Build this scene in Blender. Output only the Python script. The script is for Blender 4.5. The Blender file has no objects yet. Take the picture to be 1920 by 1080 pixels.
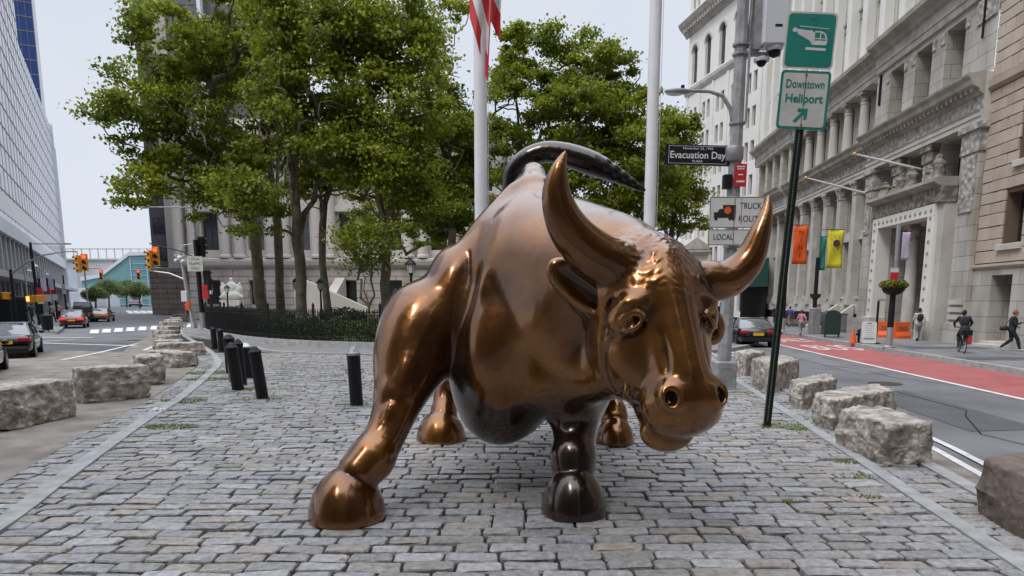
import bpy, math, random
import numpy as np
from mathutils import Vector, Matrix, noise as mn
R = math.radians
rnd = random.Random(7)
sc = bpy.context.scene
C = sc.collection
# ------------------------------------------------------------------ camera
F, HC, PT, HZ = 1300.0, 1.70, R(9.0), 562.0
SP, CP = math.sin(PT), math.cos(PT)
YC = HZ + F * math.tan(PT)
cd = bpy.data.cameras.new('camera'); cam = bpy.data.objects.new('camera', cd); C.objects.link(cam)
cam.location = (0, 0, HC); cam.rotation_euler = (R(90) - PT, 0, 0)
cd.sensor_width = 36; cd.lens = 36 * F / 1920; cd.clip_start = 0.05; cd.clip_end = 3000
sc.camera = cam
cd.shift_y = -(540 - YC) / 1920 * 1.0
# ------------------------------------------------------------------ world and sun
SUN_EL, SUN_AZ = R(52), R(-135)
w = bpy.data.worlds.new('World'); sc.world = w; w.use_nodes = True
nt = w.node_tree; nt.nodes.clear()
out = nt.nodes.new('ShaderNodeOutputWorld'); bg = nt.nodes.new('ShaderNodeBackground')
sky = nt.nodes.new('ShaderNodeTexSky'); sky.sky_type = 'NISHITA'; sky.sun_disc = False
sky.sun_elevation = SUN_EL; sky.sun_rotation = SUN_AZ
bg.inputs['Strength'].default_value = 0.10
tc = nt.nodes.new('ShaderNodeTexCoord'); nz = nt.nodes.new('ShaderNodeTexNoise')
nz.inputs['Scale'].default_value = 2.2; nz.inputs['Detail'].default_value = 4
rp = nt.nodes.new('ShaderNodeValToRGB')
rp.color_ramp.elements[0].position = .3; rp.color_ramp.elements[0].color = (7.1, 7.65, 8.7, 1)
rp.color_ramp.elements[1].position = .75; rp.color_ramp.elements[1].color = (8.2, 8.6, 9.4, 1)
mx = nt.nodes.new('ShaderNodeMixRGB'); mx.inputs[0].default_value = 0.93      # the overcast layer over the blue sky
nt.links.new(tc.outputs['Generated'], nz.inputs['Vector']); nt.links.new(nz.outputs['Fac'], rp.inputs['Fac'])
nt.links.new(sky.outputs['Color'], mx.inputs[1]); nt.links.new(rp.outputs['Color'], mx.inputs[2])
sxyz = nt.nodes.new('ShaderNodeSeparateXYZ'); nt.links.new(tc.outputs['Generated'], sxyz.inputs[0])
mr = nt.nodes.new('ShaderNodeMapRange'); mr.inputs['From Min'].default_value = .40; mr.inputs['From Max'].default_value = .95
mr.inputs['To Min'].default_value = 1.0; mr.inputs['To Max'].default_value = 3.3; nt.links.new(sxyz.outputs[2], mr.inputs['Value'])
vm = nt.nodes.new('ShaderNodeVectorMath'); vm.operation = 'SCALE'; nt.links.new(mx.outputs[0], vm.inputs[0]); nt.links.new(mr.outputs[0], vm.inputs['Scale'])
nt.links.new(vm.outputs[0], bg.inputs['Color']); nt.links.new(bg.outputs[0], out.inputs['Surface'])
sd = bpy.data.lights.new('sun', 'SUN'); sd.energy = 1.5; sd.angle = R(18); sd.color = (1.0, .965, .91)
so = bpy.data.objects.new('sun', sd); C.objects.link(so); so.location = (0, 0, 40)
so.rotation_euler = (R(90) - SUN_EL, 0, -(R(180) + SUN_AZ))
sc.view_settings.view_transform = 'Standard'; sc.view_settings.look = 'None'
sc.view_settings.exposure = 0.0; sc.view_settings.gamma = 1.0
sc.render.engine = 'CYCLES'
sc.cycles.max_bounces = 6; sc.cycles.transparent_max_bounces = 8
# ------------------------------------------------------------------ projection helpers (where a thing stands)
def ray(u, v):
    a = (u - 960) / F; b = -(v - YC) / F
    return (a, CP + b * SP, -SP + b * CP)
def G(u, v, z=0.0):
    r = ray(u, v); t = (z - HC) / r[2]; return Vector((r[0] * t, r[1] * t, z))
def at(u, v, Y):
    r = ray(u, v); t = Y / r[1]; return Vector((r[0] * t, Y, HC + r[2] * t))
# ------------------------------------------------------------------ object helpers
def tag(o, label=None, cat=None, group=None, kind=None):
    if label: o['label'] = label
    if cat: o['category'] = cat
    if group: o['group'] = group
    if kind: o['kind'] = kind
    return o
def empty(name, loc=(0, 0, 0), rz=0.0, label=None, cat=None, group=None):
    o = bpy.data.objects.new(name, None); C.objects.link(o); o.empty_display_size = .2
    o.location = loc; o.rotation_euler = (0, 0, rz)
    return tag(o, label, cat, group)
def copy_tree(o, parent=None):
    c = o.copy(); C.objects.link(c); c.parent = parent
    for ch in o.children: copy_tree(ch, c)
    return c
class MB:
    def __init__(s): s.v = []; s.f = []; s.mi = []; s.pc = []
    def each(s, name, mats, parent=None, smooth=False):
        # every added piece becomes an object of its own
        out = []; b = s.pc + [(len(s.v), len(s.f))]
        for (v0, f0), (v1, f1) in zip(b, b[1:]):
            q = MB(); q.v = s.v[v0:v1]; q.f = [tuple(i - v0 for i in f) for f in s.f[f0:f1]]; q.mi = s.mi[f0:f1]
            out.append(q.build(name, mats, parent, smooth))
        return out
    def add(s, vs, fs, m=0):
        n = len(s.v); s.pc.append((n, len(s.f))); s.v += [tuple(p) for p in vs]; s.f += [tuple(i + n for i in f) for f in fs]; s.mi += [m] * len(fs)
        return s
    def box(s, x0, x1, y0, y1, z0, z1, m=0, M=None):
        vs = [Vector((x, y, z)) for z in (z0, z1) for y in (y0, y1) for x in (x0, x1)]
        if M is not None: vs = [M @ p for p in vs]
        return s.add(vs, [(0, 2, 3, 1), (4, 5, 7, 6), (0, 1, 5, 4), (2, 6, 7, 3), (0, 4, 6, 2), (1, 3, 7, 5)], m)
    def cham(s, x0, x1, y0, y1, z0, z1, c=.01, m=0, M=None):
        # box with chamfered vertical and top edges
        def ring(i, z): return [(x0+i, y0+i+c, z), (x0+i+c, y0+i, z), (x1-i-c, y0+i, z), (x1-i, y0+i+c, z), (x1-i, y1-i-c, z), (x1-i-c, y1-i, z), (x0+i+c, y1-i, z), (x0+i, y1-i-c, z)]
        vs = ring(0, z0) + ring(0, z1 - c) + ring(c, z1)
        fs = [tuple(reversed(range(8))), tuple(range(16, 24))]
        for r in (0, 8):
            for i in range(8): fs.append((r + i, r + (i + 1) % 8, r + 8 + (i + 1) % 8, r + 8 + i))
        vs = [Vector(p) for p in vs]
        if M is not None: vs = [M @ p for p in vs]
        return s.add(vs, fs, m)
    def tube(s, pts, rad, n=10, m=0, cap=True, flat=1.0):
        pts = [Vector(p) for p in pts]; k = len(pts)
        if not hasattr(rad, '__len__'): rad = [rad] * k
        up = Vector((0, 0, 1)); d0 = (pts[1] - pts[0]).normalized()
        if abs(d0.z) > .9: up = Vector((1, 0, 0))
        a = d0.cross(up).normalized(); vs = []
        for i, p in enumerate(pts):
            d = (pts[min(i + 1, k - 1)] - pts[max(i - 1, 0)]).normalized()
            a = (a - d * a.dot(d)).normalized(); b = d.cross(a)
            for j in range(n):
                t = 2 * math.pi * j / n; vs.append(p + (a * math.cos(t) + b * math.sin(t) * flat) * rad[i])
        fs = [(i*n+j, i*n+(j+1) % n, (i+1)*n+(j+1) % n, (i+1)*n+j) for i in range(k - 1) for j in range(n)]
        if cap: fs += [tuple(reversed(range(n))), tuple(range((k - 1) * n, k * n))]
        return s.add(vs, fs, m)
    def lathe(s, prof, n=20, m=0, loc=(0, 0, 0), M=None):
        vs = []
        for r, z in prof:
            for j in range(n):
                t = 2 * math.pi * j / n; vs.append(Vector((r * math.cos(t) + loc[0], r * math.sin(t) + loc[1], z + loc[2])))
        if M is not None: vs = [M @ p for p in vs]
        k = len(prof)
        fs = [(i*n+j, i*n+(j+1) % n, (i+1)*n+(j+1) % n, (i+1)*n+j) for i in range(k - 1) for j in range(n)]
        fs += [tuple(reversed(range(n))), tuple(range((k - 1) * n, k * n))]
        return s.add(vs, fs, m)
    def prism(s, poly, axis, a0, a1, m=0, M=None):
        # poly: 2-D points; axis 'x': poly=(y,z); 'y': poly=(x,z); 'z': poly=(x,y)
        def P(p, a): return {'x': (a, p[0], p[1]), 'y': (p[0], a, p[1]), 'z': (p[0], p[1], a)}[axis]
        vs = [Vector(P(p, a0)) for p in poly] + [Vector(P(p, a1)) for p in poly]; n = len(poly)
        if M is not None: vs = [M @ p for p in vs]
        fs = [tuple(reversed(range(n))), tuple(range(n, 2 * n))] + [(i, (i+1) % n, n+(i+1) % n, n+i) for i in range(n)]
        return s.add(vs, fs, m)
    def sphere(s, c, r, nu=12, nv=8, m=0, sc3=(1, 1, 1)):
        vs = [Vector((c[0], c[1], c[2] - r * sc3[2]))]
        for i in range(1, nv):
            ph = math.pi * i / nv
            for j in range(nu):
                t = 2 * math.pi * j / nu
                vs.append(Vector((c[0]+r*sc3[0]*math.sin(ph)*math.cos(t), c[1]+r*sc3[1]*math.sin(ph)*math.sin(t), c[2]-r*sc3[2]*math.cos(ph))))
        vs.append(Vector((c[0], c[1], c[2] + r * sc3[2]))); L = len(vs) - 1
        fs = [(0, 1 + (j + 1) % nu, 1 + j) for j in range(nu)]
        for i in range(nv - 2):
            for j in range(nu): a = 1 + i * nu; fs.append((a + j, a + (j+1) % nu, a + nu + (j+1) % nu, a + nu + j))
        a = 1 + (nv - 2) * nu; fs += [(a + j, a + (j + 1) % nu, L) for j in range(nu)]
        return s.add(vs, fs, m)
    def build(s, name, mats, parent=None, smooth=False, fix=True):
        me = bpy.data.meshes.new(name); me.from_pydata(s.v, [], s.f)
        if not isinstance(mats, (list, tuple)): mats = [mats]
        for mt in mats: me.materials.append(mt)
        if len(mats) > 1: me.polygons.foreach_set('material_index', s.mi)
        if fix:
            import bmesh
            bm = bmesh.new(); bm.from_mesh(me); bmesh.ops.recalc_face_normals(bm, faces=bm.faces); bm.to_mesh(me); bm.free()
        if smooth:
            me.polygons.foreach_set('use_smooth', [True] * len(me.polygons))
            if smooth != 'all':
                try: me.set_sharp_from_angle(angle=R(38))
                except Exception: pass
        me.update()
        o = bpy.data.objects.new(name, me); C.objects.link(o); o.parent = parent
        return o
def np_mesh(name, V, Fc, mats, parent=None, smooth=True, nper=4):
    me = bpy.data.meshes.new(name)
    V = np.asarray(V, np.float32); Fc = np.asarray(Fc, np.int32)
    me.vertices.add(len(V)); me.vertices.foreach_set('co', V.ravel())
    me.loops.add(Fc.size); me.loops.foreach_set('vertex_index', Fc.ravel())
    me.polygons.add(len(Fc)); me.polygons.foreach_set('loop_start', np.arange(0, Fc.size, nper, dtype=np.int32))
    me.polygons.foreach_set('use_smooth', np.full(len(Fc), smooth))
    if not isinstance(mats, (list, tuple)): mats = [mats]
    for mt in mats: me.materials.append(mt)
    me.update(calc_edges=True); me.validate()
    o = bpy.data.objects.new(name, me); C.objects.link(o); o.parent = parent
    return o
# ------------------------------------------------------------------ materials
def mat(name, col, rough=.6, metal=0.0, col2=None, scale=3.0, bump=0.0, bscale=30.0, island=None, spec=.5, emit=None, detail=6, coat=0, trans=0, tint=None):
    m = bpy.data.materials.new(name); m.use_nodes = True
    N = m.node_tree.nodes; L = m.node_tree.links; b = N['Principled BSDF']
    b.inputs['Base Color'].default_value = (*col, 1); b.inputs['Roughness'].default_value = rough
    b.inputs['Metallic'].default_value = metal; b.inputs['Specular IOR Level'].default_value = spec
    if coat: b.inputs['Coat Weight'].default_value = coat; b.inputs['Coat Roughness'].default_value = .08
    t = N.new('ShaderNodeTexCoord'); last = None
    if col2 is not None:
        n = N.new('ShaderNodeTexNoise'); n.inputs['Scale'].default_value = scale; n.inputs['Detail'].default_value = detail
        n.inputs['Roughness'].default_value = .62
        r = N.new('ShaderNodeValToRGB'); r.color_ramp.elements[0].position = .33; r.color_ramp.elements[1].position = .68
        r.color_ramp.elements[0].color = (*col, 1); r.color_ramp.elements[1].color = (*col2, 1)
        L.new(t.outputs['Object'], n.inputs['Vector']); L.new(n.outputs['Fac'], r.inputs['Fac']); last = r.outputs['Color']
    if island:
        g = N.new('ShaderNodeNewGeometry'); r2 = N.new('ShaderNodeValToRGB'); r2.color_ramp.interpolation = 'CONSTANT' if len(island) > 6 else 'LINEAR'
        el = r2.color_ramp.elements
        while len(el) < len(island): el.new(.5)
        for i, c in enumerate(island): el[i].position = i / max(1, len(island) - (0 if len(island) > 6 else 1)); el[i].color = (*c, 1)
        L.new(g.outputs['Random Per Island'], r2.inputs['Fac'])
        if last is None: last = r2.outputs['Color']
        else:
            mm = N.new('ShaderNodeMixRGB'); mm.blend_type = 'MULTIPLY'; mm.inputs[0].default_value = 1
            L.new(last, mm.inputs[1]); L.new(r2.outputs['Color'], mm.inputs[2]); last = mm.outputs[0]
    if last is not None: L.new(last, b.inputs['Base Color'])
    if bump:
        n = N.new('ShaderNodeTexNoise'); n.inputs['Scale'].default_value = bscale; n.inputs['Detail'].default_value = 6
        bp = N.new('ShaderNodeBump'); bp.inputs['Strength'].default_value = min(1, bump); bp.inputs['Distance'].default_value = .02 * max(1, bump)
        L.new(t.outputs['Object'], n.inputs['Vector']); L.new(n.outputs['Fac'], bp.inputs['Height']); L.new(bp.outputs[0], b.inputs['Normal'])
    if emit: b.inputs['Emission Color'].default_value = (*emit[0], 1); b.inputs['Emission Strength'].default_value = emit[1]
    return m
def ashlar(name, c1, c2, mortar, bw=1.2, bh=.45, mort=.012, rough=.85, dirt=(.6, .58, .55), off=.5):
    # coursed stone blocks on upright walls: the texture runs along x (+y) and up z in the wall's own space
    m = mat(name, c1, rough); N = m.node_tree.nodes; L = m.node_tree.links; b = N['Principled BSDF']
    t = N.new('ShaderNodeTexCoord'); sx = N.new('ShaderNodeSeparateXYZ'); ad = N.new('ShaderNodeMath'); cx = N.new('ShaderNodeCombineXYZ')
    L.new(t.outputs['Object'], sx.inputs[0]); L.new(sx.outputs[0], ad.inputs[0]); L.new(sx.outputs[1], ad.inputs[1])
    L.new(ad.outputs[0], cx.inputs[0]); L.new(sx.outputs[2], cx.inputs[1])
    br = N.new('ShaderNodeTexBrick'); br.inputs['Scale'].default_value = 1; br.inputs['Brick Width'].default_value = bw; br.inputs['Row Height'].default_value = bh
    br.inputs['Mortar Size'].default_value = mort; br.inputs['Color1'].default_value = (*c1, 1); br.inputs['Color2'].default_value = (*c2, 1); br.inputs['Mortar'].default_value = (*mortar, 1)
    br.offset = off; L.new(cx.outputs[0], br.inputs['Vector'])
    n = N.new('ShaderNodeTexNoise'); n.inputs['Scale'].default_value = .9; n.inputs['Detail'].default_value = 8
    mp = N.new('ShaderNodeMapping'); mp.inputs['Scale'].default_value = (1, 1, .35); L.new(t.outputs['Object'], mp.inputs[0]); L.new(mp.outputs[0], n.inputs['Vector'])
    r = N.new('ShaderNodeValToRGB'); r.color_ramp.elements[0].position = .3; r.color_ramp.elements[0].color = (*dirt, 1); r.color_ramp.elements[1].position = .62; r.color_ramp.elements[1].color = (1, 1, 1, 1)
    L.new(n.outputs['Fac'], r.inputs['Fac'])
    mm = N.new('ShaderNodeMixRGB'); mm.blend_type = 'MULTIPLY'; mm.inputs[0].default_value = 1
    L.new(br.outputs['Color'], mm.inputs[1]); L.new(r.outputs['Color'], mm.inputs[2]); L.new(mm.outputs[0], b.inputs['Base Color'])
    bp = N.new('ShaderNodeBump'); bp.inputs['Strength'].default_value = .6; bp.inputs['Distance'].default_value = .02; bp.invert = True
    L.new(br.outputs['Fac'], bp.inputs['Height']); L.new(bp.outputs[0], b.inputs['Normal'])
    return m
def carved(name, c1, c2, scale=6.0, stretch=(1, 1, 1)):
    # stone carved with relief ornament: voronoi height, darker colour in the cuts
    m = mat(name, c1, .9); N = m.node_tree.nodes; L = m.node_tree.links; b = N['Principled BSDF']
    t = N.new('ShaderNodeTexCoord'); mp = N.new('ShaderNodeMapping'); mp.inputs['Scale'].default_value = stretch
    v = N.new('ShaderNodeTexVoronoi'); v.feature = 'SMOOTH_F1'; v.inputs['Scale'].default_value = scale
    L.new(t.outputs['Object'], mp.inputs[0]); L.new(mp.outputs[0], v.inputs['Vector'])
    r = N.new('ShaderNodeValToRGB'); r.color_ramp.elements[0].position = .1; r.color_ramp.elements[0].color = (*c1, 1); r.color_ramp.elements[1].position = .65; r.color_ramp.elements[1].color = (*c2, 1)
    L.new(v.outputs['Distance'], r.inputs['Fac']); L.new(r.outputs['Color'], b.inputs['Base Color'])
    bp = N.new('ShaderNodeBump'); bp.inputs['Strength'].default_value = 1; bp.inputs['Distance'].default_value = .08; bp.invert = True
    L.new(v.outputs['Distance'], bp.inputs['Height']); L.new(bp.outputs[0], b.inputs['Normal'])
    return m
M = {}
M['asphalt'] = mat('asphalt', (.115, .117, .125), .85, col2=(.21, .21, .215), scale=.55, bump=.35, bscale=60, detail=10)
M['worn_asphalt'] = mat('worn_asphalt', (.15, .15, .155), .8, col2=(.23, .23, .235), scale=.9, bump=.3, bscale=60, detail=12)
M['rust_iron'] = mat('rust_iron', (.05, .042, .038), .7, .4, col2=(.10, .08, .07), scale=9, bump=.5)
M['dark_asphalt'] = mat('dark_asphalt', (.080, .082, .092), .85, col2=(.125, .125, .138), scale=.8, bump=.3, bscale=60)
M['tan_road'] = mat('tan_road', (.17, .148, .125), .9, col2=(.34, .305, .265), scale=1.6, bump=.4, bscale=50, detail=12)
M['red_lane'] = mat('red_lane', (.34, .085, .08), .8, col2=(.43, .135, .13), scale=1.2, bump=.3, bscale=60, detail=10)
M['white_paint'] = mat('white_paint', (.55, .55, .54), .75, col2=(.82, .82, .81), scale=4, bump=.2, bscale=50, detail=10)
M['sidewalk'] = ashlar('sidewalk', (.22, .22, .23), (.26, .26, .265), (.12, .12, .12), 1.5, 1.5, .01, off=0)
def flat_brick(m):
    N = m.node_tree.nodes; L = m.node_tree.links
    t = [n for n in N if n.type == 'TEX_COORD'][-1]; br = [n for n in N if n.type == 'TEX_BRICK'][0]; L.new(t.outputs['Object'], br.inputs['Vector'])
flat_brick(M['sidewalk'])
M['park_walk'] = mat('park_walk', (.20, .19, .185), .9, col2=(.27, .26, .25), scale=1.5, bump=.3)
M['kerb'] = mat('kerb', (.28, .28, .28), .8, col2=(.45, .45, .44), scale=5, bump=.5, bscale=40, detail=10)
M['ground'] = mat('ground', (.10, .10, .10), .95, col2=(.14, .14, .135), scale=.3)
M['bed'] = mat('bed', (.022, .020, .017), .98, col2=(.055, .048, .038), scale=5, bump=.9, bscale=60)
M['cobble'] = mat('cobble', (.62, .60, .57), .55, col2=(1.22, 1.21, 1.19), scale=17, bump=1.0, bscale=30, detail=12,
    island=[(.36, .355, .355), (.31, .305, .30), (.39, .38, .38), (.34, .34, .35), (.38, .345, .31), (.28, .28, .285), (.36, .355, .355), (.33, .305, .28), (.44, .435, .44), (.33, .335, .345), (.30, .29, .275), (.41, .405, .41)])
M['granite'] = mat('granite', (.20, .16, .13), .92, col2=(.68, .625, .56), scale=6.0, bump=2.4, bscale=16, detail=14)
M['brown_granite'] = mat('brown_granite', (.10, .075, .06), .9, col2=(.27, .21, .175), scale=2.2, bump=1.6, bscale=12, detail=14)
M['black_metal'] = mat('black_metal', (.007, .007, .008), .5, 0, spec=.3, col2=(.014, .014, .016), scale=12, bump=.15)
M['silver'] = mat('silver', (.42, .43, .44), .42, .7, col2=(.55, .55, .56), scale=9)
M['galv'] = mat('galv', (.24, .24, .25), .55, .45, col2=(.38, .38, .39), scale=6, bump=.15)
M['grey_paint'] = mat('grey_paint', (.20, .205, .21), .55, 0, col2=(.40, .41, .42), scale=5, detail=10)
M['white_pole'] = mat('white_pole', (.66, .66, .68), .42, 0, col2=(.76, .76, .77), scale=1.5)
M['white_plastic'] = mat('white_plastic', (.62, .64, .67), .4)
M['green_pole'] = mat('green_pole', (.008, .018, .012), .5, 0, spec=.3, col2=(.016, .028, .020), scale=20)
M['teal'] = mat('teal', (.012, .20, .16), .45, col2=(.018, .24, .19), scale=3)
M['sign_cream'] = mat('sign_cream', (.50, .50, .46), .5, col2=(.62, .62, .58), scale=4)
M['sign_white'] = mat('sign_white', (.58, .58, .56), .5, col2=(.68, .68, .67), scale=5)
M['sign_black'] = mat('sign_black', (.010, .010, .013), .4)
M['text_black'] = mat('text_black', (.02, .02, .02), .5)
M['text_white'] = mat('text_white', (.72, .73, .75), .5)
M['red'] = mat('red', (.50, .025, .03), .5)
M['rust'] = mat('rust', (.22, .07, .03), .8, col2=(.30, .12, .06), scale=20)
M['orange'] = mat('orange', (.80, .13, .02), .5, col2=(.7, .09, .015), scale=3)
M['signal_yellow'] = mat('signal_yellow', (.62, .26, .015), .45, col2=(.50, .20, .015), scale=6)
M['lamp_red'] = mat('lamp_red', (.6, .03, .01), .3, emit=((1.0, .10, .03), 2.2))
M['lamp_orange'] = mat('lamp_orange', (.7, .2, .02), .3, emit=((1.0, .45, .08), 2.0))
M['lamp_off'] = mat('lamp_off', (.03, .02, .015), .25)
M['tail'] = mat('tail', (.35, .01, .012), .2, coat=.5)
M['tail_lit'] = mat('tail_lit', (.6, .02, .01), .2, emit=((1.0, .05, .02), .7))
M['plate'] = mat('plate', (.72, .38, .03), .5)
M['black_car'] = mat('black_car', (.010, .010, .012), .18, .2, coat=1.0)
M['red_car'] = mat('red_car', (.16, .012, .012), .25, .2, coat=1.0)
M['tan_car'] = mat('tan_car', (.26, .16, .08), .25, .3, coat=1.0)
M['white_car'] = mat('white_car', (.62, .63, .65), .3, coat=.8)
M['grey_car'] = mat('grey_car', (.22, .23, .25), .25, .4, coat=1.0)
M['car_glass'] = mat('car_glass', (.035, .045, .05), .04, .0, spec=1.0, coat=1.0)
M['tyre'] = mat('tyre', (.018, .018, .018), .8)
M['rim'] = mat('rim', (.45, .45, .46), .3, .9)
M['lamp_glass'] = mat('lamp_glass', (.62, .66, .62), .25)
M['limestone'] = ashlar('limestone', (.44, .415, .375), (.51, .485, .445), (.23, .21, .19), 1.1, .55, .012)
M['limestone_plain'] = mat('limestone_plain', (.42, .395, .355), .85, col2=(.58, .555, .515), scale=.9, bump=.15, bscale=20, detail=10)
M['cornice_stone'] = mat('cornice_stone', (.26, .24, .215), .9, col2=(.47, .445, .41), scale=1.2, bump=.2, bscale=20, detail=10)
M['carved'] = carved('carved', (.52, .50, .47), (.24, .22, .195), 5)
M['carved_dark'] = carved('carved_dark', (.36, .32, .27), (.14, .12, .10), 5)
M['fluted'] = mat('fluted', (.40, .38, .345), .85, col2=(.53, .505, .465), scale=1.5)
M['tanstone'] = mat('tanstone', (.42, .345, .275), .88, col2=(.55, .465, .38), scale=.8, bump=.3, bscale=25, detail=10, island=[(1, 1, 1), (.88, .86, .84), (.95, .97, 1), (.82, .80, .78)])
M['tanjoint'] = mat('tanjoint', (.16, .115, .085), .95)
M['whitestone'] = mat('whitestone', (.66, .645, .60), .85, col2=(.76, .745, .71), scale=.4, bump=.1, detail=10)
M['beigestone'] = ashlar('beigestone', (.54, .48, .435), (.59, .525, .475), (.32, .265, .24), 2.6, .62, .05)
M['beigeplain'] = mat('beigeplain', (.54, .485, .44), .88, col2=(.66, .60, .55), scale=.5, detail=10)
M['brownstone'] = ashlar('brownstone', (.21, .17, .145), (.25, .20, .17), (.11, .085, .075), 2.2, .6, .05)
M['towerdark'] = mat('towerdark', (.07, .065, .075), .7, col2=(.10, .092, .10), scale=.4)
M['towerglass'] = mat('towerglass', (.10, .105, .11), .35, col2=(.13, .13, .14), scale=.5)
M['towerbeige'] = mat('towerbeige', (.34, .30, .26), .85, col2=(.40, .36, .32), scale=.5)
M['glass'] = mat('glass', (.025, .028, .032), .12, 0, spec=.8, col2=(.05, .055, .06), scale=1.2)
M['glass_tint'] = mat('glass_tint', (.05, .05, .05), .18, 0, spec=.8, col2=(.10, .095, .09), scale=1.2)
M['bronze_frame'] = mat('bronze_frame', (.05, .04, .032), .5, .3)
M['frame_light'] = mat('frame_light', (.30, .28, .25), .7)
M['doorwood'] = mat('doorwood', (.06, .042, .032), .55, col2=(.09, .065, .05), scale=4)
M['panel'] = mat('panel', (.60, .61, .67), .3, .15, col2=(.76, .77, .82), scale=.25, detail=8)
M['panel_grey'] = mat('panel_grey', (.36, .35, .36), .7, col2=(.42, .41, .42), scale=.2)
M['band_white'] = mat('band_white', (.62, .64, .67), .5)
M['void'] = mat('void', (.012, .012, .014), .8, spec=.2)
M['blue_glass'] = mat('blue_glass', (.02, .045, .16), .15, .5)
M['sky_blue'] = mat('sky_blue', (.07, .26, .72), .25, .2)
M['teal_glass'] = mat('teal_glass', (.12, .27, .29), .25, .2, col2=(.20, .38, .40), scale=.08)
M['mullion'] = mat('mullion', (.42, .52, .56), .5)
M['leaf'] = None
M['bark'] = mat('bark', (.07, .058, .04), .95, col2=(.22, .195, .145), scale=2.5, bump=1.2, bscale=14, detail=12)
M['grass'] = mat('grass', (.20, .26, .04), .9, island=[(.20, .28, .04), (.14, .20, .03), (.30, .33, .07)])
M['lawn'] = mat('lawn', (.05, .075, .02), .95, col2=(.10, .13, .035), scale=1.5, bump=.8, bscale=30)
M['skin'] = mat('skin', (.42, .24, .17), .55)
M['skin_dark'] = mat('skin_dark', (.14, .075, .05), .55)
M['hair_black'] = mat('hair_black', (.012, .010, .010), .6)
M['hair_red'] = mat('hair_red', (.24, .085, .035), .6)
M['hair_brown'] = mat('hair_brown', (.06, .035, .02), .6)
M['cloth_black'] = mat('cloth_black', (.016, .017, .02), .85, bump=.2, bscale=40)
M['cloth_navy'] = mat('cloth_navy', (.025, .03, .05), .85, bump=.2, bscale=40)
M['cloth_grey'] = mat('cloth_grey', (.25, .25, .26), .85, bump=.2, bscale=40)
M['cloth_light'] = mat('cloth_light', (.50, .50, .50), .85, bump=.2, bscale=40)
M['cloth_purple'] = mat('cloth_purple', (.10, .07, .28), .85)
M['cloth_pink'] = mat('cloth_pink', (.48, .25, .28), .85)
M['cloth_khaki'] = mat('cloth_khaki', (.30, .22, .12), .85)
M['shoe'] = mat('shoe', (.02, .02, .02), .6)
M['shoe_white'] = mat('shoe_white', (.5, .5, .5), .6)
M['awning'] = mat('awning', (.015, .06, .045), .8)
M['yellow_cloth'] = mat('yellow_cloth', (.66, .60, .03), .75)
M['purple'] = mat('purple', (.10, .02, .08), .7)
M['green_cloth'] = mat('green_cloth', (.02, .22, .16), .75)
M['lilac'] = mat('lilac', (.48, .44, .60), .7)
M['blue'] = mat('blue', (.05, .08, .45), .6)
M['mail_green'] = mat('mail_green', (.02, .04, .035), .45)
M['leather'] = mat('leather', (.03, .02, .016), .5)
M['statue_stone'] = mat('statue_stone', (.52, .50, .46), .85, col2=(.66, .64, .60), scale=2, bump=.8, bscale=5)
def leafmat(name, cols, trans=.35):
    m = bpy.data.materials.new(name); m.use_nodes = True
    N = m.node_tree.nodes; L = m.node_tree.links; N.clear()
    o = N.new('ShaderNodeOutputMaterial'); d = N.new('ShaderNodeBsdfPrincipled'); d.inputs['Roughness'].default_value = .5
    t = N.new('ShaderNodeBsdfTranslucent'); mx = N.new('ShaderNodeMixShader'); mx.inputs[0].default_value = trans
    g = N.new('ShaderNodeNewGeometry'); r = N.new('ShaderNodeValToRGB'); el = r.color_ramp.elements
    while len(el) < len(cols): el.new(.5)
    for i, c in enumerate(cols): el[i].position = i / (len(cols) - 1); el[i].color = (*c, 1)
    L.new(g.outputs['Random Per Island'], r.inputs['Fac'])
    n = N.new('ShaderNodeTexNoise'); n.inputs['Scale'].default_value = .55; tc = N.new('ShaderNodeTexCoord'); L.new(tc.outputs['Object'], n.inputs['Vector'])
    r2 = N.new('ShaderNodeValToRGB'); r2.color_ramp.elements[0].position = .35; r2.color_ramp.elements[0].color = (.62, .68, .6, 1); r2.color_ramp.elements[1].position = .65; r2.color_ramp.elements[1].color = (1.25, 1.2, .9, 1)
    L.new(n.outputs['Fac'], r2.inputs['Fac'])
    mm = N.new('ShaderNodeMixRGB'); mm.blend_type = 'MULTIPLY'; mm.inputs[0].default_value = 1; L.new(r.outputs['Color'], mm.inputs[1]); L.new(r2.outputs['Color'], mm.inputs[2])
    L.new(mm.outputs[0], d.inputs['Base Color']); L.new(mm.outputs[0], t.inputs['Color'])
    L.new(d.outputs[0], mx.inputs[1]); L.new(t.outputs[0], mx.inputs[2]); L.new(mx.outputs[0], o.inputs['Surface'])
    return m
M['leaf'] = leafmat('leaf', [(.105, .145, .016), (.19, .24, .022), (.26, .305, .028), (.38, .41, .06)], .52)
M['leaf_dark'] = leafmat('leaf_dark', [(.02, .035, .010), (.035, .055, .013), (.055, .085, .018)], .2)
M['leaf_far'] = leafmat('leaf_far', [(.15, .20, .08), (.22, .27, .12), (.28, .32, .15)], .4)  # distance haze mixed into these paler leaf colours
M['flower'] = leafmat('flower', [(.08, .13, .02), (.20, .22, .03), (.45, .36, .05)], .2)
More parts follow.
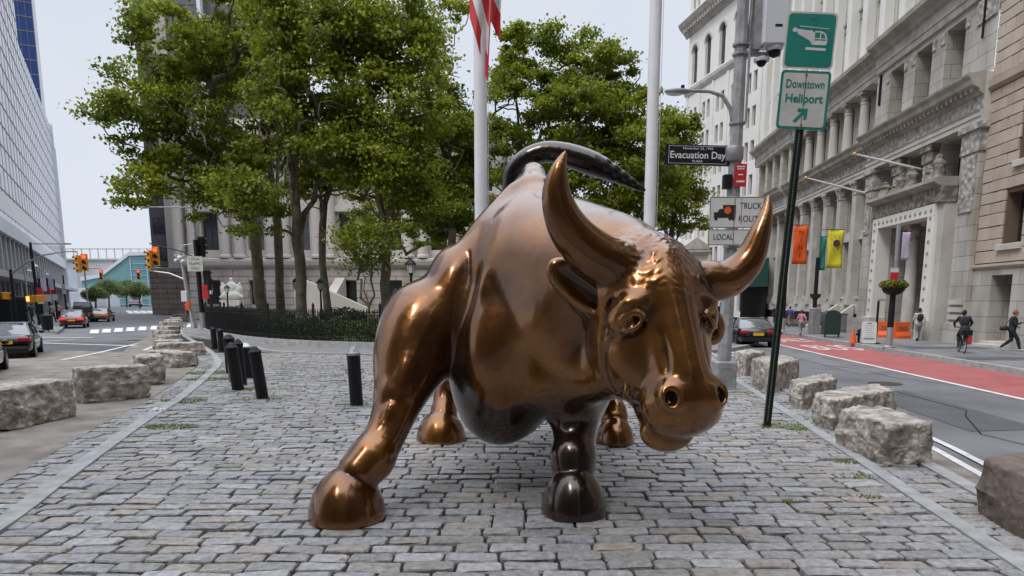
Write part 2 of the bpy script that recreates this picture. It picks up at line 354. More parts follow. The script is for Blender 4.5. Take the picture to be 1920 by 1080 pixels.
# ------------------------------------------------------------------ implicit-surface sculpting
class Sdf:
    def __init__(s, lo, hi, res):
        s.lo = np.array(lo, np.float32); s.res = res
        s.n = np.ceil((np.array(hi) - s.lo) / res).astype(int) + 1
        s.d = np.full(s.n, 9.0, np.float32); s.rs = 1.0
        s.ax = [s.lo[i] + res * np.arange(s.n[i], dtype=np.float32) for i in range(3)]
    def reg(s, lo, hi):
        sl = []
        for i in range(3):
            a = max(0, int((lo[i] - s.lo[i]) / s.res)); b = min(s.n[i], int((hi[i] - s.lo[i]) / s.res) + 2)
            if b <= a: return None
            sl.append(slice(a, b))
        sl = tuple(sl)
        X = s.ax[0][sl[0]][:, None, None]; Y = s.ax[1][sl[1]][None, :, None]; Z = s.ax[2][sl[2]][None, None, :]
        return sl, X, Y, Z
    def comb(s, sl, d, k, sub):
        a = s.d[sl]
        if sub:
            h = np.clip(.5 - .5 * (a + d) / k, 0, 1); s.d[sl] = a * (1 - h) + (-d) * h + k * h * (1 - h)
        else:
            h = np.clip(.5 + .5 * (a - d) / k, 0, 1); s.d[sl] = a * (1 - h) + d * h - k * h * (1 - h)
    def cone(s, a, b, ra, rb, k=.05, sub=False):
        a = np.array(a, float); b = np.array(b, float); ra *= s.rs; rb *= s.rs; m = max(ra, rb) + k + 3 * s.res
        r = s.reg(np.minimum(a, b) - m, np.maximum(a, b) + m)
        if r is None: return
        sl, X, Y, Z = r; ab = b - a; L2 = max(1e-9, ab @ ab)
        t = np.clip(((X - a[0]) * ab[0] + (Y - a[1]) * ab[1] + (Z - a[2]) * ab[2]) / L2, 0, 1)
        d = np.sqrt((X - a[0] - t*ab[0])**2 + (Y - a[1] - t*ab[1])**2 + (Z - a[2] - t*ab[2])**2) - (ra + (rb - ra) * t)
        s.comb(sl, d.astype(np.float32), k, sub)
    def ell(s, c, rad, Rm=None, k=.05, sub=False):
        c = np.array(c, float); rad = np.array(rad, float) * s.rs; m = rad.max() + k + 3 * s.res
        r = s.reg(c - m, c + m)
        if r is None: return
        sl, X, Y, Z = r; X = X - c[0]; Y = Y - c[1]; Z = Z - c[2]
        if Rm is None: Rm = np.eye(3)
        Rm = np.array(Rm, float)        # rows: the ellipsoid's own axes
        p = [(X * Rm[i, 0] + Y * Rm[i, 1] + Z * Rm[i, 2]) for i in range(3)]
        k0 = np.sqrt(sum((p[i] / rad[i])**2 for i in range(3))); k1 = np.sqrt(sum((p[i] / rad[i]**2)**2 for i in range(3))) + 1e-9
        d = np.where(k0 < 1e-4, -rad.min(), k0 * (k0 - 1) / k1)
        s.comb(sl, d.astype(np.float32), k, sub)
    def chain(s, pts, rad, k=.05, sub=False, n=5):
        # smooth curve through the points with a tapering radius
        P = [np.array(p, float) for p in pts]; L = len(P); Q = []; q = []
        for i in range(L - 1):
            p0, p1, p2, p3 = P[max(i-1, 0)], P[i], P[i+1], P[min(i+2, L-1)]
            r0, r1, r2, r3 = rad[max(i-1, 0)], rad[i], rad[i+1], rad[min(i+2, L-1)]
            for j in range(n):
                t = j / n; f = lambda a, b, c, d: .5 * (2*b + (c - a)*t + (2*a - 5*b + 4*c - d)*t*t + (3*b - a - 3*c + d)*t**3)
                Q.append(f(p0, p1, p2, p3)); q.append(max(.004, f(r0, r1, r2, r3)))
        Q.append(P[-1]); q.append(rad[-1])
        for i in range(len(Q) - 1): s.cone(Q[i], Q[i+1], q[i], q[i+1], k if i == 0 or sub else max(.012, min(k, .35 * q[i])), sub)
    def clipz(s, z):
        Z = s.ax[2][None, None, :]; s.d = np.maximum(s.d, (z - Z).astype(np.float32))
    def mesh(s, smooth=1):
        d = s.d; n = d.shape; ins = d < 0
        c = np.zeros(np.array(n) - 1, np.int8)
        for dx in (0, 1):
            for dy in (0, 1):
                for dz in (0, 1): c += ins[dx:n[0]-1+dx, dy:n[1]-1+dy, dz:n[2]-1+dz]
        act = (c > 0) & (c < 8); idx = np.full(act.shape, -1, np.int32); cells = np.argwhere(act)
        idx[act] = np.arange(len(cells), dtype=np.int32)
        acc = np.zeros((len(cells), 3)); cnt = np.zeros(len(cells))
        corner = lambda o: d[cells[:, 0]+o[0], cells[:, 1]+o[1], cells[:, 2]+o[2]]
        for ax in range(3):
            for p in (0, 1):
                for q in (0, 1):
                    o = [0, 0, 0]; o[(ax+1) % 3] = p; o[(ax+2) % 3] = q; e = list(o); e[ax] = 1
                    a, b = corner(o), corner(e); m = (a < 0) != (b < 0)
                    t = np.where(m, a / np.where(m, a - b, 1), 0); pos = np.tile(np.array(o, float), (len(cells), 1)); pos[:, ax] = t
                    acc[m] += pos[m]; cnt[m] += 1
        V = (cells + acc / cnt[:, None]) * s.res + s.lo
        quads = []
        for ax in range(3):
            a1, a2 = (ax+1) % 3, (ax+2) % 3
            A = np.moveaxis(ins, [ax, a1, a2], [0, 1, 2]); I = np.moveaxis(idx, [ax, a1, a2], [0, 1, 2])
            x = A[:-1, 1:-1, 1:-1] != A[1:, 1:-1, 1:-1]; w_ = np.argwhere(x); f = A[:-1, 1:-1, 1:-1][x]
            i, j, k = w_[:, 0], w_[:, 1] + 1, w_[:, 2] + 1
            q = np.stack([I[i, j-1, k-1], I[i, j, k-1], I[i, j, k], I[i, j-1, k]], 1)
            q[~f] = q[~f][:, ::-1]; quads.append(q)
        Q = np.concatenate(quads); Q = Q[(Q >= 0).all(1)]
        for _ in range(smooth):
            S = np.zeros_like(V); ct = np.zeros(len(V))
            for a, b in ((0, 1), (1, 2), (2, 3), (3, 0)):
                for u_, v_ in ((a, b), (b, a)):
                    for k_ in range(3): S[:, k_] += np.bincount(Q[:, u_], V[Q[:, v_], k_], len(V))
                    ct += np.bincount(Q[:, u_], minlength=len(V))
            V = V * .5 + .5 * S / np.maximum(ct, 1)[:, None]
        return V, Q
# ------------------------------------------------------------------ ground, roads, kerbs
def sheet(name, pts, z, m, kind='structure'):
    mb = MB(); mb.add([(p[0], p[1], z) for p in pts], [tuple(range(len(pts)))])
    o = mb.build(name, m); tag(o, kind=kind); return o
def slab(name, pts, z0, z1, m):
    mb = MB(); mb.prism([(p[0], p[1]) for p in pts], 'z', z0, z1); o = mb.build(name, m); return tag(o, kind='structure')
LM, LL = -.5615, -10.25          # left street: the far facade stands on x = LL + LM*y
RM = .093                        # right street direction
def lx(y, off): return LL + LM * y + off * math.sqrt(1 + LM * LM)
sheet('ground', [(-900, -60), (900, -60), (900, 1500), (-900, 1500)], -.10, M['ground'])
sheet('road', [(lx(-20, 0), -20), (40, -20), (60, 230), (-60, 230), (lx(230, 0), 230)], -.06, M['asphalt'])
# the plaza: a kerb line on each side
LB = [(-3.2, 2.0), (-3.77, 4.9), (-4.24, 6.53), (-5.13, 9.67), (-5.74, 12.11), (-6.98, 16.15), (-7.95, 18.93), (-9.84, 22.85), (-12.2, 27.2), (-15.44, 33.05), (-18.6, 38.8), (-19.4, 41.5), (-18.9, 44.0), (-17, 46.5)]
RB = [(2.9, 2.0), (3.2, 4.12), (3.44, 5.85), (3.77, 8.0), (4.67, 14.44), (5.4, 20), (6.6, 30)]
def interp(P, y):
    for a, b in zip(P, P[1:]):
        if a[1] <= y <= b[1]: return a[0] + (b[0] - a[0]) * (y - a[1]) / (b[1] - a[1])
    return P[-1][0] if y > P[-1][1] else P[0][0]
def offs(P, d):
    out = []
    for i, p in enumerate(P):
        a = Vector(P[max(i-1, 0)]); b = Vector(P[min(i+1, len(P)-1)]); t = (b - a).normalized(); out.append((p[0] - t.y * d, p[1] + t.x * d))
    return out
def smooth_line(P, n=6):
    out = []
    for i in range(len(P) - 1):
        p0, p1, p2, p3 = (Vector(P[max(i-1, 0)]), Vector(P[i]), Vector(P[i+1]), Vector(P[min(i+2, len(P)-1)]))
        for j in range(n):
            t = j / n; q = .5 * (2*p1 + (p2-p0)*t + (2*p0 - 5*p1 + 4*p2 - p3)*t*t + (3*p1 - p0 - 3*p2 + p3)*t**3); out.append((q.x, q.y))
    out.append(P[-1]); return out
LBs = smooth_line(LB); RBs = smooth_line(RB)
def strip(name, P, d0, d1, z0, z1, m, kind='structure', gap=None):
    A = offs(P, d0); B = offs(P, d1); mb = MB()
    for i in range(len(P) - 1):
        if gap and i % gap == 0: pass
        mb.add([(*A[i], z0), (*A[i+1], z0), (*B[i+1], z0), (*B[i], z0), (*A[i], z1), (*A[i+1], z1), (*B[i+1], z1), (*B[i], z1)],
               [(4, 5, 6, 7), (0, 1, 5, 4), (2, 3, 7, 6), (1, 2, 6, 5), (3, 0, 4, 7)])
    return tag(mb.build(name, m), kind=kind)
bedpts = [p for p in offs(LBs, .62)] + [p for p in reversed(offs(RBs, -.75))]
sheet('plaza_bed', bedpts, -.022, M['bed'])
strip('kerb', LBs, 0.0, .17, -.05, .022, M['kerb']); strip('kerb', RBs, -.14, 0.0, -.05, .022, M['kerb'])
strip('kerb', offs(RBs, -.62), -.16, 0.0, -.05, .016, M['kerb'])
# tan worn concrete lane left of the kerb and the tan strip under the right-hand blocks
tl = [p for p in offs(LBs, .60) if p[1] < 43]
sheet('lane', tl + [(-20.6, 42), (-18.6, 36), (-13.9, 25), (-13.2, 23.6), (-20.5, 24.8), (-40, 27), (-40, 2)], -.046, M['tan_road'])
sheet('lane_strip', [p for p in offs(RBs, -.76)] + [(7.6, 30), (6.6, 20), (5.60, 12), (4.75, 6), (4.1, 2)], -.05, M['tan_road'])
sheet('road_patch', [(-13.2, 23.7), (-20.4, 24.9), (-30, 26.2), (-31, 31.5), (-20, 29.5), (-15.4, 28.8)], -.052, M['dark_asphalt'])
# markings
def line(name, pts, wd, z=-.044, m='white_paint'):
    return strip(name, pts, -wd/2, wd/2, z-.001, z, M[m])
rw = lambda y: 7.98 + RM * y
sheet('bus_lane', [(rw(-5), -5), (10.42 + RM * -5, -5), (10.42 + RM * 110, 110), (rw(110), 110)], -.056, M['red_lane'])
line('lane_line', [(rw(-5), -5), (rw(110), 110)], .13, -.050)
for o_ in (0, .24):
    line('centre_line', [(4.05 + o_, 2), (4.72 + o_, 6.74), (5.02 + o_, 8.09), (5.6 + o_, 11.6), (6.6 + o_, 18.5), (7.9 + o_, 30)], .09, -.042)
# painted word on the bus lane and a bar
line('stop_line', [(-22.0, 29.5), (-14.4, 26.6)], .22)
line('stop_line', [(-26, 33.2), (-19.5, 32.4)], .3)
line('lane_line', [(-13.2, 20.3), (-13.8, 23.2), (-15.1, 28.0)], .14, -.040)
for o_ in (0, .45): line('centre_line', [(-12.4 - o_, 24.2), (-14.2 - o_, 29.4)], .14, -.040)
line('lane_line', [(-19.9, 26.3), (-19.6, 31.2)], .12)
for k in range(9):                                   # short crosswalk blocks
    u = 176 + k * 22.5; a = G(u, 622 - k * 1.4 + 1.5); b = G(u + 2, 618 - k * 1.4 - 1.2); 
    line('crosswalk', [(a.x, a.y), (b.x + 0.0, b.y)], .42, -.040)
for k in range(7):
    u = 240 + k * 13; a = G(u + 8, 587.2); b = G(u, 582.2); line('crosswalk', [(a.x, a.y), (b.x, b.y)], .75, -.040)
for k, (x0, y0, x1, y1) in enumerate(((6.2, 9.2, 7.3, 13.5), (8.3, 16.5, 9.0, 30.0), (7.6, 33.0, 9.2, 37.0))):
    sheet('road_patch', [(x0 + RM * y0 * 0, y0), (x1, y0 + .15), (x1 + RM * (y1 - y0), y1), (x0 + RM * (y1 - y0), y1 - .1)], -.054, M['dark_asphalt'] if k != 1 else M['worn_asphalt'])
line('road_crack', [(5.9, 7.0), (6.3, 8.1), (6.2, 9.0), (6.9, 10.4), (7.3, 11.0), (7.4, 13.2)], .018, -.049, 'void'); line('road_crack', [(9.2, 14.2), (8.7, 15.6), (8.9, 17.4), (8.5, 19.0)], .016, -.049, 'void')
line('road_crack', [(-8.6, 11.2), (-9.6, 11.6), (-10.4, 13.2), (-11.8, 13.6)], .02, -.041, 'void'); line('road_crack', [(-5.6, 6.6), (-6.2, 7.0), (-6.5, 8.2)], .014, -.041, 'void')
for (x, y) in ((7.9, 14.6), (-16.5, 30.5)):
    mb = MB(); mb.lathe([(.33, -.058), (.33, -.047), (.28, -.045), (.27, -.048)], 22); o = mb.build('manhole_cover', M['rust_iron']); o.location = (x, y, 0); tag(o, 'round iron manhole cover in the ' + ('right' if x > 0 else 'left') + ' road', 'manhole cover')
def road_word(t_, x, y, wd, ln):
    cu = bpy.data.curves.new('lane_word', 'FONT'); cu.body = t_; cu.size = 1; cu.align_x = 'CENTER'; cu.extrude = .0005
    o = bpy.data.objects.new('lane_word', cu); C.objects.link(o); bpy.context.view_layer.update()
    me = bpy.data.meshes.new_from_object(o.evaluated_get(bpy.context.evaluated_depsgraph_get())); bpy.data.objects.remove(o)
    xs = [q.co.x for q in me.vertices]; ys = [q.co.y for q in me.vertices]
    for q in me.vertices: q.co.x *= wd / (max(xs) - min(xs)); q.co.y *= ln / (max(ys) - min(ys))
    me.materials.clear(); me.materials.append(M['white_paint']); o = bpy.data.objects.new('lane_word', me); C.objects.link(o); o.location = (x, y, -.051); o.rotation_euler = (0, 0, -RM); tag(o, kind='structure')
road_word('BUS', 11.75, 24.6, 1.6, 2.6); road_word('ONLY', 12.15, 29.4, 1.7, 2.8)
# sidewalks (real steps)
cx_ = lambda y: 10.5 + RM * y
slab('sidewalk', [(cx_(-6) + .16, -6), (60, -6), (60, 150), (cx_(150) + .16, 150)], -.08, .075, M['sidewalk'])
strip('kerb', [(cx_(-6) + .15, -6), (cx_(150) + .15, 150)], 0, .16, -.08, .082, M['kerb'])
sl = [G(u, v) for u, v in ((-40, 612), (0, 609), (60, 612), (95, 622), (108, 625), (119, 617), (117, 606), (112, 598))]
slab('sidewalk', [(p.x, p.y) for p in sl] + [(-57, 90), (-75, 125), (-90, 140), (-60, 60), (-52, 50)], -.08, .075, M['sidewalk'])
# far corner pavement, park walk
FB = [(-15.6, 37.5), (-15.5, 35.6), (-14.6, 33.6), (-12.2, 30.0), (-9.95, 27.0), (-7.65, 24.9), (-4.3, 23.3), (-1, 22.7), (3, 23.2), (6.5, 25.6), (9.0, 30), (10.2, 36), (10.6, 44)]
FBs = smooth_line(FB, 5)
SWE = [(-18.4, 38.6), (-15.9, 33.6), (-13.4, 30.6), (-11.2, 28.0), (-9.0, 24.3), (-8.1, 22.9), (-6.75, 21.94), (-3.97, 21.3), (0, 20.9), (4, 21.4), (7.6, 24), (10.2, 29), (11.4, 36), (11.9, 46)]
SWs = smooth_line(SWE, 5)
slab('park_path', SWs + [(11.5, 47)] + [(-17, 47), (-18.9, 44.0), (-19.35, 41.5)], -.08, .055, M['park_walk'])
strip('kerb', SWs, -.02, .14, -.08, .062, M['kerb'])
slab('park_bed', [p for p in offs(FBs, -.14)] + [(10.6, 58), (-13, 58), (-15, 50), (-15.4, 42)], .0, .24, M['lawn'])
strip('park_kerb', FBs, -.16, .10, .03, .28, M['kerb'])
# cobbles: every stone its own chamfered top, laid in rows across the plaza
def cobbles():
    r = random.Random(3); V = []; Fq = []
    y = 2.4; Lo = offs(LBs, .60); Ro = offs(RBs, -.64)
    row = 0
    while y < 22.3:
        dep = r.uniform(.150, .172); xl = interp(Lo, y); xr = interp(Ro, y)
        kl = interp(LBs, y); kr = interp(RBs, y)
        x = xl; row += 1; first = r.uniform(.12, .36); rz = r.gauss(0, .004)
        while x < xr:
            ln = first or r.choice((.24, .29, .32, .34, .38, .27)) * r.uniform(.92, 1.08); first = None; cx = x + ln / 2; cy = y + dep / 2
            if x + ln > xr:
                ln = xr - x; cx = x + ln / 2
                if ln < .10: break
            wob = .035 * math.sin(x * .7 + row * .02) + .006 * math.sin(x * 2.1 + row)
            g = .0085; hx = ln / 2 - g; hy = dep / 2 - g * r.uniform(.8, 1.5); z = r.gauss(.004, .0045)
            tx, ty = r.gauss(0, .02), r.gauss(0, .03)
            a = r.gauss(0, .022); ca, sa = math.cos(a), math.sin(a); c = .018
            n0 = len(V)
            for ins, zz in ((0, -.03), (.002, z - .009), (.008, z)):
                X, Y = hx - ins, hy - ins
                for (px, py) in ((-X, -Y+c), (-X+c, -Y), (X*.1, -Y+r.gauss(0, .003)), (X-c, -Y), (X, -Y+c), (X, Y-c), (X-c, Y), (-X*.1, Y+r.gauss(0, .003)), (-X+c, Y), (-X, Y-c)):
                    px += r.gauss(0, .0038); py += r.gauss(0, .003)
                    V.append((cx + px*ca - py*sa, cy + wob + px*sa + py*ca + rz, zz + (px*tx + py*ty if zz > -.02 else 0)))
            for b in (0, 10):
                for i in range(10): Fq.append((n0+b+i, n0+b+(i+1) % 10, n0+b+10+(i+1) % 10, n0+b+10+i))
            Fq.append(tuple(range(n0+20, n0+30)))
            x += ln
        y += dep
    mb = MB(); mb.v = V; mb.f = Fq; mb.mi = [0] * len(Fq)
    o = mb.build('cobblestones', M['cobble'], fix=False); tag(o, kind='structure')
cobbles()
def tufts(spots, name='grass'):
    r = random.Random(9); mb = MB()
    for (x, y, rad, n) in spots:
        for _ in range(n):
            a = r.uniform(0, 6.28); d = rad * math.sqrt(r.random()); px = x + d * math.cos(a) * 1.6; py = y + d * math.sin(a)
            h = r.uniform(.008, .032); w_ = r.uniform(.004, .010); b = r.uniform(0, 6.28); lx_ = r.gauss(0, .02); ly = r.gauss(0, .02)
            mb.add([(px - w_*math.cos(b), py - w_*math.sin(b), .0), (px + w_*math.cos(b), py + w_*math.sin(b), .0), (px + lx_, py + ly, h + .01)], [(0, 1, 2)])
    return tag(mb.build(name, M['grass'], fix=False), kind='stuff')
sp_ = []
for (u, v, rad, n) in ((394, 700, .35, 900), (392, 712, .3, 700), (345, 752, .25, 500), (322, 801, .22, 420), (300, 800, .12, 120), (1475, 800, .22, 380), (1500, 806, .1, 120), (440, 733, .2, 180), (470, 730, .2, 200), (490, 748, .25, 200),
                       (667, 762, .22, 150), (1585, 868, .08, 60), (1605, 894, .10, 90), (1630, 934, .07, 70), (1480, 942, .04, 40), (700, 720, .5, 200), (620, 700, .8, 260), (560, 690, .7, 260), (520, 730, .4, 150), (405, 690, .3, 300), (1405, 737, .2, 160)):
    p = G(u, v); sp_.append((p.x, p.y, rad, n))
tufts(sp_)
# ------------------------------------------------------------------ the bronze bull (a plain generic bull of the statue's size and colours)
def bronze():
    m = bpy.data.materials.new('bronze'); m.use_nodes = True
    N = m.node_tree.nodes; L = m.node_tree.links; b = N['Principled BSDF']
    b.inputs['Metallic'].default_value = .82; b.inputs['Roughness'].default_value = .27; b.inputs['Coat Weight'].default_value = .8; b.inputs['Coat Roughness'].default_value = .12; b.inputs['Coat IOR'].default_value = 1.6
    t = N.new('ShaderNodeTexCoord')
    def noise_(s, d=6):
        n = N.new('ShaderNodeTexNoise'); n.inputs['Scale'].default_value = s; n.inputs['Detail'].default_value = d; L.new(t.outputs['Object'], n.inputs['Vector']); return n
    def ramp(src, stops):
        r = N.new('ShaderNodeValToRGB'); el = r.color_ramp.elements
        while len(el) < len(stops): el.new(.5)
        for i, (p, c) in enumerate(stops): el[i].position = p; el[i].color = (*c, 1)
        L.new(src, r.inputs['Fac']); return r
    n1 = noise_(1.7, 8); r1 = ramp(n1.outputs['Fac'], [(.3, (.085, .027, .004)), (.48, (.17, .060, .007)), (.72, (.29, .120, .014))])
    # patina: worn golden on the head and legs, dark brown-black over the back, rump and tail
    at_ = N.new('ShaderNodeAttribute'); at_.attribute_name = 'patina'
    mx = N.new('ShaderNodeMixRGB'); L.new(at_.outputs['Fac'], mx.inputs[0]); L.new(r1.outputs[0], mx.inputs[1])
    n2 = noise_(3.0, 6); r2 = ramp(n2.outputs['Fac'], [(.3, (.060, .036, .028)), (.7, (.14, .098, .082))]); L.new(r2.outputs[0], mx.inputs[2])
    at2 = N.new('ShaderNodeAttribute'); at2.attribute_name = 'dark'; mx2 = N.new('ShaderNodeMixRGB'); L.new(at2.outputs['Fac'], mx2.inputs[0]); L.new(mx.outputs[0], mx2.inputs[1])  # dark bronze of rump, tail and hoof, plus painted underside shade
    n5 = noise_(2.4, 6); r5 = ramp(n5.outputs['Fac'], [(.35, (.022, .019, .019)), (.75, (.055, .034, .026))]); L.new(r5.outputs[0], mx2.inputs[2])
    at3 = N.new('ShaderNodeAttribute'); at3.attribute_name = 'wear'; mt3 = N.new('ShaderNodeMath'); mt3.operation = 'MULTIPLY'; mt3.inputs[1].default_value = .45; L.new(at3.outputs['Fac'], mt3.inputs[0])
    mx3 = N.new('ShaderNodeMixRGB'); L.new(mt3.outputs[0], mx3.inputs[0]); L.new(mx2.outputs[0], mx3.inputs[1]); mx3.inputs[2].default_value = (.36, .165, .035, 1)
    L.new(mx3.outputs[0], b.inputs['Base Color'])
    n3 = noise_(5, 8); r3 = ramp(n3.outputs['Fac'], [(.3, (.18, .18, .18)), (.75, (.36, .36, .36))]); L.new(r3.outputs[0], b.inputs['Roughness'])
    n4 = noise_(9, 5); bp = N.new('ShaderNodeBump'); bp.inputs['Strength'].default_value = .35; bp.inputs['Distance'].default_value = .012
    L.new(n4.outputs['Fac'], bp.inputs['Height']); L.new(bp.outputs[0], b.inputs['Normal'])
    return m
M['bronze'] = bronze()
def bull(res=.0135):
    S = Sdf((-1.75, 4.1, -.04), (2.05, 9.4, 3.65), res)
    # trunk
    S.ell((.08, 6.35, 1.46), (.72, .80, .86), k=.1)
    S.ell((.18, 7.2, 1.62), (.60, 1.0, .70), k=.18)
    S.ell((.30, 8.2, 1.72), (.56, .72, .58), k=.18)
    S.ell((.19, 6.78, 2.30), (.30, .62, .60), k=.20)            # hump
    S.chain([(.20, 6.35, 2.60), (.20, 6.75, 2.86), (.22, 7.3, 2.60), (.3, 8.0, 2.40), (.36, 8.7, 2.22)], [.09, .10, .09, .09, .10], k=.22)
    S.ell((-.10, 6.12, .93), (.42, .50, .50), k=.20)            # brisket
    S.cone((-.1, 6.1, .75), (.15, 7.6, 1.05), .20, .35, k=.22)
    # shoulders and upper arms
    S.ell((-.46, 6.35, 1.70), (.34, .46, .50), k=.10)
    S.ell((.62, 6.35, 1.70), (.34, .48, .56), k=.14)
    S.chain([(.02, 6.45, 2.62), (-.24, 6.30, 2.22), (-.50, 6.12, 1.80), (-.70, 6.0, 1.45)], [.10, .15, .19, .16], k=.08)
    S.chain([(.22, 6.2, 2.55), (.02, 5.98, 2.2), (-.18, 5.82, 1.75), (-.22, 5.80, 1.3)], [.08, .12, .13, .10], k=.12)
    S.chain([(-.14, 6.1, 2.45), (-.34, 5.86, 2.0), (-.46, 5.70, 1.55), (-.50, 5.68, 1.2)], [.04, .07, .08, .06], k=.10, sub=True)   # groove behind the shoulder
    S.chain([(.44, 5.62, 2.30), (.26, 5.50, 1.85), (.22, 5.46, 1.40)], [.03, .045, .03], k=.10, sub=True)
    S.ell((-.12, 5.72, 1.25), (.26, .22, .42), k=.12)
    # left-hand fore leg
    S.chain([(-.74, 6.20, 1.50), (-.86, 6.0, 1.22), (-.93, 5.80, .95), (-1.02, 5.58, .64), (-1.14, 5.42, .42)], [.37, .29, .20, .148, .165], k=.12)
    S.ell((-.95, 5.72, .94), (.17, .17, .14), k=.06)
    S.chain([(-.70, 5.90, 1.50), (-.86, 5.70, 1.15), (-.94, 5.62, .95)], [.08, .085, .06], k=.06)
    S.chain([(-.98, 5.95, 1.45), (-1.02, 5.82, 1.15), (-1.02, 5.72, .95)], [.10, .09, .05], k=.06)
    S.chain([(-.97, 5.52, .85), (-1.06, 5.42, .62), (-1.16, 5.32, .44)], [.03, .035, .04], k=.05)
    S.cone((-1.12, 5.40, .45), (-1.20, 5.33, .36), .185, .175, k=.04)
    # right-hand fore leg
    S.chain([(.60, 6.25, 1.30), (.56, 6.0, 1.0), (.53, 5.82, .78), (.52, 5.66, .56), (.50, 5.54, .42)], [.38, .29, .20, .15, .165], k=.12)
    S.ell((.53, 5.74, .78), (.17, .16, .13), k=.05)
    S.cone((.50, 5.53, .43), (.50, 5.50, .35), .18, .175, k=.04)
    # hind legs
    for (hx, fx, fy, sgn) in ((-.12, -.84, 8.42, -1), (.82, 1.24, 8.30, 1)):
        S.ell((hx, 8.45, 1.55), (.42, .48, .62), k=.2)
        S.chain([(hx + .05*sgn, 8.35, 1.35), (hx + .30*sgn, 8.22, 1.02), ((hx + fx)/2 + .08*sgn, 8.55, .80), (fx*.96 + hx*.04, 8.62, .60), (fx, fy + .06, .34)], [.40, .26, .18, .13, .13], k=.15)
        S.cone((fx, fy + .05, .34), (fx, fy, .28), .165, .17, k=.03)
    # hooves: half domes standing on the ground
    S.ell((-1.30, 5.28, -.03), (.305, .34, .44), k=.008); S.ell((.50, 5.42, -.03), (.27, .31, .42), k=.008)
    S.ell((-.87, 8.36, -.03), (.31, .34, .40), k=.008); S.ell((1.24, 8.22, -.03), (.24, .30, .36), k=.008)
    # neck
    S.chain([(.22, 6.40, 1.98), (.48, 5.95, 1.90), (.82, 5.45, 1.82)], [.60, .54, .44], k=.16)
    S.ell((.42, 5.75, 1.45), (.44, .48, .48), k=.2)
    S.cone((.30, 5.85, 1.05), (.72, 5.30, 1.15), .28, .22, k=.2)      # throat and dewlap
    # head frame: n runs down the nose, f out of the face, l across
    HS = 1.08; S.rs = HS; O = np.array((1.03, 5.06, 1.84)); n = np.array((.15, -.42, -.83)); n /= np.linalg.norm(n)
    f = np.array((.24, -.86, .46)); f -= n * (f @ n); f /= np.linalg.norm(f); l = np.cross(f, n)
    if l[0] < 0: l = -l
    H = lambda a, b, c: O + (l * a + n * b * .95 + f * c) * HS
    HR = np.stack([l, n, f])
    S.ell(H(0, .04, -.12), (.415, .36, .33), HR, k=.12)
    S.ell(H(0, -.16, -.10), (.27, .20, .25), HR, k=.12)
    S.cone(H(0, .15, -.04), H(0, .84, -.02), .265, .20, k=.10)
    S.cone(H(0, -.05, .15), H(0, .75, .12), .08, .055, k=.12)
    for s in (-1, 1):
        S.ell(H(.20*s, .36, -.27), (.20, .38, .30), HR, k=.10)
        S.ell(H(.17*s, .58, -.16), (.11, .26, .15), HR, k=.08)
        S.ell(H(.310*s, .345, .03), (.06, .085, .075), HR, k=.05, sub=True)
        S.ell(H(.25*s, .235, .085), (.105, .060, .075), HR, k=.10)      # brow
        S.ell(H(.33*s, .30, -.03), (.06, .08, .08), HR, k=.08)
        S.ell(H(.285*s, .350, .040), (.055, .052, .055), HR, k=.006)            # eye
        S.chain([H(.215*s, .350, .135), H(.27*s, .308, .118), H(.325*s, .318, .065), H(.352*s, .36, .0)], [.014, .023, .023, .013], k=.018)
        S.chain([H(.225*s, .345, .130), H(.268*s, .405, .100), H(.320*s, .405, .045), H(.350*s, .36, .0)], [.010, .015, .014, .010], k=.018)
        S.chain([H(.20*s, .44, .15), H(.25*s, .48, .09), H(.31*s, .47, .01)], [.010, .014, .010], k=.03, sub=True)
        S.chain([H(.34*s, .15, .0), H(.40*s, .40, -.20), H(.34*s, .68, -.34)], [.014, .018, .014], k=.05, sub=True)   # cheek line
    S.ell(H(0, .90, -.05), (.275, .19, .20), HR, k=.08)
    S.ell(H(0, .99, -.07), (.235, .125, .165), HR, k=.06)
    S.cone(H(0, .40, -.42), H(-.01, .95, -.32), .19, .150, k=.10)                  # lower jaw
    S.ell(H(-.01, 1.02, -.30), (.19, .13, .11), HR, k=.07)
    for s in (-1, 1):
        S.ell(H(.150*s, .90, .105), (.085, .095, .055), HR, k=.06)
        S.ell(H(.172*s, .925, .145), (.034, .050, .070), HR, k=.03, sub=True)
        S.chain([H(.235*s, .60, -.27), H(.275*s, .76, -.235), H(.25*s, .95, -.225), H(.15*s, 1.12, -.22)], [.014, .030, .034, .032], k=.02, sub=True)
        S.chain([H(.26*s, .62, -.19), H(.29*s, .74, -.18), H(.262*s, .70, -.30)], [.018, .026, .018], k=.04)
    S.chain([H(-.15, 1.12, -.22), H(0, 1.15, -.22), H(.15, 1.12, -.22)], [.034] * 3, k=.02, sub=True)
    S.chain([H(0, .93, .14), H(0, 1.08, .02)], [.008, .010], k=.03, sub=True)
    for s in (-1, 1):
        S.chain([H(.16*s, .46, .17), H(.15*s, .62, .15), H(.16*s, .74, .14)], [.003, .008, .003], k=.05, sub=True)
        for q in range(3): S.chain([H((.33 + .02*q)*s, .30 + .05*q, -.06 - .05*q), H((.375 + .01*q)*s, .42 + .03*q, -.16 - .05*q)], [.006, .009], k=.03, sub=True)
    # folds where the neck meets the jaw, ribs and tendons
    for q in range(4):
        S.chain([(.62 - .13*q, 5.38 + .12*q, 2.22 + .04*q), (.46 - .13*q, 5.30 + .12*q, 1.80), (.44 - .13*q, 5.33 + .10*q, 1.38 - .04*q), (.50 - .10*q, 5.45 + .10*q, 1.12)], [.008, .020, .020, .008], k=.05, sub=True)
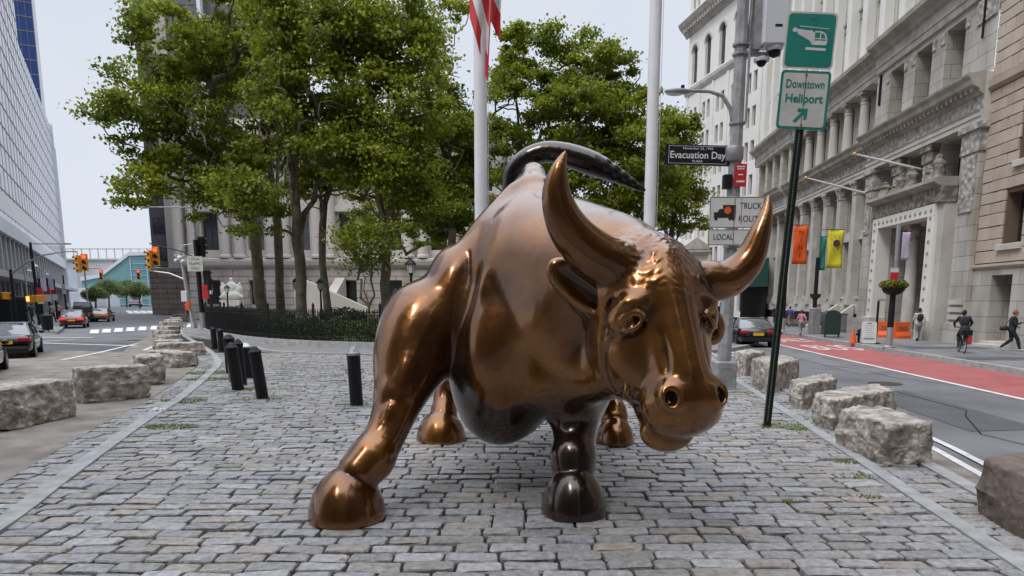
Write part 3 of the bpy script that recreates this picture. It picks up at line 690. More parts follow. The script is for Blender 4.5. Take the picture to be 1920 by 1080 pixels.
    for q in range(4): S.chain([(-.34, 6.95 + .24*q, 2.15), (-.48, 6.9 + .24*q, 1.75), (-.42, 6.95 + .24*q, 1.3)], [.01, .022, .01], k=.06, sub=True)
    # ears
    for s, a, b_ in ((-1, H(-.30, .10, -.20), np.array(at(1040, 500, 5.10))), (1, H(.33, .14, -.18), H(.50, .36, -.24))):
        mid = (a + b_) / 2; ax = (b_ - a); Ln = np.linalg.norm(ax) / 2; ax /= 2 * Ln
        up = np.array((0, 0, 1.)); up -= ax * (up @ ax); up /= np.linalg.norm(up); fr = np.cross(ax, up); fr = fr if fr[1] < 0 else -fr
        S.cone(a, mid, .07, .10, k=.04); S.ell(mid, (Ln * 1.15, .135, .075), np.stack([ax, up, fr]), k=.04)
        S.cone(mid, b_, .085, .015, k=.05)
        S.ell(mid + fr * .075, (Ln * .9, .08, .055), np.stack([ax, up, fr]), k=.03, sub=True)
    S.rs = 1.0
    # horns
    a = lambda u, v, Y: tuple(at(u, v, Y))
    S.chain([a(1165, 500, 5.02), a(1115, 478, 4.98), a(1068, 432, 4.92), a(1044, 372, 4.88), a(1047, 322, 4.86), a(1060, 285, 4.86)], [.150, .145, .122, .090, .054, .012], k=.07, n=7)
    S.chain([a(1322, 525, 5.14), a(1360, 526, 5.16), a(1401, 492, 5.16), a(1424, 440, 5.16), a(1437, 398, 5.18), a(1441, 368, 5.2)], [.125, .118, .098, .070, .040, .012], k=.06, n=7)
    # tail: raised over the rump in a plain arc
    S.chain([(.36, 8.70, 2.15), (.10, 9.0, 2.80), (.02, 9.0, 3.25), (.40, 8.95, 3.50), (1.0, 8.85, 3.34), (1.6, 8.75, 3.02)], [.15, .13, .12, .115, .13, .03], k=.10, n=6)
    S.clipz(0.0)
    V, Q = S.mesh(2)
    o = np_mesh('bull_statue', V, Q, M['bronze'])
    tag(o, 'large polished bronze bull statue with curved horns standing on the cobbles', 'statue')
    x, y, z = V[:, 0], V[:, 1], V[:, 2]
    sm = lambda e0, e1, v: (lambda t: t*t*(3-2*t))(np.clip((v - e0) / (e1 - e0), 0, 1))
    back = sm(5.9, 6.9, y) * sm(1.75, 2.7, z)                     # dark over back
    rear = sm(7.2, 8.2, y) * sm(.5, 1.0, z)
    belly_shade = np.clip((1.45 - z) / .45, 0, 1) * sm(-.72, -.5, x) * sm(1.2, .9, x) * (y > 5.62) * (y < 8.0)  # underside shade painted into the bronze colour, chest and inner legs
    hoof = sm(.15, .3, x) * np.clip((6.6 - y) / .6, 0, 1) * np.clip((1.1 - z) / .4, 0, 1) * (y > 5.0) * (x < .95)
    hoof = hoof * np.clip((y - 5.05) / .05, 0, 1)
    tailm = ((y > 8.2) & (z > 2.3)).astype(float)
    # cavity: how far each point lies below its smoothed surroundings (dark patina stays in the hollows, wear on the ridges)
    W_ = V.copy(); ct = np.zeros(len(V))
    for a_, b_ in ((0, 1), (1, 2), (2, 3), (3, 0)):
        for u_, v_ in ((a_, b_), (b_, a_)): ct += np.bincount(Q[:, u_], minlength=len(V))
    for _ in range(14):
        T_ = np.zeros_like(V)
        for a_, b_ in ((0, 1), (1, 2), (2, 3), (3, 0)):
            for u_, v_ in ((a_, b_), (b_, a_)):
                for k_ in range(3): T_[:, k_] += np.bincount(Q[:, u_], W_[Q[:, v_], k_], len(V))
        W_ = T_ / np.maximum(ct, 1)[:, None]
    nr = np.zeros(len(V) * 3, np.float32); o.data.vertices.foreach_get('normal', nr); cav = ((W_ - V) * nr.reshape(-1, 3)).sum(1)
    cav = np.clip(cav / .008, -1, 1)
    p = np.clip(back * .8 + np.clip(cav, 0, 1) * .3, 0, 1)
    bl = np.clip(np.maximum.reduce([rear * .85, belly_shade * .9, hoof * .9, tailm, np.clip(cav, 0, 1) * .75]), 0, 1)
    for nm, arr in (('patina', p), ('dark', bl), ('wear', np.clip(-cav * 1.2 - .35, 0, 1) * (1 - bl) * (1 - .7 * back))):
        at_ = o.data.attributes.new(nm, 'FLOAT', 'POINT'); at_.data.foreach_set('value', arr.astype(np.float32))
    # curls on the poll, hammered unevenness elsewhere
    pc_ = H(0, -.10, .08)
    Vn = V.copy(); nn = nr.reshape(-1, 3); dd = np.linalg.norm(V - pc_, axis=1)
    for i in np.where(dd < .42)[0]:
        q = Vector(V[i]); wgt = max(0, 1 - dd[i] / .42)**.7
        Vn[i] += nn[i] * .011 * wgt * (abs(mn.noise(q * 17 + Vector((0, 0, 1.2 * mn.noise(q * 6))))) * 2 - .4)
    o.data.vertices.foreach_set('co', Vn.astype(np.float32).ravel()); o.data.update()
    return o
bull()
# ------------------------------------------------------------------ building helpers (local x along the wall, local +y into the building)
def wall_holes(mb, x0, x1, z0, z1, holes, depth, y=0.0, m=0):
    xs = sorted({x0, x1, *[h[0] for h in holes], *[h[1] for h in holes]}); zs = sorted({z0, z1, *[h[2] for h in holes], *[h[3] for h in holes]})
    for a, b in zip(xs, xs[1:]):
        for c, d in zip(zs, zs[1:]):
            mx_, mz = (a + b) / 2, (c + d) / 2
            if any(h[0] < mx_ < h[1] and h[2] < mz < h[3] for h in holes): continue
            mb.add([(a, y, c), (b, y, c), (b, y, d), (a, y, d)], [(0, 1, 2, 3)], m)
    for (a, b, c, d) in holes:
        Y = y + depth
        mb.add([(a, y, c), (a, Y, c), (a, Y, d), (a, y, d)], [(0, 1, 2, 3)], m); mb.add([(b, y, c), (b, y, d), (b, Y, d), (b, Y, c)], [(0, 1, 2, 3)], m)
        mb.add([(a, y, d), (a, Y, d), (b, Y, d), (b, y, d)], [(0, 1, 2, 3)], m); mb.add([(a, y, c), (b, y, c), (b, Y, c), (a, Y, c)], [(0, 1, 2, 3)], m)
    return mb
_win = {}
def window(parent, x0, x1, z0, z1, y, nx=2, nz=3, fm='bronze_frame', gm='glass', fw=.05, arch=False):
    w_, h_ = x1 - x0, z1 - z0; key = (round(w_, 3), round(h_, 3), nx, nz, fm, gm, arch)
    if key in _win:
        f0 = _win[key]; f = f0.copy(); C.objects.link(f); f.parent = parent
        for ch in f0.children: c = ch.copy(); C.objects.link(c); c.parent = f
    else:
        mb = MB(); 
        for i in range(nx + 1):
            cx = w_ * i / nx; t = fw if i in (0, nx) else fw * .6; a = max(0, cx - t); b = min(w_, cx + t)
            mb.box(a, b, 0, .06, 0, h_)
        for j in range(nz + 1):
            cz = h_ * j / nz; t = fw if j in (0, nz) else fw * .5; mb.box(0.001, w_ - .001, .003, .057, max(0, cz - t), min(h_, cz + t))
        f = mb.build('window', M[fm], parent)
        g = MB(); g.box(.01, w_ - .01, .03, .04, .01, h_ - .01); g.build('pane', M[gm], f)
        _win[key] = f
    f.location = (x0, y, z0); return f
def moulding(mb, x0, x1, prof, m=0, M_=None):
    # horizontal trim; prof = [(projection toward the street, z)...], closed against the wall
    pts = [(0.0, prof[0][1])] + [(-p, z) for p, z in prof] + [(0.0, prof[-1][1])]
    mb.prism(pts, 'x', x0, x1, m, M_); return mb
def place(root, L, Mx, y0, toward=-1):
    # stand a facade on the line x = L + Mx*y; local x runs toward the camera (-1) or away (+1)
    dv = Vector((Mx, 1)) * toward; root.location = (L + Mx * y0, y0, 0.0); root.rotation_euler = (0, 0, math.atan2(dv.y, dv.x)); return root
K = math.sqrt(1 + RM * RM)
# ---- ornate limestone building along the right-hand street
bl = place(empty('stone_building', label='long pale limestone building with carved portal, giant columns and ledges along the bus lane', cat='building'), 14.6, RM, 60.0)
sx = lambda y: (60.0 - y) * K
def stone_building():
    root = bl
    X0, X1 = 0.0, sx(26.0)
    pav = (sx(36.0), X1)                     # near pavilion
    pav2 = (0.0, sx(50.5))                   # far pavilion
    # ground storey, recessed behind the giant order
    holes = []
    bays = []
    n = 6; a0, a1 = sx(50.0), sx(36.6); bw = (a1 - a0) / n
    for i in range(n): bays.append((a0 + i * bw, a0 + (i + 1) * bw))
    for a, b in bays: c = (a + b) / 2; holes += [(c - .76, c + .76, 1.9, 4.9), (c - .76, c + .76, 5.5, 7.7)]
    n2 = 4; b0, b1 = .6, sx(51.2); bw2 = (b1 - b0) / n2
    for i in range(n2): c = b0 + (i + .5) * bw2; holes += [(c - .55, c + .55, 2.0, 4.9), (c - .55, c + .55, 5.5, 7.4)]
    # pavilion upper part windows over the portal
    p0, p1 = pav; pw = (p1 - 1.3 - p0 - .3) / 3
    ph = []
    for i in range(3): c = p0 + .3 + (i + .5) * pw; ph += [(c - .75, c + .75, 6.3, 7.9)]
    portal = (sx(34.0) + .55, sx(28.2) - .55, .0, 5.0)
    mb = MB(); wall_holes(mb, X0, p0, 0, 8.0, holes, .35, .75); o = mb.build('wall', M['limestone'], root)
    mb = MB(); wall_holes(mb, p0, X1, 0, 8.0, [portal] + ph, .9, .12); mb.add([(p0, .12, 0), (p0, .75, 0), (p0, .75, 8), (p0, .12, 8)], [(0, 1, 2, 3)])
    mb.box(portal[0]-.2, portal[1]+.2, 2.6, 2.7, 0, 5.2); mb.box(portal[0]-.21, portal[0]-.01, 1.0, 2.6, 0, 5.2); mb.box(portal[1]+.01, portal[1]+.21, 1.0, 2.6, 0, 5.2); mb.box(portal[0]-.2, portal[1]+.2, 1.0, 2.6, 5.0, 5.2)
    mb.build('wall', M['limestone'], root)
    for h in holes: window(root, h[0], h[1], h[2], h[3], 1.0, 2, 3 if h[2] < 3 else 2, 'doorwood', 'glass')
    for h in ph: window(root, h[0], h[1], h[2], h[3], .8, 2, 2, 'bronze_frame', 'glass')
    # spandrel panels and sills between the two window rows
    mb = MB()
    for h in holes:
        if h[2] > 3: mb.box(h[0] - .12, h[1] + .12, .62, .76, 5.02, 5.42); mb.box(h[0] - .18, h[1] + .18, .55, .76, 4.92, 5.0)
        else: mb.box(h[0] - .15, h[1] + .15, .58, .76, h[2] - .16, h[2] - .02); mb.box(h[0] - .1, h[1] + .1, .66, .76, h[2] - .95, h[2] - .2)
    mb.each('sill', M['limestone_plain'], root)
    # plinth and basement band with dark basement lights
    mb = MB(); mb.box(X0, sx(36.02), .25, .74, 0, .38); mb.box(X0, sx(36.02), .32, .745, .95, 1.42); mb.build('plinth', M['limestone_plain'], root)
    # giant order: square pilasters with carved capitals
    def pilaster(cx, w_, z0, z1, yf, capm='carved'):
        mb = MB(); mb.cham(cx - w_/2, cx + w_/2, yf, .74, z0 + .55, z1 - .75, .02)
        mb.box(cx - w_/2 - .09, cx + w_/2 + .09, yf - .09, .73, z0, z0 + .35); mb.box(cx - w_/2 - .05, cx + w_/2 + .05, yf - .05, .735, z0 + .35, z0 + .55)
        p = mb.build('pilaster', M['fluted'], root)
        c = MB(); prof = [(w_/2 + .01, z1 - .75), (w_/2 + .03, z1 - .68), (w_/2 + .01, z1 - .62), (w_/2 + .04, z1 - .4), (w_/2 + .13, z1 - .14)]
        for (r0, za), (r1, zb) in zip(prof, prof[1:]):
            c.add([(cx - r0, yf - (r0 - w_/2), za), (cx + r0, yf - (r0 - w_/2), za), (cx + r0, .73, za), (cx - r0, .73, za), (cx - r1, yf - (r1 - w_/2), zb), (cx + r1, yf - (r1 - w_/2), zb), (cx + r1, .73, zb), (cx - r1, .73, zb)], [(0, 1, 5, 4), (1, 2, 6, 5), (3, 0, 4, 7)])
        c.box(cx - w_/2 - .15, cx + w_/2 + .15, yf - .15, .73, z1 - .14, z1 - .003)
        c.build('capital', M[capm], p)
    for i in range(n + 1): pilaster(a0 + i * bw, .55, 1.42, 8.0, .28)
    for i in range(n2 + 1): pilaster(b0 + i * bw2, .5, 1.42, 8.0, .3)
    # pavilion corner pilasters (wide, to the ground) and the three short upper piers
    for cx, w_ in ((p0 + .45, .9), (X1 - .62, 1.2)):
        mb = MB(); mb.cham(cx - w_/2, cx + w_/2, -.22, .2, .8, 7.0, .02); mb.box(cx - w_/2 - .12, cx + w_/2 + .12, -.34, .2, 0, .8); p = mb.build('pilaster', M['limestone'], root)
        mb = MB(); mb.box(cx - w_/2 + .14, cx + w_/2 - .14, -.27, -.215, 4.9, 6.9); mb.box(cx - w_/2 - .06, cx + w_/2 + .06, -.28, .2, 7.0, 7.12); mb.box(cx - w_/2 - .04, cx + w_/2 + .04, -.26, .2, 7.12, 7.78); mb.box(cx - w_/2 - .14, cx + w_/2 + .14, -.36, .2, 7.78, 7.997)
        mb.build('capital', M['carved'], p)
    for i in (0, 1, 2):
        cx = p0 + .3 + (i) * pw + (0.02 if i else .95)
        if i == 0: continue
        mb = MB(); mb.cham(cx - .36, cx + .36, -.12, .2, 6.2, 7.3, .02); p = mb.build('pilaster', M['carved'], root)
        mb = MB(); mb.box(cx - .42, cx + .42, -.18, .2, 7.3, 7.75); mb.box(cx - .5, cx + .5, -.26, .2, 7.75, 7.996); mb.build('capital', M['carved_dark'], p)
    # entablatures
    def ent(x0, x1, y, z, tall=False):
        M_ = Matrix.Translation((0, y, 0))
        mb = MB(); moulding(mb, x0, x1, [(.05, z), (.05, z + .18), (.09, z + .2), (.09, z + .36), (.14, z + .40)], 0, M_); mb.build('architrave', M['limestone_plain'], root)
        mb = MB(); moulding(mb, x0, x1, [(.03, z + .402), (.03, z + .93)], 0, M_); mb.build('frieze', M['carved'], root)
        mb = MB(); moulding(mb, x0, x1, [(.06, z + .932), (.16, z + 1.02), (.18, z + 1.12), (.46, z + 1.26), (.50, z + 1.42), (.62, z + 1.55), (.64, z + 1.62), (.1, z + 1.70)], 0, M_)
        k = int((x1 - x0) / .34)
        for i in range(k): xx = x0 + .1 + i * (x1 - x0 - .1) / k; mb.box(xx, xx + .16, y - .34, y - .1, z + 1.06, z + 1.2)
        mb.build('cornice', M['cornice_stone'], root)
        mb = MB(); mb.box(x0, x1, y, y + 1.2, z + .003, z + 1.66); mb.build('wall', M['limestone_plain'], root)
    ent(pav2[1] + .002, p0 - .002, .22, 8.0); ent(p0, X1, -.26, 8.0); ent(0, pav2[1], -.05, 8.0)
    # upper storey: open row of piers / round columns, windows behind
    zf, zt = 9.72, 12.5
    uh = []
    for i in range(3): c = p0 + .9 + (i + .5) * ((X1 - 1.6 - p0 - .9) / 3); uh.append((c - .72, c + .72, zf + .15, zt - .25))
    mb = MB(); wall_holes(mb, p0, X1, zf, zt, uh, .95, -.05); mb.add([(p0, -.05, zf), (p0, .9, zf), (p0, .9, zt), (p0, -.05, zt)], [(0, 1, 2, 3)]); mb.build('wall', M['limestone'], root)
    for h in uh: window(root, h[0], h[1], h[2], h[3], .85, 2, 6, 'doorwood', 'glass')
    mb = MB()
    for h in uh: mb.box(h[0] - .36, h[0] - .04, -.10, -.045, h[3] - .45, h[3] - .03); mb.box(h[1] + .04, h[1] + .30, -.10, -.045, h[3] - .45, h[3] - .03)
    mb.box(X1 - 1.3, X1 - .1, -.12, -.045, zt - .9, zt - .1); mb.each('carved_panel', M['carved'], root)
    mb = MB(); mb.box(X1 - .80, X1 - .72, -.17, -.121, zt - 1.5, zt + .05); mb.box(p0 + .44, p0 + .52, -.15, -.04, zt - 1.5, zt - .1); mb.each('slot', M['void'], root)
    rh = []
    for a, b in bays: c = (a + b) / 2; rh.append((c - .7, c + .7, zf + .1, zt - .1))
    for i in range(n2): c = b0 + (i + .5) * bw2; rh.append((c - .7, c + .7, zf + .1, zt - .1))
    mb = MB(); wall_holes(mb, 0, p0, zf, zt, rh, .3, .95); mb.build('wall', M['limestone_plain'], root)
    for h in rh: window(root, h[0], h[1], h[2], h[3], 1.15, 2, 4, 'doorwood', 'glass')
    colm = None
    for i in range(n + 1):
        cx = a0 + i * bw
        if colm is None:
            mb = MB(); mb.lathe([(.30, 0), (.30, .16), (.26, .2), (.25, .3), (.245, 1.2), (.215, 2.15), (.25, 2.18), (.25, 2.24), (.22, 2.27)], 18, 0)
            c0 = mb.build('column', M['limestone_plain'], root, smooth=True)
            cc = MB(); cc.lathe([(.22, 2.271), (.25, 2.4), (.24, 2.5), (.31, 2.66)], 18); cc.box(-.34, .34, -.34, .34, 2.66, zt - zf - .002); cc.build('capital', M['carved'], c0, smooth=True); colm = c0
            c1 = c0
        else:
            c1 = copy_tree(colm, root)
        c1.location = (cx, .5, zf)
    for i in range(n2 + 1): cx = b0 + i * bw2; mb = MB(); mb.cham(cx - .25, cx + .25, .25, .94, zf, zt, .02); mb.build('pilaster', M['limestone'], root)
    for (x0, x1, y) in ((0, pav2[1], .05), (pav2[1] + .002, p0 - .002, .18), (p0, X1, -.12)):
        M_ = Matrix.Translation((0, y, 0)); mb = MB(); moulding(mb, x0, x1, [(.04, zt), (.06, zt + .25), (.1, zt + .28), (.08, zt + .7), (.2, zt + .8), (.24, zt + .95), (.56, zt + 1.12), (.60, zt + 1.3), (.05, zt + 1.42)], 0, M_); mb.build('cornice', M['cornice_stone'], root)
        mb = MB(); mb.box(x0, x1, y, y + 1.3, zt + .002, zt + 1.40); mb.build('wall', M['limestone_plain'], root)
    # tall upper storeys: long piers, windows stacked in the slots between
    z2, z3 = zt + 1.42, 33.0
    bh = []; nb = 15; bwid = (X1 - .2) / nb
    for i in range(nb):
        c = (i + .5) * bwid
        for j in range(6): z = z2 + 1.0 + j * 3.1; bh.append((c - .52, c + .52, z, z + 2.0))
    mb = MB(); wall_holes(mb, 0, X1, z2, z3, bh, .18, .95); mb.add([(0, .95, 0), (0, 9, 0), (0, 9, z3), (0, .95, z3)], [(0, 1, 2, 3)]); mb.add([(X1, .95, 0), (X1, 9, 0), (X1, 9, z3), (X1, .95, z3)], [(0, 1, 2, 3)]); mb.build('wall', M['limestone_plain'], root)
    for h in bh: window(root, h[0], h[1], h[2], h[3], 1.08, 2, 2, 'doorwood', 'glass_tint')
    mb = MB()
    for i in range(nb + 1): cx = i * bwid; mb.cham(cx - .30, cx + .30, .45, .952, z2, z3, .03)
    mb.build('pier', M['whitestone'], root)
    mb = MB()
    for h in bh: mb.box(h[0] - .1, h[1] + .1, .75, .953, h[2] - .62, h[2] - .45); mb.box(h[0] - .06, h[1] + .06, .83, .953, h[2] - 1.0, h[2] - .64)
    mb.each('sill', M['cornice_stone'], root)
    # the portal: carved surround with studs, two columns, frieze with crest
    q0, q1 = sx(34.0), sx(28.2)
    mb = MB()
    for (a, b) in ((q0, q0 + .55), (q1 - .55, q1)): mb.cham(a, b, -.55, .118, .9, 5.0, .02)
    mb.box(q0, q1, -.55, .118, 5.0, 5.45); s_ = mb.build('portal_surround', M['whitestone'], root)
    mb = MB()
    for (a, b) in ((q0 - .08, q0 + .62), (q1 - .62, q1 + .10)): mb.cham(a, b, -.66, .118, 0, .9, .03)
    mb.box(q1 + .0, q1 + .45, -.40, .119, 0.0, 5.44); mb.each('pedestal', M['limestone_plain'], s_)
    mb = MB()
    for k in range(9):
        for cx in (q0 + .27, q1 - .27): mb.lathe([(.085, -.02), (.085, .02), (.03, .05)], 8, 0, M=Matrix.Translation((cx, -.55, 1.25 + k * .46)) @ Matrix.Rotation(R(90), 4, 'X'))
    for k in range(13): mb.lathe([(.085, -.02), (.085, .02), (.03, .05)], 8, 0, M=Matrix.Translation((q0 + .27 + k * (q1 - q0 - .54) / 12, -.55, 5.22)) @ Matrix.Rotation(R(90), 4, 'X'))
    mb.each('stud', M['cornice_stone'], s_)
    mb = MB(); moulding(mb, q0 - .1, q1 + .5, [(.55, 5.452), (.58, 5.5), (.6, 6.05)]); mb.build('frieze', M['carved_dark'], s_)
    mb = MB(); moulding(mb, q0 - .1, q1 + .5, [(.6, 6.052), (.72, 6.1), (.92, 6.22), (.92, 6.34), (.6, 6.4)]); mb.build('cornice', M['cornice_stone'], s_)
    mb = MB()                                         # crest figures standing on the portal
    for cx, hh in ((q1 - .4, 1.0), ((q0 + q1) / 2 + .3, .9), ((q0 + q1) / 2 - .6, .8), (q0 + .6, .7), (q1 - .9, .6), ((q0+q1)/2 - 1.1, .5)):
        mb.lathe([(.34, 6.4), (.30, 6.5), (.22, 6.4 + hh * .45), (.27, 6.4 + hh * .62), (.14, 6.4 + hh * .8), (.15, 6.4 + hh * .9), (.03, 6.4 + hh)], 10, 0, (cx, -.35, 0))
    mb.each('crest', M['carved_dark'], s_, smooth=True)
    for cx in (q0 + (q1 - q0) * .36, q0 + (q1 - q0) * .66):
        mb = MB(); mb.lathe([(.36, .0), (.36, .3), (.30, .36), (.30, .5), (.275, .6), (.26, 2.6), (.225, 4.3)], 24, 0, (cx, .45, 0)); c1 = mb.build('column', M['fluted'], root, smooth=True)
        mb = MB(); mb.lathe([(.23, 4.3), (.27, 4.36), (.24, 4.42), (.25, 4.6), (.36, 4.82)], 20, 0, (cx, .45, 0)); mb.box(cx - .38, cx + .38, .07, .83, 4.82, 4.998); mb.build('capital', M['carved'], c1, smooth=True)
    for k in range(3):
        a = portal[0] + .15 + k * (portal[1] - portal[0] - .1) / 3
        mb = MB(); mb.box(a, a + 1.3, 2.45, 2.598, .25, 3.2); d_ = mb.build('door', M['doorwood'], root)
        mb = MB(); mb.box(a + .12, a + 1.18, 2.43, 2.449, 1.3, 3.0); mb.box(a + .1, a + 1.2, 2.40, 2.598, 3.35, 4.7); mb.build('pane', M['glass'], d_)
    mb = MB(); mb.box(portal[0] + .02, portal[1] - .02, .95, 2.44, 0, .12); mb.box(portal[0] + .03, portal[1] - .03, 1.4, 2.43, .12, .24); mb.build('step', M['limestone_plain'], root)
    mb = MB(); mb.box(X1 - .08, X1 - .001, .13, 9, .0, z3 - .01); mb.build('end_wall', M['limestone_plain'], root)
    # basement entrance rail, area stair cheek and awning-covered entrance farther on
    mb = MB(); mb.prism([(-1.4, .0), (-1.4, .25), (.24, 1.45), (.24, 0)], 'x', sx(37.9), sx(37.6)); mb.prism([(-1.4, .0), (-1.4, .25), (.24, 1.45), (.24, 0)], 'x', sx(40.2), sx(39.9)); mb.each('stair_cheek', M['limestone_plain'], root)
    mb = MB()
    for k in range(5): mb.box(sx(39.9), sx(37.9), -1.3 + k * .31, .24, k * .24, k * .24 + .24)
    mb.build('step', M['cornice_stone'], root)
    mb = MB(); mb.box(sx(50), sx(40.4), .26, .33, .42, .93); mb.box(sx(37.4), sx(36.05), .24, .33, .4, .93); mb.build('basement_window', M['void'], root)
stone_building()
# ---- white tower block with arched windows beyond it
wt = place(empty('white_building', label='tall cream stone building with arched top windows rising beyond the trees', cat='building'), 33.5, -.185, 79.0)
def white_building():
    k = math.sqrt(1 + .185**2); s = lambda y: (79.0 - y) * k; X1 = s(52.0); holes = []; arches = []
    bw = X1 / 9
    for i in range(9):
        c = (i + .5) * bw
        for j in range(6):
            z = 5.2 + j * 2.95
            holes += [(c - .85, c - .2, z, z + 1.75), (c + .2, c + .85, z, z + 1.75)]
        arches.append((c - .62, c + .62, 24.2, 28.0))
        holes += [(c - .8, c - .2, 31.6, 33.2), (c + .2, c + .8, 31.6, 33.2), (c - .8, c + .8, .6, 3.6)]
    mb = MB(); wall_holes(mb, 0, X1, 0, 34.0, holes + arches, .3)
    mb.add([(0, 0, 0), (0, 14, 0), (0, 14, 34), (0, 0, 34)], [(0, 1, 2, 3)]); mb.add([(0, 0, 34), (X1, 0, 34), (X1, 14, 34), (0, 14, 34)], [(0, 1, 2, 3)])
    mb.build('wall', M['whitestone'], wt)
    for h in sorted(holes, key=lambda h: h[0])[:100]: window(wt, h[0], h[1], h[2], h[3], .28, 1, 2, 'bronze_frame', 'glass_tint', .05)
    for a, b, c, d in arches:
        window(wt, a, b, c, d, .28, 3, 4, 'bronze_frame', 'glass_tint')
        mb = MB(); cx = (a + b) / 2; r = .62; pts = [(a, d + .002)] + [(cx - r * math.cos(R(t)), d - .62 + r * math.sin(R(t))) for t in range(0, 181, 15)] + [(b, d + .002)]
        # spandrels that turn the head of the opening into an arch
        for sgn in (-1, 1):
            P = [(cx + sgn * r, d - .62)] + [(cx + sgn * r * math.cos(R(t)), d - .62 + r * math.sin(R(t))) for t in range(15, 91, 15)] + [(cx + sgn * r, d)]
            mb.prism(P, 'y', .002, .24)
        N_ = 12
        for i in range(N_):
            t0, t1 = math.pi * i / N_, math.pi * (i + 1) / N_; P = [(cx + q * math.cos(t), d - .62 + q * math.sin(t)) for q, t in ((.64, t0), (.86, t0), (.86, t1), (.64, t1))]
            mb.prism(P, 'y', -.08, .0)
        mb.build('window_arch', M['limestone_plain'], wt)
    mb = MB(); moulding(mb, -.3, X1, [(.1, 23.2), (.3, 23.5), (.35, 23.8), (.1, 23.9)]); mb.build('string_course', M['limestone_plain'], wt)
    mb = MB(); moulding(mb, -.6, X1, [(.1, 29.2), (.3, 29.5), (.9, 30.1), (1.1, 30.5), (.2, 30.7)])
    for i in range(50): mb.box(i * X1 / 50, i * X1 / 50 + .28, -.75, -.2, 29.55, 29.95)
    mb.build('cornice', M['cornice_stone'], wt)
    mb = MB(); moulding(mb, -.4, X1, [(.1, 33.6), (.5, 34.0), (.5, 34.3), (.1, 34.4)]); moulding(mb, 0, X1, [(.05, 4.0), (.3, 4.3), (.05, 4.5)]); mb.build('cornice', M['limestone_plain'], wt)
    mb = MB()
    for i in range(10): mb.cham(i * bw - .22, i * bw + .22, -.10, .0, 4.5, 23.2, .02)
    mb.build('pier', M['whitestone'], wt)
white_building()
# ---- low classical house between the white building and the trees
lh = empty('low_building', (11.0, 74, 0), R(-8), label='low pale classical building with small gable behind the truck route sign', cat='building')
mb = MB(); wall_holes(mb, 0, 11, 0, 6.2, [(1 + i * 1.6, 1.7 + i * 1.6, z, z + 1.6) for i in range(6) for z in (1.2, 3.6)], .2); mb.box(0, 11, .21, 6, 0, 6.19); mb.build('wall', M['limestone_plain'], lh)
for i in range(6):
    for z in (1.2, 3.6): window(lh, 1 + i * 1.6, 1.7 + i * 1.6, z, z + 1.6, .15, 2, 2)
mb = MB(); moulding(mb, -.2, 11.2, [(.1, 6.2), (.5, 6.5), (.5, 6.7), (.1, 6.8)]); mb.prism([(6.3, 6.8), (8.0, 8.0), (9.7, 6.8)], 'y', -.4, 2); mb.build('gable', M['cornice_stone'], lh)
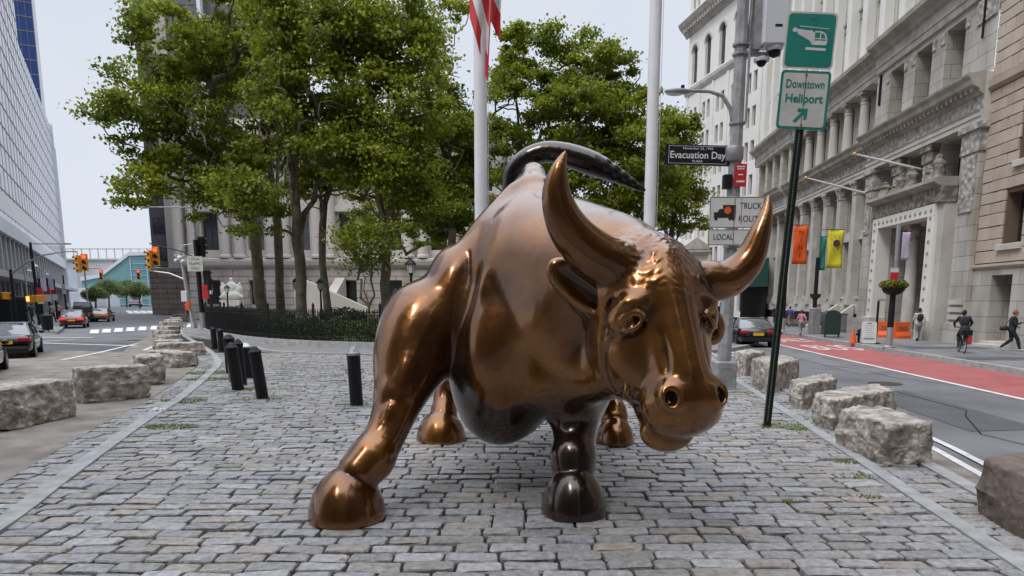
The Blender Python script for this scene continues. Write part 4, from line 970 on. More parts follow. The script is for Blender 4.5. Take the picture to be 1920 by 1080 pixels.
# ---- tan rusticated building, nearest on the right
tb = place(empty('tan_building', label='tan building of rough coursed blocks beside the carved limestone one', cat='building'), 14.6, RM, 26.02)
def tan_building():
    root = tb; X1 = 22.0; holes = [(1.15, 2.35, .0 + .1, 2.55), (1.5, 2.6, 3.6, 5.3), (1.95, 3.1, 6.3, 8.4), (1.95, 3.1, 10.2, 12.4)]
    dr = holes[0]
    more = [(5.2 + k * 4, 6.5 + k * 4, z0, z1) for k in range(4) for (z0, z1) in ((.9, 2.5), (3.6, 5.3), (6.3, 8.4), (10.2, 12.4))]
    mb = MB(); wall_holes(mb, 0, X1, 0, 2.95, [dr] + [h for h in more if h[2] < 1], .9, .0); mb.build('wall', M['limestone'], root)
    up = [h for h in holes[1:] + more if h[2] > 3]
    mb = MB(); wall_holes(mb, .0, X1, 2.95, 30, up, .55, .06); mb.add([(0, .06, 0), (0, 8, 0), (0, 8, 30), (0, .06, 30)], [(0, 1, 2, 3)]); mb.build('wall', M['tanjoint'], root)
    mb = MB(); r = random.Random(5); z = 2.98
    while z < 16:
        h_ = .38 if r.random() < .6 else .44; x = 0.0
        while x < X1:
            l_ = r.choice((.42, .75, .95, .6)); a, b = x, min(X1, x + l_)
            segs = [(a, b)]
            for H_ in up:
                if H_[2] - .1 < z + h_ / 2 < H_[3] + .02:
                    ns = []
                    for (p, q) in segs:
                        if q <= H_[0] or p >= H_[1]: ns.append((p, q)); continue
                        if p < H_[0] - .05: ns.append((p, H_[0]))
                        if q > H_[1] + .05: ns.append((H_[1], q))
                    segs = ns
            for (p, q) in segs:
                if q - p > .06: mb.cham(p + .012, q - .012, -.03 + r.uniform(-.012, .012), .062, z + .016, z + h_ - .016, .018)
            x += l_
        z += h_
    mb.build('rusticated_block', M['tanstone'], root, fix=False)
    for h in up: window(root, h[0], h[1], h[2], h[3], .5, 2, 3, 'bronze_frame', 'glass')
    mb = MB()
    for h in up: mb.cham(h[0] - .12, h[1] + .12, -.14, .05, h[2] - .22, h[2] - .02, .02)
    mb.each('sill', M['limestone_plain'], root)
    mb = MB(); moulding(mb, 0, X1, [(.02, 2.80), (.10, 2.86), (.10, 2.95)]); moulding(mb, 0, X1, [(.02, 9.0), (.14, 9.1), (.14, 9.35), (.02, 9.4)], 0, Matrix.Translation((0, -.03, 0))); mb.build('string_course', M['tanstone'], root)
    mb = MB(); mb.box(dr[0] + .01, dr[1] - .01, .75, .86, .1, 2.5); d = mb.build('door', M['doorwood'], root)
    mb = MB(); mb.box(dr[0] + .15, dr[1] - .15, .73, .749, 1.2, 2.3); mb.build('pane', M['glass'], d)
    mb = MB(); mb.box(dr[0] - .25, dr[1] + .25, -.35, .74, 0.0, .16); mb.box(dr[0] - .12, dr[1] + .12, -.12, .72, .16, .26); mb.build('step', M['limestone_plain'], root)
    mb = MB()
    for k in range(6): mb.box(-.02 - .95, -.05, -.32, .1, .12 + k * .28, .30 + k * .28)
    mb.build('louvre', M['limestone_plain'], root)
    for h in more:
        if h[2] < 1: window(root, h[0], h[1], h[2], h[3], .6, 2, 2)
tan_building()
# ---- unseen street blocks added behind the camera for the bronze and windows to mirror
for nm, lb_, x0, x1, y0, y1, hh, mt_ in (('unseen_office_block', 'tall brown office block added unseen behind the viewpoint across the street head', -16, 9, -30, -48, 48, 'brownstone'),
                                   ('unseen_stone_block', 'tall pale stone block added unseen behind the viewpoint on the left street side', -34, -18.5, -46, -2, 36, 'towerbeige'),
                                   ('unseen_office_block', 'long dark office block added unseen behind the viewpoint along the right pavement', 13.5, 30, -46, 2.5, 44, 'towerdark')):
    b = empty(nm, (min(x0, x1), min(y0, y1), 0), label=lb_, cat='building'); w_, d_ = abs(x1 - x0), abs(y1 - y0)
    mb = MB(); mb.box(0, w_, 0, d_, 0, hh); mb.build('wall', M[mt_], b)
    mb = MB(); mb.box(-.4, w_ + .4, -.4, d_ + .4, hh, hh + 1); mb.box(-.2, w_ + .2, -.2, d_ + .2, 6, 6.5); mb.build('cornice', M['cornice_stone'], b)
    mb = MB()
    for j in range(int(hh / 3.4) - 1):
        for i in range(int(w_ / 2.6)): mb.box(.9 + i * 2.6, 2.2 + i * 2.6, d_ + .001, d_ + .04, 2.4 + j * 3.4, 4.4 + j * 3.4)
        for i in range(int(d_ / 2.6)):
            for xx in ((w_ + .001, w_ + .04), (-.04, -.001)): mb.box(xx[0], xx[1], .9 + i * 2.6, 2.2 + i * 2.6, 2.4 + j * 3.4, 4.4 + j * 3.4)
    mb.build('glazing', M['glass_tint'], b)
# ---- two bare white flag staffs jutting from the limestone building
for (p, q, ln) in (((18.6, 31, 7.0), (14.75, 31.2, 7.9), 'upper'), ((18.8, 36.0, 6.7), (14.75, 36.2, 7.75), 'lower')):
    r = empty('wall_flagpole', (p[0] - 1.0, p[1], p[2]), label=('bare white flagstaff over the carved portal, nearer of two' if ln == 'upper' else 'bare white flagstaff beside the giant columns, farther of two'), cat='flagpole', group='flagstaffs on the limestone facade')
    mb = MB(); o_ = Vector((p[0] - 1.0, p[1], p[2])); mb.tube([Vector(p) - o_, Vector(q) - o_], [.06, .035], 10); mb.build('staff', M['white_pole'], r, smooth=True)
    mb = MB(); mb.sphere(Vector(q) - o_, .08, 10, 8); mb.build('finial', M['plate'], r, smooth=True)
# ---- left: panelled slab over a dark colonnade
KL = math.sqrt(1 + LM * LM)
lb = place(empty('glass_building', label='huge pale panelled building over a dark colonnade on the left', cat='building'), LL, LM, 30.0, 1)
def left_building():
    s = lambda y: (y - 30.0) * KL; X0, X1 = s(40), s(143); root = lb
    mb = MB(); mb.box(X0, X1, 1.6, 2.0, 0, 8.0); mb.build('wall', M['void'], root)
    mb = MB(); mb.box(X0, s(95), -.3, 30, 34.102, 42.5); mb.box(X0, X1 - 7, -.3, 30, 9.6, 34.1); mb.box(X0, X1 - 7, -.31, .0, 8.9, 9.597)
    mb.build('wall', M['panel'], root)
    mb = MB()
    for j in range(1, 15): mb.box(X0, X1 - 7 if j < 11 else s(95), -.36, -.301, 9.6 + j * 2.25, 9.68 + j * 2.25)
    for i in range(40): x = X0 + i * (X1 - 7 - X0) / 40; mb.box(x, x + .07, -.34, -.301, 9.6, 42.45 if x < s(95) else 34.0)
    mb.build('facade_rib', M['panel_grey'], root)
    mb = MB(); mb.box(X0, X1 - 7, -.345, -.30, 9.75, 11.6); mb.build('glazing', M['glass_tint'], root)
    mb = MB(); mb.box(X1 - 7, X1, -.5, 30, 0, 31); mb.build('stair_tower', M['panel_grey'], root)
    mb = MB(); mb.box(X1 - 7.3, X1 - 7, -.7, .2, 0, 34.3); mb.build('pilaster', M['band_white'], root)
    mb = MB(); mb.box(X0, X1 - 7.3, -.6, 1.6, 7.6, 8.9); mb.build('white_band', M['band_white'], root)
    mb = MB(); mb.box(X0, X1 - 7.3, -2.2, 1.6, 3.3, 3.75); mb.build('canopy', M['panel_grey'], root)
    c0 = None
    for i in range(34):
        x = X0 + 1 + i * (X1 - 10 - X0) / 34
        if c0 is None: mb = MB(); mb.cham(-.32, .32, -.25, .5, 0, 3.3, .03); mb.cham(-.30, .30, -.30, .5, 3.75, 7.6, .03); c0 = mb.build('column', M['panel_grey'], root); c = c0
        else: c = copy_tree(c0, root)
        c.location = (x, 0, 0)
left_building()
bt = place(empty('blue_tower', label='dark blue glass tower above the panelled building on the left', cat='building'), LL, LM, 150.0, 1)
mb = MB(); mb.box(0, 9, 1.5, 5.2, 0, 130); mb.build('wall', M['blue_glass'], bt)
mb = MB()
for j in range(45): mb.box(-.12, -.001, 1.5, 5.2, 6 + j * 2.7, 6.2 + j * 2.7)
for i in range(4): mb.box(-.14, -.001, 1.52 + i * 1.18, 1.60 + i * 1.18, 0, 130)
mb.build('mullion', M['towerglass'], bt)
mb = MB(); mb.box(-.4, 9, 5.202, 7.4, 0, 130); mb.build('side_panel', M['sky_blue'], bt)
mb = MB(); mb.box(-.3, 9, 7.402, 22, 0, 130); mb.build('rear_wing', M['panel'], bt)
# ---- beige stone hall behind the park
bh_ = empty('stone_hall', (-28.4, 62, 0), 0, label='pale pinkish stone hall with tall pilasters behind the park trees', cat='building')
def stone_hall():
    root = bh_; W = 28.0; holes = []; bw = 4.0; nb = int(W / bw)
    for i in range(nb):
        c = (i + .5) * bw; holes += [(c - .72, c + .72, 1.3, 3.4), (c - .72, c + .72, 6.0, 9.2), (c - .7, c + .7, 11.0, 13.0)]
    mb = MB(); wall_holes(mb, 0, W, 0, 4.7, [h for h in holes if h[2] < 3], .6); mb.build('wall', M['beigestone'], root)
    mb = MB(); wall_holes(mb, 0, W, 4.7, 17, [h for h in holes if h[2] > 3], .6, .25); mb.add([(0, 0, 0), (0, 20, 0), (0, 20, 17), (0, 0, 17)], [(0, 1, 2, 3)]); mb.add([(0, .2, 17), (W, .2, 17), (W, 20, 17), (0, 20, 17)], [(0, 1, 2, 3)]); mb.build('wall', M['beigeplain'], root)
    for h in holes: window(root, h[0], h[1], h[2], h[3], .7 if h[2] > 3 else .5, 2, 3)
    mb = MB(); moulding(mb, -.3, W, [(.1, 4.5), (.35, 4.7), (.45, 5.0), (.45, 5.2), (.05, 5.3)]); moulding(mb, -.4, W, [(.2, 14.4), (.6, 15.0), (1.0, 15.4), (1.0, 15.8), (.1, 15.9)]); mb.build('cornice', M['beigeplain'], root)
    p0 = None
    for i in range(nb + 1):
        for dx in (-.62, .62):
            x = i * bw + dx
            if p0 is None: mb = MB(); mb.lathe([(.55, 5.3), (.55, 5.5), (.46, 5.6), (.45, 9), (.40, 13.2), (.46, 13.3), (.58, 14.0), (.6, 14.4)], 16); p0 = mb.build('column', M['beigeplain'], root, smooth=True); p = p0
            else: p = copy_tree(p0, root)
            p.location = (x, -.05, 0)
    mb = MB()
    for i in range(nb):
        c = (i + .5) * bw; mb.box(c - 1.0, c + 1.0, -.1, .24, 9.25, 9.6); mb.prism([(c - 1.0, 9.6), (c, 10.3), (c + 1.0, 9.6)], 'y', -.1, .24)
    mb.each('pediment', M['beigeplain'], root)
    mb = MB(); mb.prism([(-7, .1), (-7, .8), (-.4, 3.6), (-.01, 3.6), (-.01, 0)], 'x', 13.0, 13.8); mb.prism([(11.5, 3.0), (12.2, 3.3), (17.5, .9), (17.5, .0), (11.5, 0)], 'y', -7.4, -6.8); mb.each('stair_cheek', M['beigeplain'], root)
stone_hall()
# ---- dark tower behind the hall at the left
tw = empty('dark_tower', (-41.6, 82, 0), 0, label='dark brown high-rise with grey column behind the park trees', cat='building')
def dark_tower():
    mb = MB(); mb.box(0, 14, 0, 12, 5.5, 55); mb.build('wall', M['towerdark'], tw)
    mb = MB(); mb.box(-.2, 20, -.6, 12, 0, 5.3); mb.build('base_wall', M['brownstone'], tw)
    mb = MB(); mb.box(2.0, 3.6, -.5, -.002, 5.3, 55); mb.build('pier', M['towerbeige'], tw)
    mb = MB(); mb.box(3.62, 7.2, -.2, -.003, 5.5, 55); mb.build('glazing', M['towerglass'], tw)
    mb = MB(); mb.box(7.3, 7.7, -.7, -.002, 0.1, 55); mb.build('mullion', M['band_white'], tw)
    for j in range(16): window(tw, .35, 1.7, 6.2 + j * 3.0, 8.0 + j * 3.0, -.06, 2, 2)
    mb = MB()
    for j in range(16): mb.box(3.62, 7.2, -.23, -.201, 6.5 + j * 3, 6.62 + j * 3)
    mb.build('mullion', M['towerdark'], tw)
dark_tower()
# ---- far glass pavilion closing the left street
fg = empty('glass_pavilion', (-113, 185, 0), 0, label='far teal glass pavilion with a sloping roof at the street end', cat='building')
mb = MB(); mb.prism([(0, 0), (0, 6.5), (5.2, 7.4), (13.2, 13.0), (26, 13.4), (26, 0)], 'y', 0, 20); mb.build('wall', M['teal_glass'], fg)
mb = MB(); mb.prism([(0, 6.52), (0, 7.6), (5.2, 8.3), (13.2, 14.0), (26, 14.3), (26, 13.42), (13.2, 13.02), (5.2, 7.42)], 'y', -.5, 20); mb.build('roof', M['band_white'], fg)
mb = MB()
for x in (13.2, 17.5, 20.5, 23.5): mb.box(x, x + .22, -.25, -.001, 0, 12.9)
for j in range(9): mb.box(1 if j < 4 else 13, 26, -.15, -.002, 1.5 * j + .4, 1.5 * j + .52)
mb.build('mullion', M['mullion'], fg)
mb = MB(); mb.box(-9, 6, 5, 12, 0, 12.2); mb.box(-9, 12, 4.5, 12, 12.2, 12.6)
for i in range(16): mb.box(-9 + i * 2.2, -8.8 + i * 2.2, 5, 5.2, 12.6, 15.2)
mb.box(-9, 25, 5, 5.15, 15.0, 15.25); mb.build('roof_fence', M['panel_grey'], fg)
fb = empty('white_shed', (-106, 172, 0), 0, label='low white building with blue windows under the far glass pavilion', cat='building')
mb = MB(); mb.box(0, 6.5, 0, 6, 0, 4.6); mb.build('wall', M['band_white'], fb); mb = MB(); mb.box(.7, 2.6, -.06, -.001, 2.4, 3.6); mb.box(3.4, 5.8, -.06, -.001, 2.4, 3.6); mb.build('window', M['blue'], fb)
ft = empty('far_block', (-102, 160, 0), 0, label='narrow grey apartment block past the end of the panelled building', cat='building')
mb = MB(); mb.box(-4.6, -1.6, 0, 8, 0, 9); mb.build('wall', M['panel'], ft)
for j in range(5): window(ft, -4.2, -2.0, .9 + j * 1.65, 2.0 + j * 1.65, -.05, 3, 1)
# ------------------------------------------------------------------ lettering
def text(name, s_, size, m, parent, loc, width=None, depth=.002, rot=(R(90), 0, 0), bold=0.0, spacing=1.0, xs=1.0):
    cu = bpy.data.curves.new(name, 'FONT'); cu.body = s_; cu.size = size; cu.extrude = depth; cu.align_x = 'CENTER'; cu.align_y = 'CENTER'; cu.offset = bold; cu.space_character = spacing; cu.resolution_u = 4
    t = bpy.data.objects.new(name, cu); C.objects.link(t)
    bpy.context.view_layer.update(); dg = bpy.context.evaluated_depsgraph_get()
    me = bpy.data.meshes.new_from_object(t.evaluated_get(dg)); bpy.data.objects.remove(t)
    xsv = [v.co.x for v in me.vertices]; w_ = max(xsv) - min(xsv)
    fx = width / w_ if width else xs
    for v in me.vertices: v.co.x *= fx
    me.materials.clear(); me.materials.append(M[m])
    o = bpy.data.objects.new(name, me); C.objects.link(o); o.parent = parent; o.location = loc; o.rotation_euler = rot; return o
def rrect(w_, h_, r, n=5):
    P = []
    for cx, cz, a0 in ((w_/2 - r, h_/2 - r, 0), (-w_/2 + r, h_/2 - r, 90), (-w_/2 + r, -h_/2 + r, 180), (w_/2 - r, -h_/2 + r, 270)):
        for i in range(n + 1): t = R(a0 + 90 * i / n); P.append((cx + r * math.cos(t), cz + r * math.sin(t)))
    return P
def plate(mb, w_, h_, r, y0, y1, cx=0, cz=0, m=0): mb.prism([(p[0] + cx, p[1] + cz) for p in rrect(w_, h_, r)], 'y', y0, y1, m); return mb
# ------------------------------------------------------------------ the leaning heliport sign
hp = empty('street_sign', (3.45, 9.25, -.02), label='leaning dark green post with teal helicopter sign and white Downtown Heliport plate', cat='street sign')
hp.rotation_euler = (0, R(2.9), R(-2))
mb = MB(); mb.box(-.038, .038, -.012, .012, 0, 4.1); mb.box(-.045, -.032, -.034, .012, 0, 4.1); mb.box(.032, .045, -.034, .012, 0, 4.1); mb.build('post', M['green_pole'], hp)
mb = MB()
for k in range(150): z = .1 + k * .026; mb.box(-.007, .007, -.0135, -.0122, z, z + .013)
mb.build('punched_hole', M['galv'], hp)['kind'] = 'stuff'
mb = MB(); plate(mb, .62, .66, .05, -.035, -.031, 0, 4.90); h1 = mb.build('sign_panel', M['sign_cream'], hp)
mb = MB(); plate(mb, .575, .615, .05, -.038, -.0353, 0, 4.90); mb.build('sign_face', M['teal'], h1)
# helicopter symbol
mb = MB(); y0, y1, oz = -.041, -.0383, 4.90
def pp(P): mb.prism([(x - .31, oz + .33 - z) for x, z in P], 'y', y0, y1)
pp([(.13, .20), (.26, .215), (.33, .215), (.33, .235), (.36, .235), (.36, .33), (.50, .33), (.515, .345), (.515, .365), (.50, .38), (.34, .38), (.30, .33), (.15, .26)])
pp([(.36, .22), (.44, .22), (.49, .245), (.515, .30), (.515, .345), (.50, .33), (.50, .31), (.475, .255), (.43, .235), (.36, .235)])
pp([(.425, .235), (.437, .235), (.437, .33), (.425, .33)]); pp([(.36, .3), (.51, .3), (.51, .312), (.36, .312)])
pp([(.17, .165), (.53, .185), (.53, .193), (.17, .175)]); pp([(.26, .41), (.51, .415), (.51, .445), (.26, .44)])
mb.lathe([(.028, -.0015), (.028, .0015)], 12, 0, M=Matrix.Translation((-.20, -.0395, oz + .33 - .215)) @ Matrix.Rotation(R(90), 4, 'X'))
mb.build('helicopter_symbol', M['sign_white'], h1)
mb = MB(); plate(mb, .62, .70, .05, -.034, -.030, 0, 4.20); h2 = mb.build('sign_panel', M['teal'], hp)
mb = MB(); plate(mb, .555, .635, .03, -.037, -.0343, 0, 4.20); mb.build('sign_face', M['sign_cream'], h2)
text('lettering', 'Downtown', .14, 'teal', h2, (0, -.0385, 4.385), .475, bold=.002); text('lettering', 'Heliport', .14, 'teal', h2, (0, -.0385, 4.215), .465, bold=.004)
mb = MB(); mb.prism([(-.11, 3.95), (-.08, 3.925), (.02, 4.03), (.02, 3.97), (.06, 3.97), (.065, 4.10), (-.06, 4.10), (-.06, 4.06), (-.01, 4.06)], 'y', -.040, -.0372); mb.build('arrow', M['teal'], h2)
mb = MB(); mb.prism([(-.004, 4.56), (.008, 4.56), (.004, 3.86), (-.006, 3.86)], 'y', -.0395, -.0383)
for z in (5.16, 4.50, 3.90): mb.lathe([(.014, -.003), (.014, .003)], 10, 0, M=Matrix.Translation((0, -.043, z)) @ Matrix.Rotation(R(90), 4, 'X'))
mb.each('bolt', M['rust'], hp)
# ------------------------------------------------------------------ big light pole with signs and camera box
lp = empty('lamp_post', (4.09, 13.35, -.02), label='thick weathered grey lamp post carrying the Evacuation Day and truck route signs', cat='lamp post')
mb = MB(); mb.tube([(0, 0, .55), (.02, 0, 2.6), (.04, 0, 7.6)], [.135, .125, .105], 8); mb.build('pole', M['grey_paint'], lp, smooth=True)
mb = MB(); mb.cham(-.20, .20, -.20, .20, 0, .56, .03); mb.box(-.235, .235, -.235, .235, 0, .05); b_ = mb.build('base', M['grey_paint'], lp)
mb = MB(); mb.box(-.12, .12, -.206, -.201, .12, .44); mb.build('hatch', M['galv'], b_)
mb = MB(); pts = [(.02, 0, 4.55), (-.03, 0, 4.85), (-.10, 0, 5.15), (-.25, 0, 5.38), (-.5, 0, 5.46), (-.85, 0, 5.47)]; mb.tube(pts, [.045, .045, .04, .036, .032, .03], 10); mb.build('lamp_arm', M['grey_paint'], lp, smooth=True)
mb = MB(); mb.sphere((-1.08, 0, 5.46), .25, 14, 8, sc3=(1, .42, .22)); l_ = mb.build('luminaire', M['grey_paint'], lp, smooth='all')
mb = MB(); mb.sphere((-1.13, 0, 5.425), .17, 12, 8, sc3=(1, .42, .25)); mb.build('lens', M['lamp_glass'], l_, smooth='all')
mb = MB(); mb.cham(-1.02, -.96, -.03, .03, 5.5, 5.57, .01); mb.build('photocell', M['black_metal'], l_)
mb = MB(); plate(mb, 1.26, .36, .01, -.02, .02, -.745, 4.33); e_ = mb.build('name_sign', M['sign_black'], lp); e_.rotation_euler = (0, R(1.4), 0)
mb = MB()
for a in (-.0215,):
    for (x0, x1, z0, z1) in ((-1.315, -.245, 4.482, 4.488), (-1.315, -.245, 4.178, 4.184), (-1.315, -1.309, 4.184, 4.482), (-.251, -.245, 4.184, 4.482)): mb.box(x0, x1, a - .002, a, z0, z1)
mb.build('border', M['text_white'], e_)
text('lettering', 'November 25, 1783', .06, 'text_white', e_, (-.78, -.022, 4.445), .55); text('lettering', 'Evacuation Day', .175, 'text_white', e_, (-.78, -.022, 4.325), 1.02, bold=.002); text('lettering', 'PLAZA', .06, 'text_white', e_, (-.78, -.022, 4.22), .19)
mb = MB(); mb.lathe([(.15, 4.24), (.17, 4.27), (.17, 4.47), (.15, 4.5)], 14, 0); mb.build('clamp', M['galv'], lp, smooth=True)
mb = MB(); mb.box(-.02, .2, -.16, -.13, 3.77, 4.17); r_ = mb.build('red_sign', M['red'], lp)
for z, w_, h_ in ((4.12, .15, .022), (4.08, .13, .018), (3.98, .09, .022), (3.86, .15, .03)): mb = MB(); mb.box(.09 - w_/2, .09 + w_/2, -.1625, -.1602, z - h_/2, z + h_/2); mb.build('printed_line', M['text_white'], r_)
mb = MB(); mb.cham(-.2, -.05, -.15, .0, 3.74, 3.99, .01); mb.build('junction_box', M['black_metal'], lp)
mb = MB(); plate(mb, 1.0, .56, .02, -.17, -.162, .05, 3.31); ts = mb.build('route_sign', M['sign_white'], lp)
mb = MB(); mb.box(-.445, .545, -.173, -.1702, 3.572, 3.58); mb.box(-.445, .545, -.173, -.1702, 3.04, 3.048); mb.box(-.445, -.437, -.173, -.1702, 3.048, 3.572); mb.box(.537, .545, -.173, -.1702, 3.048, 3.572); mb.build('border', M['text_black'], ts)
mb = MB(); mb.prism([(-.37, 3.24), (-.37, 3.31), (-.31, 3.31), (-.27, 3.37), (-.21, 3.37), (-.21, 3.44), (.03, 3.44), (.03, 3.21), (-.37, 3.21)], 'y', -.173, -.1702)
for cx in (-.33, -.07, -.01): mb.lathe([(.032, -.001), (.032, .001)], 12, 0, M=Matrix.Translation((cx, -.1725, 3.195)) @ Matrix.Rotation(R(90), 4, 'X'))
mb.build('truck_symbol', M['text_black'], ts)
mb = MB(); mb.lathe([(.065, -.001), (.065, .001)], 16, 0, M=Matrix.Translation((-.12, -.1745, 3.345)) @ Matrix.Rotation(R(90), 4, 'X')); mb.build('sticker', M['orange'], ts)
text('lettering', 'TRUCK', .16, 'text_black', ts, (.30, -.172, 3.42), .40); text('lettering', 'ROUTE', .16, 'text_black', ts, (.30, -.172, 3.19), .42)
mb = MB(); plate(mb, 1.0, .29, .02, -.17, -.162, .04, 2.86); t2 = mb.build('route_sign', M['sign_white'], lp)
mb = MB(); mb.box(-.455, .535, -.173, -.1702, 2.99, 2.998); mb.box(-.455, .535, -.173, -.1702, 2.722, 2.73); mb.box(-.455, -.447, -.173, -.1702, 2.73, 2.99); mb.box(.527, .535, -.173, -.1702, 2.73, 2.99); mb.prism([(.22, 2.80), (.31, 2.89), (.25, 2.94), (.40, 2.94), (.40, 2.80), (.35, 2.85), (.26, 2.76)], 'y', -.173, -.1702); mb.build('border', M['text_black'], t2)
text('lettering', 'LOCAL', .15, 'text_black', t2, (-.18, -.172, 2.86), .36)
mb = MB(); mb.box(.0, .014, -.1742, -.1732, 2.74, 3.56); mb.box(.13, .14, -.1742, -.1732, 3.1, 3.56); mb.build('rust_streak', M['rust'], ts)
mb = MB(); mb.cham(.36, .80, -.22, .20, 6.22, 7.5, .02); cb = mb.build('camera_box', M['white_plastic'], lp)
mb = MB(); mb.box(.55, .68, -.225, -.2203, 6.48, 6.52); mb.build('slot', M['black_metal'], cb)
mb = MB(); mb.lathe([(.14, 6.22), (.15, 6.16), (.13, 6.13)], 16, 0, (.62, -.05, 0)); q_ = mb.build('camera_housing', M['white_plastic'], cb, smooth=True)
mb = MB(); mb.sphere((.62, -.05, 6.12), .105, 14, 8); mb.build('camera_dome', M['black_metal'], q_, smooth='all')
mb = MB(); mb.lathe([(.02, 6.05), (.14, 6.0), (.13, 5.95)], 16, 0, (.40, -.05, 0)); q_ = mb.build('camera_housing', M['white_plastic'], lp, smooth=True)
mb = MB(); mb.sphere((.40, -.05, 5.95), .09, 14, 8); mb.build('camera_dome', M['black_metal'], q_, smooth='all')
mb = MB(); mb.box(.05, .74, -.04, .04, 6.06, 6.12); mb.box(.05, .42, -.03, .03, 6.2, 6.26); mb.box(.22, .36, -.10, .10, 6.15, 7.45); mb.tube([(.16, 0, 6.3), (.19, .0, 6.8), (.2, 0, 7.5)], .03, 8); mb.build('bracket', M['galv'], lp)
mb = MB()
for z in (2.7, 3.5, 4.9, 6.09, 6.25): mb.tube([(.03, 0, z - .02), (.03, 0, z + .02)], .145, 10)
mb.tube([(.15, -.1, 4.9), (.16, -.1, 6.2)], .022, 8); mb.each('strap', M['galv'], lp)
# ------------------------------------------------------------------ flagpoles and flag
def flagpole(x, Y, r0, r1, h_, label):
    r = empty('flagpole', (x, Y, -.02), label=label, cat='flagpole', group='tall white flagpoles behind the bull')
    mb = MB(); mb.tube([(0, 0, .1), (0, 0, h_ * .5), (0, 0, h_)], [r0, (r0 + r1) / 2, r1], 20); mb.build('pole', M['white_pole'], r, smooth=True)
    mb = MB(); mb.lathe([(.36, 0), (.36, .08), (.25, .14), (.22, .22)], 20); mb.build('base', M['galv'], r, smooth=True)
    mb = MB(); mb.sphere((0, 0, h_ + .12), .13, 14, 8); mb.build('finial', M['plate'], r, smooth='all')
    mb = MB(); mb.tube([(r0 + .02, -.05, 1), (r1 + .05, -.03, h_ - .1)], .008, 6); mb.build('halyard', M['white_plastic'], r)
flagpole(-.86, 20, .195, .15, 17, 'thick white flagpole with the striped flag, left of two behind the bull')
flagpole(3.85, 20, .17, .15, 17, 'bare white flagpole nearer the lamp post, right of two behind the bull')
def flag():
    N1, N2 = 40, 60; V = []; Fq = []; mi = []
    for i in range(N1 + 1):
        s = i / N1
        for j in range(N2 + 1):
            t = j / N2
            x = -.30 + .03 * math.sin(s * 5) + (t * .92 if t < .52 else .478 + (t - .52) * .72)
            z = 12.55 - 3.4 * s - 3.2 * min(t, .52) + (min(1, (t - .52) / .12) * 1.65 - (t - .52) * 1.2 if t > .52 else 0)
            y = -.18 + .09 * math.sin(t * 14 + s * 2) + (.10 * (t - .5) if t > .5 else 0) + .03 * math.sin(s * 9)
            V.append((x, y, z))
    for i in range(N1):
        for j in range(N2):
            Fq.append((i*(N2+1)+j, i*(N2+1)+j+1, (i+1)*(N2+1)+j+1, (i+1)*(N2+1)+j)); st = int((i + .5) / N1 * 5); mi.append(st % 2)
    mb = MB(); mb.add(V, Fq); mb.mi = mi
    o = mb.build('flag', [M['red'], M['sign_white']], smooth='all', fix=False)
    md = o.modifiers.new('thick', 'SOLIDIFY'); md.thickness = .006
    o.location = (-.80, 20, 0); tag(o, 'red and white striped flag hanging limp from the left white flagpole', 'flag')
flag()
# ------------------------------------------------------------------ bollards
def bollard(u, v, r_, h_, lean, label, capm='black_metal', ring=True):
    p = G(u, v); b = empty('bollard', (p.x, p.y, -.02), label=label, cat='bollard', group='bollards on the cobbled plaza')
    b.rotation_euler = (0, R(lean), 0)
    mb = MB(); mb.lathe([(r_, 0), (r_, h_ * .86)], 20); mb.build('post', M['black_metal'], b, smooth=True)
    mb = MB(); mb.lathe([(r_ * 1.08, h_*.86), (r_ * 1.12, h_*.875), (r_ * 1.12, h_*.9), (r_ * .85, h_*.925), (r_*.72, h_*.95), (r_*.5, h_*.98), (r_*.2, h_), (.005, h_ + .003)], 20); c_ = mb.build('cap', M[capm], b, smooth=True)
    mb = MB()
    for k in range(5): a = k * 1.257; mb.lathe([(.01, -.004), (.01, .004)], 6, 0, (r_*.8*math.cos(a), r_*.8*math.sin(a), h_*.935))
    mb.build('bolt', M['silver'], c_)
    if ring:
        for sgn in (-1, 1):
            mb = MB(); mb.tube([(sgn*(r_ - .01), 0, h_*.62), (sgn*(r_ + .035), 0, h_*.62), (sgn*(r_ + .035), 0, h_*.58), (sgn*(r_-.01), 0, h_*.57)], .007, 6); mb.build('eyelet', M['black_metal'], b)
    return b
bollard(669, 760, .105, .97, -1.8, 'black bollard standing alone, nearest the bull', 'galv')
bollard(447, 732, .11, .93, -5.5, 'leaning black bollard left of the silver-topped one', 'black_metal', False)
bollard(493, 748, .10, .94, -6.5, 'leaning black bollard right of the silver-topped one', 'black_metal', False)
bollard(463, 709, .155, .80, 0, 'squat black bollard with bright silver dome', 'silver', False)
bollard(455, 722, .09, .95, -3, 'black bollard half hidden behind the leaning left one', 'black_metal', False)
bollard(434, 700, .12, .93, -1, 'black bollard behind the group, beside the thin grey stake', 'black_metal', False)
bollard(403, 653, .10, .78, -2, 'far black bollard by the park walk, left of the pair', 'black_metal', False)
bollard(416, 658, .10, .78, -2, 'far black bollard by the park walk, right of the pair', 'black_metal', False)
p = G(432, 717); mb = MB(); mb.box(-.025, .025, -.02, .02, 0, .72); mb.box(-.04, .04, -.03, .03, .0, .02); o = mb.build('stake', M['galv']); o.location = (p.x, p.y, -.02); tag(o, 'thin grey metal stake beside the black bollards', 'stake')
